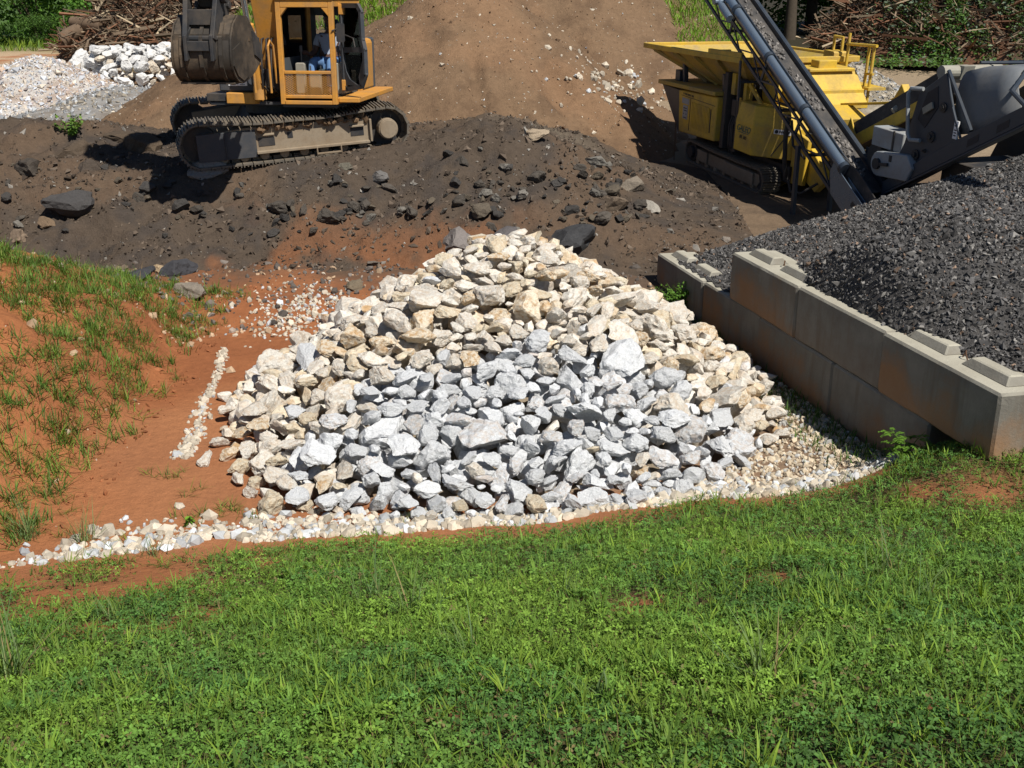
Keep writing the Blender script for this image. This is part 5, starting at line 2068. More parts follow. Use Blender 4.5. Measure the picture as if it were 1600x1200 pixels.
for side, yy in ((-1, -1.2), (1, 1.2)):
    M = UM @ Matrix.Translation((0, yy, 0))
    t_o = make_track(ex, M, 3.45, 0.42, 0.60, 0.19, side, ex_frame, sag=0.09)
    mb = MB()
    ysd = side * 0.30
    mb.cyl((1.725, side * 0.05, 0.42), (1.725, ysd, 0.42), 0.185, seg=24)
    mb.cyl((1.725, ysd, 0.42), (1.725, ysd + side * 0.02, 0.42), 0.165, seg=24)
    mb.build('final_drive', 'dusty_steel', t_o, bevel=0.006)
    mb = MB()
    mb.cyl((1.725, -0.05, 0.42), (1.725, 0.05, 0.42), 0.34, seg=22)
    for k in range(18):
        a = k * math.pi / 9
        mb.cyl((1.725 + 0.35 * math.cos(a), -0.045, 0.42 + 0.35 * math.sin(a)), (1.725 + 0.35 * math.cos(a), 0.045, 0.42 + 0.35 * math.sin(a)), 0.03, seg=6)
    mb.build('sprocket', 'dark_steel', t_o)
    mb = MB()
    mb.cyl((-1.725, -0.09, 0.42), (-1.725, 0.09, 0.42), 0.33, seg=26)
    mb.cyl((-1.725, -0.13, 0.42), (-1.725, 0.13, 0.42), 0.12, seg=16)
    mb.build('idler', 'dark_steel', t_o, bevel=0.01)
    mb = MB()
    mb.box(-1.80, -0.74, side * 0.205 - 0.012, side * 0.205 + 0.012, 0.14, 0.62)
    mb.box(-1.30, -1.28, side * 0.225 - 0.02, side * 0.225 + 0.02, 0.14, 0.62)
    mb.build('guard_plate', 'charcoal_paint', t_o, bevel=0.006)
    for x0, x1, z0, z1 in ((-0.70, -0.40, 0.32, 0.47), (0.02 - 0.18, 0.12 - 0.18, 0.42, 0.52), (1.02, 1.27, 0.34, 0.49)):
        mb = MB()
        mb.box(x0, x1, side * 0.192 - 0.006, side * 0.192 + 0.006, z0, z1)
        mb.build('frame_opening', 'dark_steel', t_o)
    # packed dirt along the frame
    r_ = np.random.default_rng(640 + side)
    P = np.column_stack([r_.uniform(-0.75, 1.35, 260), r_.uniform(-0.24, 0.24, 260), 0.64 + r_.normal(0, 0.025, 260)])
    dirt = scatter('packed_dirt', CH1, P, r_.uniform(0.03, 0.085, 260), np.tile([0.17, 0.11, 0.065], (260, 1)) * r_.uniform(0.7, 1.2, (260, 1)), 'chips', t_o, r=r_)
    dirt['kind'] = 'stuff'
mb = MB()
mb.prism([(-0.9, 0.45), (0.9, 0.45), (0.7, 0.70), (-0.7, 0.70)], -1.05, 1.05, 'y', UM)
mb.cyl((0, 0, 0.62), (0, 0, 0.795), 0.62, seg=28)
mb.build('car_body', 'dark_steel', ex, bevel=0.01)

# upper structure
mb = MB()
mb.box(-0.95, 0.30, -0.95, 1.6, 0.80, 0.86)
mb.box(-0.02, 0.44, -1.05, 1.6, 0.82, 0.875)
mb.box(0.45, 1.42, -1.20, 1.6, 0.80, 0.855)
mb.build('deck', 'charcoal_paint', ex, bevel=0.01)
mb = MB()                                            # orange side skirt boxes at the front
mb.prism([(-0.62, -1.04), (-0.12, -1.04), (0.0, -0.92), (0.0, 0.4), (-0.62, 0.4)], 0.83, 1.02, 'z')
mb.build('step_box', 'orange_paint', ex, bevel=0.015)
mb = MB()
mb.prism([(-1.0, -0.98), (-0.625, -0.98), (-0.625, 1.3), (-1.0, 1.3)], 0.865, 1.00, 'z')
mb.build('side_platform', 'dark_steel', ex, bevel=0.01)
mb = MB()
mb.prism([(-0.78, -0.92), (-0.06, -0.92), (0.0, -0.80), (0.0, 0.6), (-0.78, 0.6)], 1.025, 1.40, 'z')
tb = mb.build('tool_box', 'charcoal_paint', ex, bevel=0.03)
mb = MB()
mb.box(-0.60, -0.43, -0.931, -0.924, 1.13, 1.31)
mb.box(-0.425, -0.26, -0.931, -0.924, 1.13, 1.31)
mb.build('sticker', 'sticker_white', tb, label='white warning sticker with black figure marks')
mb = MB()
for (x0, z0, x1, z1) in ((-0.57, 1.15, -0.49, 1.27), (-0.51, 1.27, -0.46, 1.22), (-0.55, 1.20, -0.48, 1.18), (-0.58, 1.24, -0.53, 1.22), (-0.40, 1.24, -0.35, 1.17), (-0.35, 1.17, -0.29, 1.24), (-0.39, 1.15, -0.30, 1.15)):
    mb.bar((x0, -0.934, z0), (x1, -0.934, z1), 0.004, 0.010)
mb.box(-0.42, -0.265, -0.9335, -0.9315, 1.28, 1.306)
mb.build('sticker_marks', 'ink_black', tb)
mb = MB()
mb.cyl((-0.17, -0.915, 1.21), (-0.17, -0.955, 1.21), 0.075, seg=20)
mb.build('headlamp', 'dark_steel', tb)
mb = MB()
mb.cyl((-0.17, -0.956, 1.21), (-0.17, -0.962, 1.21), 0.055, seg=20)
mb.build('headlamp_glass', 'lamp_glass', tb)
mb = MB()                                            # engine hood and counterweight behind
mb.box(-1.10, 1.30, 0.62, 1.9, 0.865, 1.85, ch=0.06)
mb.build('engine_hood', 'orange_paint', ex, bevel=0.03)
mb = MB()
prof = [(-1.32, 1.92), (1.32, 1.92), (1.22, 2.35), (0.8, 2.6), (-0.8, 2.6), (-1.22, 2.35)]
mb.prism(prof, 0.85, 1.85, 'z')
mb.build('counterweight', 'charcoal_paint', ex, bevel=0.03)

# cab (x 0.46..1.45, y -1.33..0.45)
CX0, CX1, CY0, CY1, CZ0, CZ1 = 0.46, 1.45, -1.33, 0.45, 0.86, 2.56
mb = MB()
p = 0.085
# front frame: posts, header with chamfered corners, mid rail, sill
mb.box(CX0, CX0 + p, CY0, CY0 + p, CZ0, CZ1 - 0.02)
mb.box(CX1 - p, CX1, CY0, CY0 + p, CZ0, CZ1 - 0.02)
mb.box(CX0 + p, CX1 - p, CY0, CY0 + p, CZ1 - 0.13, CZ1 - 0.02)
for x0, sx in ((CX0 + p, 1), (CX1 - p, -1)):
    mb.prism([(x0, CZ1 - 0.131), (x0 + sx * 0.12, CZ1 - 0.131), (x0, CZ1 - 0.27)], CY0 + 0.004, CY0 + p - 0.004)
mb.box(CX0 + p, CX1 - p, CY0 + 0.004, CY0 + 0.05, CZ0 + 0.50, CZ0 + 0.555)
mb.box(CX0 + p, CX1 - p, CY0 + 0.004, CY0 + 0.05, CZ0 + 0.10, CZ0 + 0.155)
mb.box(CX0 + p, CX1 - p, CY0 - 0.015, CY0 + 0.08, CZ0, CZ0 + 0.065)
# rear posts and side sills / roof rails
mb.box(CX0, CX0 + p, CY1 - p, CY1, CZ0, CZ1 - 0.02)
mb.box(CX1 - p, CX1, CY1 - p, CY1, CZ0, CZ1 - 0.02)
for x0 in (CX0, CX1 - p):
    mb.box(x0 + 0.003, x0 + p - 0.003, CY0 + p, CY1 - p, CZ0, CZ0 + 0.10)
    mb.box(x0 + 0.003, x0 + p - 0.003, CY0 + p, CY1 - p, CZ1 - 0.12, CZ1 - 0.02)
cabf = mb.build('cab_frame', 'orange_paint', ex, bevel=0.008)
mb = MB()
mb.box(CX0 - 0.015, CX1 + 0.015, CY0 - 0.02, CY1 + 0.02, CZ1 - 0.019, CZ1 + 0.045, ch=0.012)
mb.build('cab_roof', 'orange_paint', ex, bevel=0.01)
mb = MB()                                           # expanded-metal guard: crossing strips
gx0, gx1, gz0, gz1 = CX0 + p, CX1 - p, CZ0 + 0.155, CZ0 + 0.50
step = 0.058
k = -20
while k < 60:
    for sgn in (1, -1):
        # line z = gz0 + sgn*0.62*(x - xk)
        xk = gx0 + k * step
        za = gz0 + sgn * 0.62 * (gx0 - xk)
        zb = gz0 + sgn * 0.62 * (gx1 - xk)
        # clip to the frame
        t0, t1 = 0.0, 1.0
        dz = zb - za
        lo, hi = sorted(((gz0 - za) / dz, (gz1 - za) / dz))
        t0, t1 = max(t0, lo), min(t1, hi)
        if t1 - t0 > 0.01:
            mb.bar((gx0 + (gx1 - gx0) * t0, CY0 + 0.03 + 0.004 * sgn, za + dz * t0), (gx0 + (gx1 - gx0) * t1, CY0 + 0.03 + 0.004 * sgn, za + dz * t1), 0.005, 0.008)
    k += 1
mb.build('guard_mesh', 'orange_paint', ex)
mb = MB()                                           # inside: floor, rear wall with openings, headliner
mb.box(CX0 + 0.09, CX1 - 0.09, CY0 + 0.09, CY1 - 0.09, CZ0 + 0.10, CZ0 + 0.13)
mb.box(CX0 + p, CX1 - p, CY1 - 0.06, CY1 - 0.02, CZ0 + 0.1, CZ0 + 0.95)
mb.box(CX0 + p, CX0 + 0.17, CY1 - 0.06, CY1 - 0.02, CZ0 + 0.95, CZ1 - 0.12)
mb.box(CX0 + 0.42, CX0 + 0.53, CY1 - 0.06, CY1 - 0.02, CZ0 + 0.95, CZ1 - 0.12)
mb.box(CX1 - 0.15, CX1 - p, CY1 - 0.06, CY1 - 0.02, CZ0 + 0.95, CZ1 - 0.12)
mb.box(CX0 + 0.09, CX1 - 0.09, CY1 - 0.06, CY1 - 0.02, CZ1 - 0.28, CZ1 - 0.12)
mb.box(CX0 + 0.09, CX1 - 0.09, CY0 + 0.09, CY1 - 0.08, CZ1 - 0.10, CZ1 - 0.03)
mb.box(CX0 + 0.02, CX0 + 0.05, CY0 + 0.09, CY1 - 0.09, CZ0 + 0.10, CZ0 + 0.75)
mb.build('cab_interior', 'cab_trim', ex)
mb = MB()
mb.box(CX0 + 0.03, CX0 + 0.036, CY0 + 0.09, CY1 - 0.09, CZ0 + 0.751, CZ1 - 0.12)
mb.box(CX0 + 0.175, CX1 - 0.155, CY1 - 0.045, CY1 - 0.039, CZ0 + 0.955, CZ1 - 0.285)
mb.build('window_pane', 'cab_glass', ex)
# seat, consoles, levers
SX = CX0 + 0.56
mb = MB()
mb.box(SX - 0.25, SX + 0.25, -0.55, -0.05, CZ0 + 0.42, CZ0 + 0.54, ch=0.03)
mb.prism([(-0.10, CZ0 + 0.50), (0.02, CZ0 + 0.50), (0.14, CZ0 + 1.12), (0.04, CZ0 + 1.14)], SX - 0.24, SX + 0.24, 'x')
mb.box(SX - 0.13, SX + 0.13, 0.06, 0.14, CZ0 + 1.15, CZ0 + 1.36, ch=0.03)
mb.build('seat', 'seat_cloth', ex, bevel=0.02)
mb = MB()
for sx in (-1, 1):
    xc = SX + sx * 0.34
    mb.box(xc - 0.085, xc + 0.085, -0.85, -0.05, CZ0 + 0.14, CZ0 + 0.66, ch=0.02)
mb.box(SX - 0.10, SX + 0.10, -1.12, -1.02, CZ0 + 0.14, CZ0 + 0.52)
mb.build('console', 'console_plastic', ex, bevel=0.02)
mb = MB()
for sx in (-1, 1):
    xc = SX + sx * 0.34
    mb.cyl((xc, -0.72, CZ0 + 0.66), (xc + sx * -0.01, -0.76, CZ0 + 0.86), 0.015, seg=8)
    mb.cyl((xc + sx * -0.01, -0.76, CZ0 + 0.84), (xc + sx * -0.015, -0.775, CZ0 + 0.94), 0.028, 0.024, seg=10)
for sx in (-1, 1):
    mb.cyl((SX + sx * 0.09, -0.95, CZ0 + 0.13), (SX + sx * 0.09, -1.05, CZ0 + 0.62), 0.012, seg=6)
mb.build('control_lever', 'cab_trim', ex)
# open door, swung back along the cab side
DM = Matrix.Translation((CX1 + 0.02, CY0 + 0.42, 0)) @ Matrix.Rotation(math.radians(-38), 4, 'Z')
mb = MB()
dw, dz0, dz1 = 0.62, CZ0 + 0.28, CZ1 - 0.10
outer = [(0.02, dz0), (0.10, dz0 - 0.05), (0.50, dz0 + 0.02), (dw, dz0 + 0.22), (dw, dz0 + 0.62), (dw - 0.05, dz0 + 0.78), (dw - 0.06, dz1 - 0.10), (dw - 0.14, dz1), (0.02, dz1)]
inner_lo = [(0.09, dz0 + 0.22), (0.16, dz0 + 0.08), (0.40, dz0 + 0.10), (dw - 0.10, dz0 + 0.28), (dw - 0.10, dz0 + 0.55), (0.09, dz0 + 0.55)]
inner_hi = [(0.09, dz0 + 0.66), (dw - 0.13, dz0 + 0.68), (dw - 0.13, dz1 - 0.11), (dw - 0.17, dz1 - 0.07), (0.09, dz1 - 0.07)]


def frame_ring(mb, pts, wd, t0, t1, M):
    n = len(pts)
    for i in range(n):
        a, b = pts[i], pts[(i + 1) % n]
        mb.bar((a[0], (t0 + t1) / 2, a[1]), (b[0], (t0 + t1) / 2, b[1]), t1 - t0, wd, M)
    for a in pts:
        mb.cyl((a[0], t0, a[1]), (a[0], t1, a[1]), wd / 2, seg=8, M=M)


frame_ring(mb, outer, 0.075, -0.025, 0.025, DM)
mb.bar((0.03, 0, dz0 + 0.60), (dw - 0.03, 0, dz0 + 0.62), 0.048, 0.085, DM)
mb.prism([(0.03, dz0 + 0.02), (0.42, dz0 + 0.03), (0.20, dz0 + 0.12), (0.10, dz0 + 0.25), (0.03, dz0 + 0.5)], -0.018, 0.018, 'y', DM)
mb.prism([(dw, dz0 + 0.22), (dw, dz0 + 0.55), (dw - 0.08, dz0 + 0.4), (dw - 0.18, dz0 + 0.17), (0.46, dz0 + 0.06)], -0.017, 0.017, 'y', DM)
door = mb.build('door', 'charcoal_paint', ex)
mb = MB()
mb.prism([(q[0], q[1]) for q in outer], -0.004, 0.004, 'y', DM)
mb.build('door_pane', 'cab_glass', door)
mb = MB()
mb.tube([DM @ Vector((0.10, -0.05, dz0 + 0.86)), DM @ Vector((0.38, -0.05, dz0 + 0.80)), DM @ Vector((0.42, -0.05, dz0 + 0.66))], 0.012, 6)
mb.build('door_handle', 'dark_steel', door)
for z in (dz0 + 0.02, dz1 - 0.06):
    mb = MB()
    mb.box(CX1 - 0.01, CX1 + 0.10, CY0 + 0.36, CY0 + 0.46, z - 0.09, z + 0.09)
    mb.build('door_hinge', 'orange_paint', ex, bevel=0.01)
mb = MB()
mb.box(CX1 + 0.001, CX1 + 0.36, CY0 + 0.10, CY1 + 0.9, CZ0 + 0.03, CZ0 + 0.11)
mb.build('catwalk', 'orange_paint', ex, bevel=0.01)
mb = MB()
mb.tube([(CX1 - 0.03, CY0 - 0.02, CZ0 + 1.2), (CX1 + 0.10, CY0 + 0.02, CZ0 + 1.25), (CX1 + 0.10, CY0 + 0.02, CZ0 + 1.33)], 0.012, 6)
mb.box(CX1 + 0.04, CX1 + 0.18, CY0 + 0.0, CY0 + 0.035, CZ0 + 1.02, CZ0 + 1.32, ch=0.02)
mb.build('mirror', 'dark_steel', ex)

# boom, stick, bucket (centre plane x = BX)
BX = 0.16


def beam(mb, pts, widths, halfx, bx=BX):
    """box beam following (y,z) points with given depth; halfx half width"""
    n = len(pts)
    V, Fc = [], []
    for i in range(n):
        a = Vector(pts[max(i - 1, 0)])
        b = Vector(pts[min(i + 1, n - 1)])
        d = (b - a).normalized()
        nn = Vector((-d.y, d.x))
        w = widths[i] / 2
        for sx, sn in ((-1, -1), (1, -1), (1, 1), (-1, 1)):
            q = Vector(pts[i]) + nn * (w * sn)
            V.append((bx + sx * halfx, q.x, q.y))
    for i in range(n - 1):
        for k in range(4):
            Fc.append((i * 4 + k, i * 4 + (k + 1) % 4, (i + 1) * 4 + (k + 1) % 4, (i + 1) * 4 + k))
    Fc += [(3, 2, 1, 0), tuple((n - 1) * 4 + k for k in range(4))]
    mb.add(V, Fc)


mb = MB()
beam(mb, [(-0.55, 1.15), (-0.72, 1.65), (-1.0, 2.7), (-1.45, 3.7), (-2.2, 4.6), (-3.4, 5.15), (-4.5, 5.4)], [0.40, 0.55, 0.66, 0.74, 0.70, 0.55, 0.36], 0.205, 0.24)
bo = mb.build('boom', 'orange_paint', ex, bevel=0.015)
mb = MB()
mb.cyl((0.03, -1.12, 1.02), (0.02, -1.42, 2.05), 0.085, seg=16)
mb.cyl((0.02, -1.41, 2.03), (0.02, -1.45, 2.16), 0.098, seg=16)
mb.cyl((0.03, -1.12, 0.92), (0.03, -1.12, 1.14), 0.11, seg=12)
bc = mb.build('boom_cylinder', 'orange_paint', ex, True)
mb = MB()
mb.cyl((0.02, -1.45, 2.16), (0.0, -1.75, 3.5), 0.05, seg=12)
mb.build('piston_rod', 'chrome_rod', bc, True)
mb = MB()
mb.tube([(-0.05, -1.50, 2.1), (-0.05, -1.40, 1.8), (-0.05, -1.30, 1.5), (-0.03, -1.25, 1.2)], 0.018, 6)
for k in range(4):
    x = 0.06 + k * 0.085
    mb.tube([(x, -0.95, 1.95), (x + 0.01, -1.22, 1.92), (x + 0.02, -1.32, 1.55), (x - 0.02, -1.22, 1.15), (x, -0.9, 1.0)], 0.016, 6)
mb.build('hydraulic_hose', 'dark_steel', ex, True)
mb = MB()
for x in (0.04, 0.32):
    mb.tube([(x, -1.36, 1.05), (x, -1.40, 1.82), (x + 0.02, -1.34, 1.90), (x + 0.05, -1.28, 1.82), (x + 0.06, -1.22, 1.2)], 0.02, 7)
mb.build('swing_pipe', 'orange_paint', ex, True)
mb = MB()
mb.box(-0.16, 0.40, -1.0, -0.45, 1.04, 1.42)
mb.cyl((-0.22, -0.62, 1.28), (0.55, -0.62, 1.28), 0.12, seg=14)
mb.build('boom_foot', 'dark_steel', ex, bevel=0.015)
mb = MB()
beam(mb, [(-4.95, 6.05), (-4.55, 5.45), (-4.05, 4.3), (-3.55, 3.1), (-3.28, 2.50)], [0.32, 0.62, 0.48, 0.36, 0.26], 0.17, BX)
mb.build('stick', 'dark_steel', ex, bevel=0.012)
BKX = BX + 0.0
mb = MB()
mb.cyl((BKX - 0.12, -3.95, 3.55), (BKX - 0.12, -3.62, 2.62), 0.042, seg=12)
bk = mb.build('bucket_cylinder_rod', 'chrome_rod', ex, True)
mb = MB()
mb.cyl((BKX - 0.12, -4.6, 5.3), (BKX - 0.12, -3.95, 3.5), 0.085, seg=14)
mb.cyl((BKX + 0.16, -4.45, 5.0), (BKX + 0.13, -3.62, 2.6), 0.035, seg=10)
mb.build('bucket_cylinder', 'orange_paint', ex, True)
# linkage
mb = MB()
mb.cyl((BKX - 0.34, -3.62, 2.60), (BKX + 0.34, -3.62, 2.60), 0.055, seg=12)
mb.cyl((BKX - 0.36, -3.62, 2.60), (BKX - 0.28, -3.62, 2.60), 0.10, seg=14)
mb.cyl((BKX + 0.28, -3.62, 2.60), (BKX + 0.36, -3.62, 2.60), 0.10, seg=14)
for sx in (-0.24, 0.24):
    mb.bar((BKX + sx, -3.62, 2.62), (BKX + sx * 0.9, -3.86, 1.98), 0.07, 0.24)
    mb.bar((BKX + sx, -3.62, 2.60), (BKX + sx, -3.2, 2.72), 0.045, 0.11)
mb.cyl((BKX - 0.27, -3.82, 2.02), (BKX + 0.27, -3.82, 2.02), 0.06, seg=12)
mb.cyl((BKX - 0.27, -3.28, 2.48), (BKX + 0.27, -3.28, 2.48), 0.06, seg=12)
mb.box(BKX - 0.19, BKX + 0.19, -3.96, -3.86, 1.84, 1.98)
mb.box(BKX - 0.2, BKX + 0.2, -3.80, -3.72, 2.2, 2.42)
for sx in (-0.2, 0.2):
    mb.prism([(-3.34, 2.53), (-3.20, 2.46), (-3.40, 1.85), (-4.0, 1.70), (-4.0, 2.06), (-3.80, 2.16)], BKX + sx - 0.025, BKX + sx + 0.025, 'x')
mb.build('bucket_linkage', 'dark_steel', ex, bevel=0.008)
# bucket shell: profile in (y,z)
prof = [(-3.14, 2.32), (-3.50, 2.34), (-3.72, 2.22), (-3.86, 2.02), (-3.90, 1.78), (-3.88, 1.62), (-3.80, 1.49), (-3.67, 1.40), (-3.48, 1.36), (-3.20, 1.40), (-2.92, 1.50), (-2.64, 1.64)]
hw = 0.44
mb = MB()
n = len(prof)
ctr = Vector((-3.3, 1.9))
inn = []
for i in range(n):
    q = Vector(prof[i])
    inn.append(q + (ctr - q).normalized() * 0.035)
V = [(BKX + sx * hw, q[0], q[1]) for sx in (-1, 1) for q in prof] + [(BKX + sx * (hw - 0.001), q[0], q[1]) for sx in (-1, 1) for q in inn]
Fc = []
for i in range(n - 1):
    Fc.append((i, i + 1, n + i + 1, n + i))
    Fc.append((2 * n + i, 3 * n + i, 3 * n + i + 1, 2 * n + i + 1))
Fc += [(0, n, 3 * n, 2 * n), (n - 1, 2 * n + n - 1, 3 * n + n - 1, 2 * n - 1)]
mb.add(V, Fc)
for sx in (-1, 1):
    x = BKX + sx * (hw + 0.002)
    mb.prism(prof + [(-2.72, 1.98), (-2.95, 2.18)], x - 0.02, x + 0.02, 'x')
    mb.prism([(-3.86, 1.86), (-3.86, 1.63), (-3.72, 1.48), (-3.5, 1.40), (-3.25, 1.46), (-3.3, 1.75), (-3.55, 1.95)], x + sx * 0.021, x + sx * 0.042, 'x')
bu = mb.build('bucket', 'bucket_steel', ex, True)
mb = MB()
for z0, z1, y0, y1 in ((1.98, 2.16, -3.89, -3.70),):
    mb.bar((BKX - hw + 0.02, -3.85, 2.02), (BKX + hw - 0.02, -3.85, 2.02), 0.03, 0.12)
mb.bar((BKX - hw + 0.02, -3.66, 1.375), (BKX + hw - 0.02, -3.66, 1.375), 0.16, 0.03)
mb.build('wear_plate', 'bucket_steel', bu)
for x in (BKX - 0.30, BKX, BKX + 0.30):
    mb = MB()
    for i in range(2, 9):
        q0, q1 = Vector(prof[i]), Vector(prof[i + 1])
        c0 = (q0 - ctr).normalized() * 0.012
        c1 = (q1 - ctr).normalized() * 0.012
        mb.bar((x, q0.x + c0.x, q0.y + c0.y), (x, q1.x + c1.x, q1.y + c1.y), 0.055, 0.03)
    mb.build('wear_bar', 'bucket_steel', bu)
for sx in (-1, 1):
    mb = MB()
    mb.prism([(-2.72, 1.98), (-2.60, 1.72), (-2.70, 1.66), (-2.95, 1.75), (-3.0, 2.1)], BKX + sx * (hw + 0.03) - 0.015, BKX + sx * (hw + 0.03) + 0.015, 'x')
    mb.build('side_cutter', 'dark_steel', bu)
r_ = np.random.default_rng(655)
Pd = np.column_stack([r_.uniform(BKX - hw + 0.05, BKX + hw - 0.05, 160), r_.uniform(-3.7, -2.8, 160), np.zeros(160)])
Pd[:, 2] = np.interp(Pd[:, 1], [-3.7, -3.3, -2.8], [2.0, 2.05, 1.85]) + r_.normal(0, 0.05, 160)
o = scatter('soil_load', CH1, Pd, r_.uniform(0.05, 0.13, 160), np.tile([0.10, 0.07, 0.045], (160, 1)) * r_.uniform(0.7, 1.3, (160, 1)), 'chips', bu, r=r_)
o['kind'] = 'stuff'
for k in range(5):
    x = BKX - hw + 0.08 + k * (2 * hw - 0.16) / 4
    mb = MB()
    mb.hexa([(x - 0.05, -2.70, 1.60), (x + 0.05, -2.70, 1.60), (x + 0.05, -2.64, 1.73), (x - 0.05, -2.64, 1.73),
             (x - 0.03, -2.47, 1.72), (x + 0.03, -2.47, 1.72), (x + 0.03, -2.46, 1.76), (x - 0.03, -2.46, 1.76)])
    mb.build('bucket_tooth', 'dark_steel', bu)

# ---- the driver, seated (own frame: same axes as the excavator)
drv = empty('person', EXO, (0, 0, math.radians(-7)))
tag(drv, 'excavator driver in grey t-shirt, blue jeans and dark cap seated in the cab', 'person')


def skin(name, nodes, edges, mat, parent, sub=2, root_i=0):
    me = bpy.data.meshes.new(name)
    me.from_pydata([q[0] for q in nodes], edges, [])
    o = link(name, me, parent, mat)
    mo = o.modifiers.new('skin', 'SKIN')
    if not me.skin_vertices:
        me.skin_vertices.new()
    for sv, q in zip(me.skin_vertices[0].data, nodes):
        r_ = q[1]
        sv.radius = r_ if hasattr(r_, '__len__') else (r_, r_)
    me.skin_vertices[0].data[root_i].use_root = True
    mo.use_smooth_shade = True
    s2 = o.modifiers.new('sub', 'SUBSURF')
    s2.levels = s2.render_levels = sub
    return o


HX, HY, HZ = SX + 0.03, -0.26, CZ0 + 0.62              # hips on the seat
# clothed body: pelvis, torso, neck, arms to the wrist, legs to the ankle (one continuous mesh)
body = [((HX, HY, HZ), (0.17, 0.13)), ((HX, HY + 0.06, HZ + 0.20), (0.165, 0.115)), ((HX, HY + 0.10, HZ + 0.40), (0.18, 0.115)), ((HX, HY + 0.10, HZ + 0.50), (0.12, 0.09)), ((HX, HY + 0.08, HZ + 0.58), (0.058, 0.058)), ((HX, HY + 0.05, HZ + 0.66), (0.06, 0.06))]
be = [(0, 1), (1, 2), (2, 3), (3, 4), (4, 5)]
for sx in (-1, 1):
    b0 = len(body)
    body += [((HX + sx * 0.20, HY + 0.10, HZ + 0.44), 0.075), ((HX + sx * 0.27, HY + 0.04, HZ + 0.20), 0.055), ((HX + sx * 0.30, HY - 0.16, HZ + 0.15), 0.042), ((HX + sx * 0.315, HY - 0.34, HZ + 0.20), 0.032)]
    be += [(2, b0), (b0, b0 + 1), (b0 + 1, b0 + 2), (b0 + 2, b0 + 3)]
    l0 = len(body)
    body += [((HX + sx * 0.12, HY - 0.06, HZ - 0.01), 0.105), ((HX + sx * 0.15, HY - 0.30, HZ + 0.04), 0.09), ((HX + sx * 0.16, HY - 0.50, HZ + 0.05), 0.07), ((HX + sx * 0.16, HY - 0.58, HZ - 0.20), 0.056), ((HX + sx * 0.16, HY - 0.60, HZ - 0.42), 0.045), ((HX + sx * 0.165, HY - 0.78, HZ - 0.46), 0.042)]
    be += [(0, l0), (l0, l0 + 1), (l0 + 1, l0 + 2), (l0 + 2, l0 + 3), (l0 + 3, l0 + 4), (l0 + 4, l0 + 5)]
bo_ = skin('body', body, be, 'skin', drv)
# shirt and jeans as clothing just outside the body
sh = [((HX, HY, HZ + 0.02), (0.182, 0.14)), ((HX, HY + 0.06, HZ + 0.20), (0.18, 0.128)), ((HX, HY + 0.10, HZ + 0.40), (0.195, 0.128)), ((HX, HY + 0.10, HZ + 0.50), (0.13, 0.098)), ((HX, HY + 0.09, HZ + 0.535), (0.09, 0.08))]
se = [(0, 1), (1, 2), (2, 3), (3, 4)]
for sx in (-1, 1):
    b0 = len(sh)
    sh += [((HX + sx * 0.20, HY + 0.10, HZ + 0.44), 0.088), ((HX + sx * 0.25, HY + 0.06, HZ + 0.27), 0.078)]
    se += [(2, b0), (b0, b0 + 1)]
skin('shirt', sh, se, 'shirt', drv)
je = [((HX, HY, HZ), (0.178, 0.138))]
jed = []
for sx in (-1, 1):
    l0 = len(je)
    je += [((HX + sx * 0.12, HY - 0.06, HZ - 0.01), 0.115), ((HX + sx * 0.15, HY - 0.30, HZ + 0.04), 0.10), ((HX + sx * 0.16, HY - 0.50, HZ + 0.05), 0.082), ((HX + sx * 0.16, HY - 0.58, HZ - 0.20), 0.070), ((HX + sx * 0.16, HY - 0.60, HZ - 0.38), 0.062)]
    jed += [(0, l0), (l0, l0 + 1), (l0 + 1, l0 + 2), (l0 + 2, l0 + 3), (l0 + 3, l0 + 4)]
skin('jeans', je, jed, 'jeans', drv)
# head: shaped ellipsoid with brow, nose, chin, ears
V, Fc = ICO[3]
V = V.copy()
V *= np.array([0.078, 0.098, 0.122])
fr = V[:, 1] < 0
V[:, 0] *= 1 - 0.22 * sstep(0.0, -0.12, V[:, 2])
nose = np.exp(-((V[:, 0] / 0.014) ** 2 + ((V[:, 2] + 0.012) / 0.028) ** 2)) * fr
V[:, 1] -= 0.024 * nose
brow = np.exp(-((V[:, 2] - 0.028) / 0.012) ** 2 - (V[:, 0] / 0.05) ** 2) * fr
V[:, 1] -= 0.006 * brow
eye = (np.exp(-(((V[:, 0] - 0.03) / 0.013) ** 2 + ((V[:, 2] - 0.008) / 0.010) ** 2)) + np.exp(-(((V[:, 0] + 0.03) / 0.013) ** 2 + ((V[:, 2] - 0.008) / 0.010) ** 2))) * fr
V[:, 1] += 0.009 * eye
mouth = np.exp(-((V[:, 2] + 0.062) / 0.007) ** 2 - (V[:, 0] / 0.026) ** 2) * fr
V[:, 1] += 0.006 * mouth
for sx in (-1, 1):
    ear = np.exp(-(((V[:, 1] - 0.008) / 0.018) ** 2 + ((V[:, 2] - 0.0) / 0.028) ** 2)) * (V[:, 0] * sx > 0)
    V[:, 0] += sx * 0.016 * ear
hd = link('head', mesh_np('head', V, Fc, None, True), drv, 'skin')
hd.location = (HX, HY + 0.03, HZ + 0.76)
hd.rotation_euler = (math.radians(6), 0, math.radians(14))
mb = MB()
seg = 18
rings = []
for k in range(6):
    t = k / 5
    rings.append((0.090 * math.cos(t * 1.5), 0.108 * math.cos(t * 1.5), 0.045 + 0.088 * math.sin(t * 1.5)))
V_, F_ = [], []
for (rx, ry, z) in rings:
    for i in range(seg):
        a = 2 * math.pi * i / seg
        V_.append((rx * math.cos(a), ry * math.sin(a), z))
for k in range(5):
    for i in range(seg):
        F_.append((k * seg + i, k * seg + (i + 1) % seg, (k + 1) * seg + (i + 1) % seg, (k + 1) * seg + i))
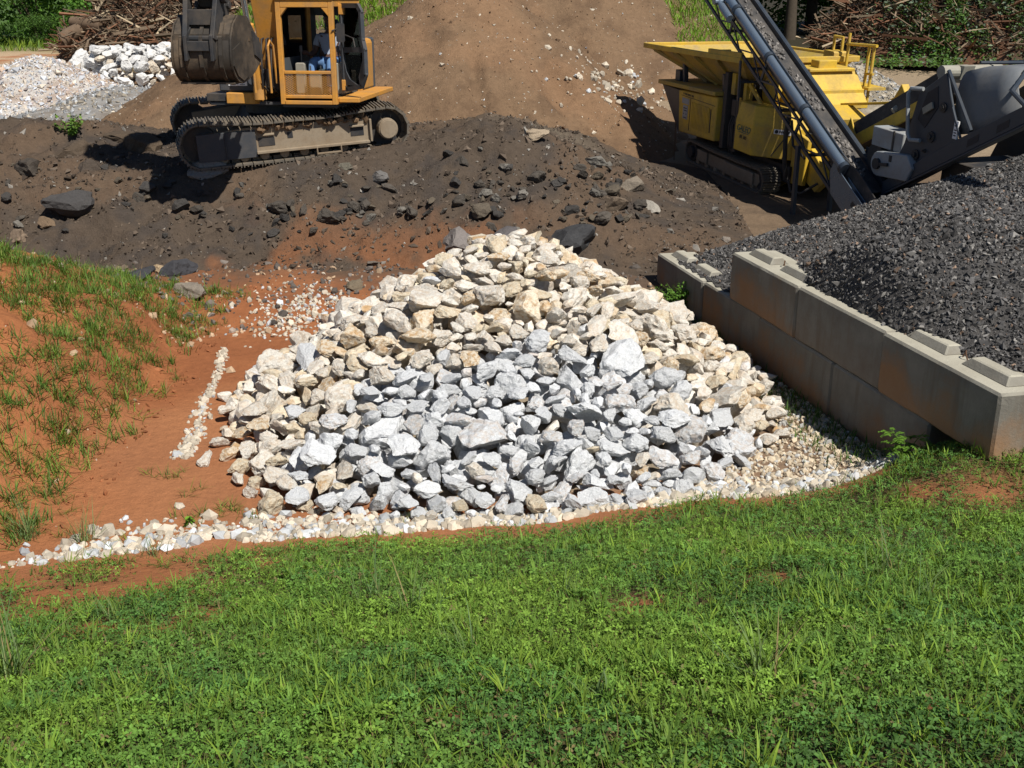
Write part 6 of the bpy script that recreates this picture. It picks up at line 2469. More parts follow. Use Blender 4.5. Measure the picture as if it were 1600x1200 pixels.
F_.append(tuple(range(5 * seg, 6 * seg)))
mb.add(V_, F_)
mb.prism([(-0.075, -0.085), (-0.06, -0.16), (-0.03, -0.185), (0.03, -0.185), (0.06, -0.16), (0.075, -0.085)], 0.048, 0.056, 'z')
cp = mb.build('cap', 'cap_cloth', drv, True)
cp.location = hd.location
cp.rotation_euler = hd.rotation_euler
# hands closed on the levers: palm, four fingers and thumb each
for sx in (-1, 1):
    wx, wy, wz = HX + sx * 0.315, HY - 0.34, HZ + 0.20
    nd = [((wx, wy, wz), (0.028, 0.022)), ((wx, wy - 0.05, wz + 0.02), (0.036, 0.02)), ((wx, wy - 0.085, wz + 0.025), (0.038, 0.018))]
    ed = [(0, 1), (1, 2)]
    for f_ in range(4):
        fx = wx + sx * (-0.030 + 0.020 * f_)
        ln = (0.036, 0.040, 0.037, 0.029)[f_]
        b0 = len(nd)
        nd += [((fx, wy - 0.092, wz + 0.03), 0.0095), ((fx, wy - 0.10 - ln * 0.6, wz + 0.018), 0.009), ((fx - sx * 0.006, wy - 0.10 - ln * 0.55, wz - 0.02), 0.008), ((fx - sx * 0.008, wy - 0.085, wz - 0.03), 0.007)]
        ed += [(2, b0), (b0, b0 + 1), (b0 + 1, b0 + 2), (b0 + 2, b0 + 3)]
    b0 = len(nd)
    nd += [((wx - sx * 0.036, wy - 0.03, wz + 0.012), 0.011), ((wx - sx * 0.048, wy - 0.065, wz + 0.0), 0.010), ((wx - sx * 0.038, wy - 0.095, wz - 0.012), 0.008)]
    ed += [(1, b0), (b0, b0 + 1), (b0 + 1, b0 + 2)]
    skin('hand', nd, ed, 'skin', drv, 1)

# ---- yellow tracked jaw crusher: x along the machine towards its conveyor, visible side is -y
CRL = (5.48, 23.33, 0.735)
CRR = (0, math.radians(3.9), math.atan2(-0.955, 0.297))
cr = empty('jaw_crusher', CRL, CRR)
tag(cr, 'yellow tracked jaw crusher with wide feed hopper and side conveyor', 'crusher')


def cr_frame(mb, side):
    s = side
    mb.prism([(-1.45, 0.12), (1.35, 0.12), (1.45, 0.22), (1.40, 0.36), (-1.40, 0.36), (-1.5, 0.24)], -0.12, 0.12)
    mb.box(-1.15, -0.75, s * 0.15 - 0.02, s * 0.15 + 0.02, 0.14, 0.37)
    mb.box(0.05, 1.25, s * 0.15 - 0.02, s * 0.15 + 0.02, 0.12, 0.36)
    for k in range(7):
        x = -1.2 + 0.4 * k
        mb.cyl((x, -0.14, 0.09), (x, 0.14, 0.09), 0.06, seg=10)


for side, yy in ((-1, -1.02), (1, 1.02)):
    t_o = make_track(cr, Matrix.Translation((0, yy, 0.02)), 2.95, 0.265, 0.40, 0.15, side, cr_frame, sag=0.03)
    mb = MB()
    mb.cyl((-1.475, -0.13, 0.265), (-1.475, 0.13, 0.265), 0.20, seg=18)
    mb.cyl((-1.475, side * 0.1, 0.265), (-1.475, side * 0.2, 0.265), 0.12, seg=14)
    mb.build('sprocket', 'dark_steel', t_o)
    mb = MB()
    mb.cyl((1.475, -0.1, 0.265), (1.475, 0.1, 0.265), 0.20, seg=18)
    mb.build('idler', 'dark_steel', t_o)
mb = MB()
mb.box(-2.1, 1.9, -0.78, 0.78, 0.30, 0.62)
mb.box(-1.0, 1.0, -0.95, 0.95, 0.25, 0.45)
mb.build('chassis', 'dark_steel', cr, bevel=0.01)
mb = MB()                                             # engine housing
mb.prism([(-2.22, 1.50), (-2.08, 0.62), (-0.40, 0.70), (-0.38, 1.60)], -1.24, 1.2)
eh = mb.build('engine_housing', 'yellow_paint', cr, bevel=0.02)
mb = MB()
mb.prism([(-3.18, 1.49), (-2.23, 1.49), (-2.09, 0.62), (-2.2, 0.60)], -1.20, 1.2)
mb.build('rear_shield', 'slate_paint', cr, bevel=0.01)
mb = MB()
mb.prism([(-3.22, 1.50), (-0.42, 1.62), (-0.42, 1.70), (-3.22, 1.59)], -1.29, 1.25)
mb.build('deck_plate', 'dusty_yellow', cr, bevel=0.01)
for k in range(13):                                   # louvre slats
    x = -1.52 + k * 0.066
    mb = MB()
    mb.hexa([(x, -1.247, 0.80), (x + 0.045, -1.247, 0.80), (x + 0.045, -1.241, 0.80), (x, -1.241, 0.80),
             (x, -1.262, 1.34), (x + 0.045, -1.262, 1.34), (x + 0.045, -1.241, 1.34), (x, -1.241, 1.34)])
    mb.build('louvre_slat', 'yellow_paint', eh)
mb = MB()
mb.box(-2.05, -0.46, -1.246, -1.2405, 1.405, 1.415)
mb.box(-1.60, -1.585, -1.247, -1.2405, 0.72, 1.40)
mb.box(-0.635, -0.605, -1.25, -1.2405, 0.84, 1.32)
mb.build('panel_seam', 'dark_steel', eh)
mb = MB()
mb.box(-1.93, -1.70, -1.248, -1.2405, 0.93, 1.22)
mb.box(-2.0, -1.66, -1.247, -1.2405, 1.25, 1.37)
mb.build('notice_sticker', 'pale_grey_paint', eh)
mb = MB()
for k in range(9):
    mb.box(-1.97 + k * 0.058, -1.97 + k * 0.058 + (0.036 if k % 3 else 0.022), -1.2455, -1.2405, 1.437, 1.478)
for x0, x1, z in ((-1.90, -1.74, 1.17), (-1.88, -1.73, 1.12), (-1.90, -1.86, 1.05), (-1.78, -1.74, 1.05), (-1.88, -1.75, 0.97)):
    mb.box(x0, x1, -1.2505, -1.2475, z - 0.018, z)
mb.build('worn_lettering', 'ink_black', eh)
mb = MB()                                             # dark column between the housings
mb.box(-0.36, 0.40, -0.95, 0.6, 0.62, 1.95)
mb.box(-0.30, -0.16, -1.16, -0.96, 0.60, 2.12)
mb.box(0.20, 0.30, -1.12, -0.96, 0.60, 2.05)
mb.box(-0.02, 0.16, -1.10, -0.96, 1.30, 1.62)
for x in (-0.02, 0.06, 0.12):
    mb.tube([(x, -1.02, 0.45), (x + 0.05, -1.12, 0.7), (x - 0.02, -1.1, 1.1), (x + 0.02, -1.02, 1.4)], 0.022, 6)
mb.build('valve_column', 'dark_steel', cr, bevel=0.008)
mb = MB()
mb.box(-0.13, 0.02, -1.09, -0.965, 1.70, 2.12)
mb.box(0.32, 0.44, -1.06, -0.90, 1.50, 2.02)
mb.build('column_cover', 'yellow_paint', cr, bevel=0.01)
mb = MB()
mb.bar((0.44, -1.0, 1.98), (0.85, -0.9, 1.62), 0.05, 0.07)
mb.bar((0.36, -1.12, 1.70), (0.36, -1.12, 1.30), 0.03, 0.03)
mb.bar((0.42, -1.13, 1.66), (0.42, -1.13, 1.36), 0.02, 0.02)
mb.build('brace', 'yellow_paint', cr)
mb = MB()                                             # control box with chamfered lit corner
lo = [(0.48, -1.25), (1.18, -1.25), (1.80, -0.72), (1.80, 0.2), (0.48, 0.2)]
up = [(0.50, -1.18), (1.10, -1.18), (1.58, -0.74), (1.58, 0.2), (0.50, 0.2)]
V = [(q[0], q[1], 0.72) for q in lo] + [(q[0], q[1], 1.30) for q in lo] + [(q[0], q[1], 1.66) for q in up]
Fc = [(4, 3, 2, 1, 0), (10, 11, 12, 13, 14)] + [(i, (i + 1) % 5, 5 + (i + 1) % 5, 5 + i) for i in range(5)] + [(5 + i, 5 + (i + 1) % 5, 10 + (i + 1) % 5, 10 + i) for i in range(5)]
mb.add(V, Fc)
cb_ = mb.build('control_box', 'yellow_paint', cr, bevel=0.015)
mb = MB()
mb.bar((1.75, -0.768, 1.26), (1.50, -0.982, 0.76), 0.012, 0.02)
mb.build('panel_seam', 'dark_steel', cb_)


def letters(name, text, size, mat, parent, M):
    cu = bpy.data.curves.new(name, 'FONT')
    cu.body = text
    cu.size = size
    cu.extrude = 0.001
    cu.align_x = 'CENTER'
    cu.shear = 0.25
    t = bpy.data.objects.new(name, cu)
    COL.objects.link(t)
    dg = bpy.context.evaluated_depsgraph_get()
    me = bpy.data.meshes.new_from_object(t.evaluated_get(dg))
    bpy.data.objects.remove(t)
    bpy.data.curves.remove(cu)
    me.materials.clear()
    o = link(name, me, parent, mat)
    o.matrix_local = M
    return o


SM = Matrix.Rotation(math.pi / 2, 4, 'X')
letters('logo_lettering', 'GALEO', 0.17, 'ink_teal', cb_, Matrix.Translation((0.83, -1.257, 1.12)) @ SM)
letters('model_lettering', 'BR 380', 0.095, 'ink_black', cb_, Matrix.Translation((0.83, -1.257, 0.98)) @ SM)
mb = MB()
mb.box(0.62, 1.05, -1.2565, -1.2525, 1.092, 1.101)
mb.build('logo_underline', 'ink_teal', cb_)
# badge on the chamfered face
fd = Vector((0.62, 0.53, 0)).normalized()
fn = Vector((fd.y, -fd.x, 0))
bcx = Vector((1.18, -1.25, 1.235)) + fd * 0.60
BM_ = Matrix((( fd.x, 0, fn.x, bcx.x), (fd.y, 0, fn.y, bcx.y), (0, 1, 0, bcx.z), (0, 0, 0, 1)))
mb = MB()
mb.box(-0.17, 0.17, -0.045, 0.045, 0.003, 0.009, BM_)
mb.build('badge', 'sticker_white', cb_)
mb = MB()
mb.cyl((-0.115, 0, 0.009), (-0.115, 0, 0.012), 0.036, seg=16, M=BM_)
for k in range(6):
    mb.box(-0.06 + k * 0.035, -0.06 + k * 0.035 + 0.024, -0.018, 0.022, 0.0095, 0.0115, BM_)
mb.build('badge_marks', 'ink_black', cb_)
mb = MB()                                             # jaw box and its sloped hood
mb.box(0.42, 1.60, -0.60, 0.85, 1.62, 2.0)
mb.prism([(0.60, 2.0), (1.78, 1.66), (1.78, 1.74), (1.25, 2.30), (0.60, 2.30)], -0.35, 0.85)
mb.cyl((0.75, -0.72, 1.86), (0.75, -0.60, 1.86), 0.30, seg=24)
mb.box(0.95, 1.25, 0.0, 0.4, 2.301, 2.50)
mb.box(0.75, 1.35, -0.25, 0.75, 2.301, 2.36)
jb = mb.build('jaw_box', 'yellow_paint', cr, bevel=0.012)
mb = MB()
mb.tube([(1.35, -0.36, 2.05), (1.42, -0.42, 2.12), (1.5, -0.42, 2.05), (1.46, -0.37, 1.98)], 0.018, 6)
mb.build('latch', 'dark_steel', jb)
mb = MB()                                             # feed hopper: flared trough
o_r = [(-3.78, -1.42), (0.58, -1.30), (0.58, 1.30), (-3.78, 1.42)]
i_b = [(-2.55, -0.55), (-0.2, -0.55), (-0.2, 0.55), (-2.55, 0.55)]
zt, zb = 2.34, 1.66
zr = [2.28, 2.44, 2.44, 2.28]
V = [(q[0], q[1], z) for q, z in zip(o_r, zr)] + [(q[0], q[1], zb) for q in i_b]
V += [(q[0] * 0.985 - 0.01, q[1] * 0.955, z + 0.002) for q, z in zip(o_r, zr)] + [(q[0], q[1] * 0.9, zb + 0.06) for q in i_b]
Fc = [(i, (i + 1) % 4, 4 + (i + 1) % 4, 4 + i) for i in range(4)] + [(8 + i, 12 + i, 12 + (i + 1) % 4, 8 + (i + 1) % 4) for i in range(4)]
Fc += [(i, 8 + i, 8 + (i + 1) % 4, (i + 1) % 4) for i in range(4)] + [(7, 6, 5, 4), (12, 13, 14, 15)]
mb.add(V, Fc)
for k in range(4):
    t = 0.12 + 0.22 * k
    p0 = Vector(V[0]).lerp(Vector(V[1]), t) + Vector((0, -0.01, -0.06))
    p1 = Vector(V[4]).lerp(Vector(V[5]), t)
    mb.bar(p0, p1, 0.05, 0.07)
hp = mb.build('feed_hopper', 'dusty_yellow', cr, bevel=0.006)
mb = MB()
for a, b in ((0, 1), (1, 2), (2, 3), (3, 0)):
    pa, pb = Vector(V[a]), Vector(V[b])
    mb.bar(pa + Vector((0, 0, 0.0)), pb + Vector((0, 0, 0.0)), 0.09, 0.11)
mb.bar((-0.75, -1.33, 2.46), (0.58, -1.30, 2.52), 0.07, 0.14)
mb.bar((-0.75, -1.33, 2.44), (-0.75, -0.85, 2.44), 0.07, 0.12)
mb.build('hopper_rim', 'yellow_paint', hp, bevel=0.008)
for x, y in ((-2.5, -0.95), (-0.5, -1.0), (-2.5, 0.95), (-0.5, 1.0)):
    mb = MB()
    mb.bar((x, y, 1.60), (x, y * 1.05, 2.05), 0.10, 0.10)
    mb.build('hopper_support', 'slate_paint', cr, bevel=0.01)
mb = MB()
mb.box(-2.85, -2.62, -1.05, -0.85, 1.62, 1.85)
mb.build('hopper_ram', 'slate_paint', cr, bevel=0.01)
mb = MB()                                             # railing and walkway
for x, z0, z1 in ((0.20, 2.0, 2.86), (0.50, 2.0, 2.86), (1.42, 1.70, 2.80), (1.58, 1.70, 2.78), (0.72, 2.1, 2.95)):
    mb.tube([(x, 0.95, z0), (x, 0.95, z1)], 0.03, 8)
mb.tube([(0.20, 0.95, 2.84), (0.50, 0.95, 2.84)], 0.03, 8)
mb.tube([(0.66, 0.95, 2.74), (1.66, 0.95, 2.80)], 0.03, 8)
mb.tube([(1.40, 0.95, 2.26), (1.66, 0.95, 2.28)], 0.025, 8)
mb.box(0.18, 0.56, 0.75, 1.05, 2.36, 2.58, ch=0.03)
mb.box(0.3, 1.7, 0.86, 1.25, 1.98, 2.03)
mb.build('railing', 'yellow_paint', cr, True)
mb = MB()                                             # own discharge conveyor


def along(x):
    return 0.22 + (x - 1.0) * 0.522


for sy in (-0.46, 0.46):
    mb.prism([(1.0, along(1.0) - 0.22), (5.6, along(5.6) - 0.22), (5.6, along(5.6) + 0.02), (1.0, along(1.0) + 0.02)], sy - 0.02, sy + 0.02)
mb.prism([(2.6, along(2.6) + 0.03), (4.3, along(4.3) + 0.03), (4.2, along(4.2) + 0.30), (2.7, along(2.7) + 0.34)], 0.45, 0.49)
mb.bar((1.7, 0.30, 1.74), (3.35, 0.30, 2.02), 0.10, 0.05)
mb.prism([(3.05, along(3.05)), (3.45, along(3.45)), (3.25, along(3.2) + 0.42)], -0.50, -0.47)
mb.prism([(3.0, 2.02), (3.62, 2.06), (3.70, 2.22), (3.45, 2.20), (3.32, 2.34), (3.15, 2.08)], 0.40, 0.55)
mb.prism([(1.75, 1.38), (2.5, 1.30), (2.6, 1.62), (2.0, 1.78)], -0.30, 0.35)
dc = mb.build('discharge_conveyor', 'yellow_paint', cr, bevel=0.008)
mb = MB()
mb.prism([(0.98, along(0.98) + 0.03), (5.7, along(5.7) + 0.03), (5.72, along(5.7) + 0.07), (0.98, along(0.98) + 0.07)], -0.43, 0.43)
mb.prism([(2.9, along(2.9) + 0.03), (5.4, along(5.4) + 0.03), (5.35, along(5.4) + 0.30), (3.0, along(3.0) + 0.26)], -0.45, -0.435)
mb.prism([(2.9, along(2.9) + 0.03), (5.4, along(5.4) + 0.03), (5.35, along(5.4) + 0.30), (3.0, along(3.0) + 0.26)], 0.435, 0.45)
mb.cyl((5.66, -0.42, along(5.66) - 0.06), (5.66, 0.42, along(5.66) - 0.06), 0.11, seg=14)
mb.build('belt', 'rubber_belt', dc)
mb = MB()
mb.cyl((4.42, -0.50, along(4.42) + 0.06), (4.42, -0.42, along(4.42) + 0.12), 0.05, seg=10)
mb.build('marker_knob', 'console_plastic', dc)
mb = MB()
mb.prism([(1.82, 0.30), (2.30, 0.34), (2.35, 1.2), (1.82, 1.3)], -0.72, -0.64)
mb.prism([(1.86, 0.55), (2.6, 0.28), (3.0, 0.62), (2.3, 1.05)], -0.62, -0.5)
mb.build('end_plate', 'yellow_paint', cr, bevel=0.01)
mb = MB()
mb.tube([(1.95, -0.95, 1.62), (2.02, -1.02, 1.3), (2.05, -1.0, 0.8), (2.0, -0.9, 0.42)], 0.045, 8)
mb.tube([(2.1, -0.9, 0.42), (2.3, -0.95, 0.25), (2.6, -0.9, 0.28), (2.8, -0.7, 0.5)], 0.025, 7)
mb.tube([(1.9, -0.85, 1.5), (2.2, -0.95, 1.1), (2.5, -0.85, 0.9)], 0.025, 7)
mb.tube([(0.9, -0.62, 2.0), (1.1, -0.8, 1.75), (1.5, -0.75, 1.72), (1.7, -0.6, 1.9)], 0.02, 7)
mb.box(1.7, 2.4, -0.45, 0.6, 0.35, 1.25)
mb.build('hoses', 'dark_steel', cr, True)
p_ = hit(1053, 250, surf_z, 15, 45)
mb = MB()
mb.tube([(0, 0, -0.3), (0.003, 0, 0.4), (0, 0.004, 0.86)], 0.011, 6)
st_ = mb.build('steel_stake', 'rusty_wire')
st_.location = tuple(p_)
tag(st_, 'thin upright steel rod in the ground left of the crusher track', 'stake')

# ---- grey screening unit at the end of the crusher's conveyor
sc = empty('screening_unit', CRL, CRR)
tag(sc, 'dark grey mobile screening unit with hood behind the asphalt heap', 'screener')
mb = MB()
plate = [(5.10, 1.05), (5.42, 1.75), (5.60, 2.55), (6.15, 2.92), (6.42, 2.45), (6.62, 2.02), (6.55, 1.60), (5.7, 1.1)]
mb.prism(plate, 0.89, 0.93)
mb.build('side_plate', 'slate_paint', sc, bevel=0.008)
mb = MB()
mb.prism(plate, -0.93, -0.89)
sp_ = mb.build('side_plate', 'slate_paint', sc, bevel=0.008)
mb = MB()
for x, z, r_ in ((6.22, 2.42, 0.075), (6.05, 1.95, 0.085), (5.75, 1.62, 0.085), (5.72, 1.32, 0.06), (6.3, 1.7, 0.05), (5.95, 1.72, 0.03)):
    mb.cyl((x, -0.931, z), (x, -0.955, z), r_, seg=14)
    mb.cyl((x, -0.955, z), (x, -0.985, z), r_ * 0.5, seg=8)
mb.build('bearing_cap', 'dark_steel', sp_)
mb = MB()
mb.prism([(5.66, 2.16), (5.80, 2.58), (6.02, 2.70), (6.10, 2.40), (5.86, 2.05)], -0.938, -0.931)
mb.build('plate_opening', 'ink_black', sp_)
mb = MB()
mb.bar((5.80, -0.96, 2.30), (6.0, -0.96, 2.42), 0.03, 0.10)
mb.build('vibrator_bar', 'console_plastic', sp_)
mb = MB()


def sbeam(x):
    return 1.12 + (x - 5.15) * 0.545


for sy in (-0.95, 0.95):
    mb.prism([(5.12, sbeam(5.12) - 0.24), (8.3, sbeam(8.3) - 0.18), (8.3, sbeam(8.3) + 0.08), (6.6, sbeam(6.6) + 0.06), (5.12, sbeam(5.12) - 0.04)], sy - 0.05, sy + 0.05)
    mb.prism([(5.12, sbeam(5.12) - 0.30), (8.3, sbeam(8.3) - 0.24), (8.3, sbeam(8.3) - 0.20), (5.12, sbeam(5.12) - 0.26)], sy - 0.09, sy + 0.05)
mb.box(5.3, 5.6, -0.85, 0.85, 0.75, 1.05)
mb.build('screen_beam', 'slate_paint', sc, bevel=0.006)
mb = MB()
for x in (6.95, 7.5):
    mb.prism([(x, sbeam(x) - 0.14), (x + 0.22, sbeam(x + 0.22) - 0.13), (x + 0.22, sbeam(x + 0.22) - 0.02), (x, sbeam(x) - 0.03)], -1.004, -1.0005)
mb.build('beam_slot', 'ink_black', sc)
mb = MB()                                             # curved grey hood
ns = 9
V, Fc = [], []
lowr = [(6.50, 2.06), (6.95, 2.16), (7.35, 2.34), (7.82, 2.56)]
topr = [(6.20, 2.95), (6.60, 3.06), (7.00, 3.12), (7.35, 3.12)]
for j in range(ns):
    t = j / (ns - 1)
    a = t * math.pi / 2
    for q, w in zip(lowr, topr):
        x = q[0] + (w[0] - q[0]) * math.sin(a)
        z = q[1] + (w[1] - q[1]) * math.sin(a)
        y = -0.88 + 0.32 * (1 - math.cos(a))
        V.append((x, y, z))
for y in (0.3, 0.85):
    for q in topr:
        V.append((q[0], y, q[1] + 0.03 - (0.12 if y > 0.5 else 0)))
rows = ns + 2
for j in range(rows - 1):
    for i in range(3):
        Fc.append((j * 4 + i, j * 4 + i + 1, (j + 1) * 4 + i + 1, (j + 1) * 4 + i))
mb.add(V, Fc)
hd_ = mb.build('hood', 'grey_hood', sc, True)
so = hd_.modifiers.new('thickness', 'SOLIDIFY')
so.thickness = 0.02
mb = MB()
mb.tube([(6.18, -0.92, 2.95), (6.95, -0.97, 2.20)], 0.03, 8)
mb.tube([(6.42, -0.93, 2.45), (6.72, -0.95, 2.06)], 0.022, 8)
mb.tube([(6.20, -0.4, 3.06), (6.20, 0.85, 3.04)], 0.025, 8)
mb.tube([(7.38, -0.55, 3.14), (7.60, -0.95, 2.85), (8.4, -1.0, 2.5)], 0.035, 8)
mb.tube([(5.60, 0.3, 2.98), (6.9, 0.5, 3.17)], 0.02, 6)
mb.build('hood_frame', 'slate_paint', sc, True)
mb = MB()
mb.box(6.55, 6.64, -0.955, -0.932, 2.02, 2.28)
mb.build('rating_plate', 'sticker_white', sc)
mb = MB()
for z in (2.06, 2.10, 2.14, 2.20):
    mb.box(6.565, 6.62, -0.958, -0.9555, z, z + 0.016)
mb.build('plate_marks', 'ink_black', sc)
mb = MB()
mb.tube([(5.72, -0.96, 2.62), (5.50, -1.02, 2.60), (5.46, -1.03, 2.52), (5.60, -1.03, 1.92), (5.66, -1.02, 1.84), (5.86, -0.98, 1.86)], 0.032, 8)
mb.build('grab_handle', 'pale_grey_paint', sc, True)
mb = MB()
mb.box(4.52, 5.34, -0.90, -0.55, 1.55, 1.86)
mb.build('cover_plate', 'pale_grey_paint', sc, bevel=0.01)
mb = MB()
mb.box(5.08, 5.12, -0.915, -0.901, 1.55, 1.87)
mb.build('cover_strap', 'dark_steel', sc)
mb = MB()
pts = [(4.88, 1.36)]
outl = []
for k in range(9):
    a = math.pi / 2 + math.pi * k / 8
    outl.append((4.98 + 0.20 * math.cos(a), 1.33 + 0.20 * math.sin(a)))
outl += [(5.75, 1.20), (5.86, 1.42), (5.70, 1.60)]
mb.prism(outl, -1.05, -0.72)
rh = mb.build('roller_housing', 'pale_grey_paint', sc, bevel=0.012)
mb = MB()
mb.cyl((4.98, -1.05, 1.33), (4.98, -1.10, 1.33), 0.09, seg=14)
mb.bar((4.90, -1.08, 1.31), (5.28, -1.08, 1.37), 0.03, 0.05)
mb.box(5.26, 5.33, -1.058, -1.051, 1.42, 1.52)
mb.build('roller_bearing', 'dark_steel', rh)
mb = MB()
mb.cyl((4.60, -0.85, 1.36), (4.60, 0.6, 1.40), 0.22, seg=20)
mb.build('tail_roller', 'rubber_belt', sc, True)
mb = MB()
mb.cyl((5.60, -0.6, 2.85), (5.60, 0.5, 2.85), 0.10, seg=14)
mb.prism([(5.35, 2.55), (5.55, 2.95), (5.75, 2.95), (5.62, 2.52)], -0.3, -0.1)
mb.build('head_bracket', 'console_plastic', sc)
mb = MB()
mb.box(6.2, 8.2, -0.8, 0.8, 0.5, 1.25)
mb.box(6.0, 8.4, -0.6, 0.6, 1.25, 1.6)
mb.build('under_frame', 'dark_steel', sc, bevel=0.01)
for x in (7.55, 8.05):
    mb = MB()
    mb.cyl((x, -0.98, 0.95), (x, -0.70, 0.95), 0.36, seg=26)
    mb.cyl((x, -1.0, 0.95), (x, -0.95, 0.95), 0.18, seg=18)
    mb.build('wheel', 'rubber_belt', sc, bevel=0.03)

# ---- grey inclined return conveyor, from the screen foot up over the hopper
A_ = Vector(atY(1342, 268, 18.7))
B_ = Vector(atY(1157, 0, 23.2))
dv = (B_ - A_).normalized()
A2 = A_ - dv * 0.9
LEN = (B_ - A_).length + 0.9 + 1.1
yv = Vector((0, 0, 1)).cross(dv).normalized()
zv = dv.cross(yv).normalized()
cv = empty('belt_conveyor', A2)
cv.rotation_euler = Matrix(((dv.x, yv.x, zv.x), (dv.y, yv.y, zv.y), (dv.z, yv.z, zv.z))).to_euler()
cv.scale = (1, 0.68, 0.82)
tag(cv, 'long slate-grey belt conveyor rising steeply across the front of the crusher', 'conveyor')
mb = MB()
mb.box(0.35, LEN, -0.30, 0.30, -0.03, 0.0)
mb.build('belt', 'rubber_belt', cv)
rc = np.random.default_rng(810)
n = 520
P = np.column_stack([rc.uniform(0.5, LEN - 0.1, n), rc.normal(0, 0.10, n), np.zeros(n)])
ok = (vnoise(P[:, 0] * 3.2, P[:, 1] * 2 + 5, seed=811) > 0.36) & (np.abs(P[:, 1]) < 0.25)
P = P[ok]
S_ = rc.uniform(0.02, 0.06, len(P))
P[:, 2] = S_ * 0.45
o = scatter('rubble_on_belt', CH1, P, S_, rc.uniform(0.10, 0.26, (len(P), 1)) * np.array([1.0, 0.92, 0.84]), 'chips', cv, r=rc)
o['kind'] = 'stuff'
mb = MB()                                             # side walls and rails
mb.box(0.1, LEN, 0.315, 0.345, -0.22, 0.20)
mb.box(0.1, LEN, -0.375, -0.335, -0.22, 0.10)
mb.box(0.1, LEN, -0.46, -0.376, 0.02, 0.10)
mb.box(0.1, LEN, -0.52, -0.44, -0.16, -0.08)
mb.build('side_wall', 'slate_paint', cv, bevel=0.006)
segl = (LEN - 0.9) / 4
for k in range(4):                                    # bright rounded covers on the left rail
    mb = MB()
    x0 = 0.9 + k * segl + 0.05
    x1 = 0.9 + (k + 1) * segl - 0.05
    mb.cyl((x0, 0.47, 0.10), (x1, 0.47, 0.10), 0.115, seg=18)
    mb.build('rail_cover', 'bright_steel', cv, True)
for k in range(5):
    mb = MB()
    x0 = 0.9 + k * segl
    mb.cyl((x0 - 0.045, 0.47, 0.10), (x0 + 0.045, 0.47, 0.10), 0.14, seg=18)
    mb.bar((x0, 0.47, 0.0), (x0, 0.47, -0.50), 0.06, 0.05)
    mb.build('rail_clamp', 'slate_paint', cv, True)
mb = MB()
for sy in (0.50, -0.45):
    mb.bar((0.3, sy, -0.52), (LEN, sy, -0.52), 0.06, 0.07)
    mb.bar((0.3, sy, -0.18), (LEN, sy, -0.18), 0.05, 0.06)
    nbr = 13
    for k in range(nbr):
        xa = 0.5 + k * (LEN - 0.6) / nbr
        xb = xa + (LEN - 0.6) / nbr
        if k % 2 == 0:
            mb.bar((xa, sy, -0.20), (xb, sy, -0.50), 0.03, 0.03)
        else:
            mb.bar((xa, sy, -0.50), (xb, sy, -0.20), 0.03, 0.03)
for k in range(6):
    x = 0.6 + k * (LEN - 0.8) / 5
    mb.bar((x, 0.50, -0.52), (x, -0.45, -0.52), 0.05, 0.05)
    mb.bar((x, 0.34, -0.20), (x, -0.34, -0.20), 0.05, 0.05)
mb.build('truss', 'slate_paint', cv)
for k in range(7):
    x = 0.7 + k * (LEN - 1.0) / 6
    mb = MB()
    mb.cyl((x, -0.33, -0.085), (x, 0.31, -0.085), 0.05, seg=12)
    mb.build('idler_roller', 'dark_steel', cv, True)
mb = MB()                                             # flared boot that catches the material
mb.hexa([(-0.2, -0.52, -0.30), (1.15, -0.50, -0.24), (1.15, 0.52, -0.24), (-0.2, 0.56, -0.30), (-0.2, -0.52, -0.12), (1.15, -0.50, -0.16), (1.15, 0.52, -0.16), (-0.2, 0.56, -0.12)])
mb.prism([(-0.25, -0.30), (1.35, -0.15), (1.45, 0.12), (0.6, 0.30), (-0.35, 0.25)], 0.355, 0.385)
mb.prism([(-0.25, -0.30), (1.35, -0.15), (1.45, 0.12), (0.6, 0.42), (-0.35, 0.50)], -0.58, -0.545)
mb.hexa([(-0.3, -1.05, 0.10), (0.9, -0.95, 0.02), (1.1, -0.585, 0.0), (-0.3, -0.585, 0.0), (-0.3, -1.1, 0.16), (0.9, -1.0, 0.08), (1.1, -0.585, 0.06), (-0.3, -0.585, 0.06)])
mb.build('boot', 'rubber_belt', cv, bevel=0.01)
mb = MB()
mb.prism([(-0.35, -0.55), (0.9, -0.55), (1.15, -0.20), (1.15, 0.02), (-0.35, 0.02)], 0.52, 0.545)
mb.prism([(-0.35, -0.20), (0.6, -0.20), (0.75, 0.02), (-0.35, 0.02)], 0.40, 0.42)
mb.build('boot_side', 'bright_steel', cv, bevel=0.006)
mb = MB()
mb.cyl((LEN - 1.75, 0.72, -0.02), (LEN - 1.30, 0.72, -0.02), 0.10, seg=18)
mb.cyl((LEN - 1.30, 0.72, -0.02), (LEN - 1.12, 0.72, -0.02), 0.065, seg=14)
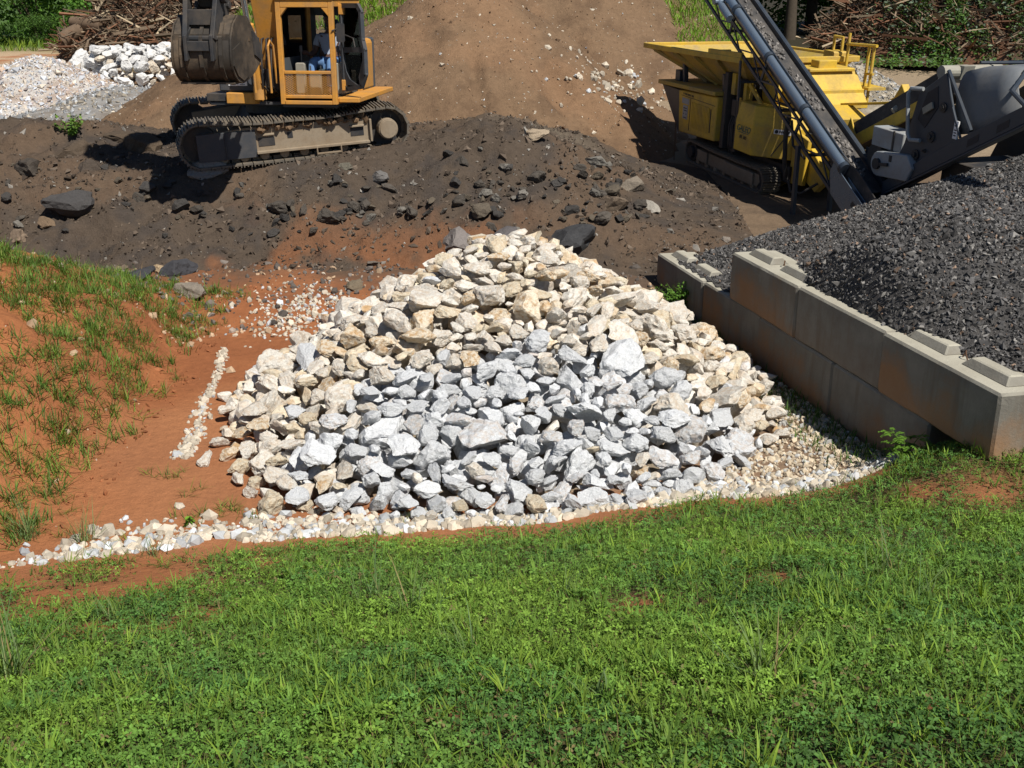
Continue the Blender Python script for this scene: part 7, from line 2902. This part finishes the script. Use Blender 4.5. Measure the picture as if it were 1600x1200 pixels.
mb.cyl((LEN - 1.1, 0.55, -0.02), (LEN - 1.1, 0.85, -0.02), 0.09, seg=14)
mb.build('drive_motor', 'bright_steel', cv, bevel=0.008)
mb = MB()
Mi = (Matrix.Translation(A2) @ cv.rotation_euler.to_matrix().to_4x4() @ Matrix.Diagonal((1, 0.68, 0.82, 1))).inverted()
pt = A2 + dv * (LEN * 0.66) + yv * 0.43 - zv * 0.45
mb.bar(Mi @ pt, Mi @ Vector((pt.x, pt.y, pt.z - 0.75)), 0.05, 0.05)
mb.bar(Mi @ Vector((pt.x, pt.y, pt.z - 0.4)), Mi @ Vector((pt.x + 0.6, pt.y + 0.1, pt.z - 0.4)), 0.04, 0.04)
mb.build('hanger', 'slate_paint', cv)
pt = A2 + dv * (LEN * 0.30) - zv * 0.45
for sy in (0.38, -0.36):
    mb = MB()
    a0 = pt + yv * sy
    mb.bar(Mi @ a0, Mi @ Vector((a0.x, a0.y, 0.5)), 0.09, 0.09)
    mb.build('support_leg', 'slate_paint', cv)

# ------------------------------------------------------------------ labels that single each thing out
_by = {}
for o in list(bpy.data.objects):
    if o.parent is None and 'label' in o and 'group' in o:
        _by.setdefault(o['label'], []).append(o)
_num = ['', '', 'two', 'three', 'four', 'five', 'six', 'seven', 'eight', 'nine', 'ten', 'eleven', 'twelve']
_ord = ['', 'leftmost', 'second', 'third', 'fourth', 'fifth', 'sixth', 'seventh', 'eighth', 'ninth', 'tenth', 'eleventh', 'twelfth']
for lab, obs in _by.items():
    n = len(obs)
    if n < 2 or n > 12 or obs[0]['category'] == 'tree':
        continue
    obs.sort(key=lambda q: float(project(np.array(q.matrix_world.translation if q.type == 'MESH' else q.location))[0][0]))
    for i, o in enumerate(obs):
        w = 'left of two' if (n == 2 and i == 0) else 'right of two' if n == 2 else ('rightmost' if i == n - 1 else _ord[i + 1]) + ' of ' + _num[n]
        o['label'] = lab + ', ' + w

print('triangles', sum(len(m.loops) - 2 * len(m.polygons) for m in bpy.data.meshes))
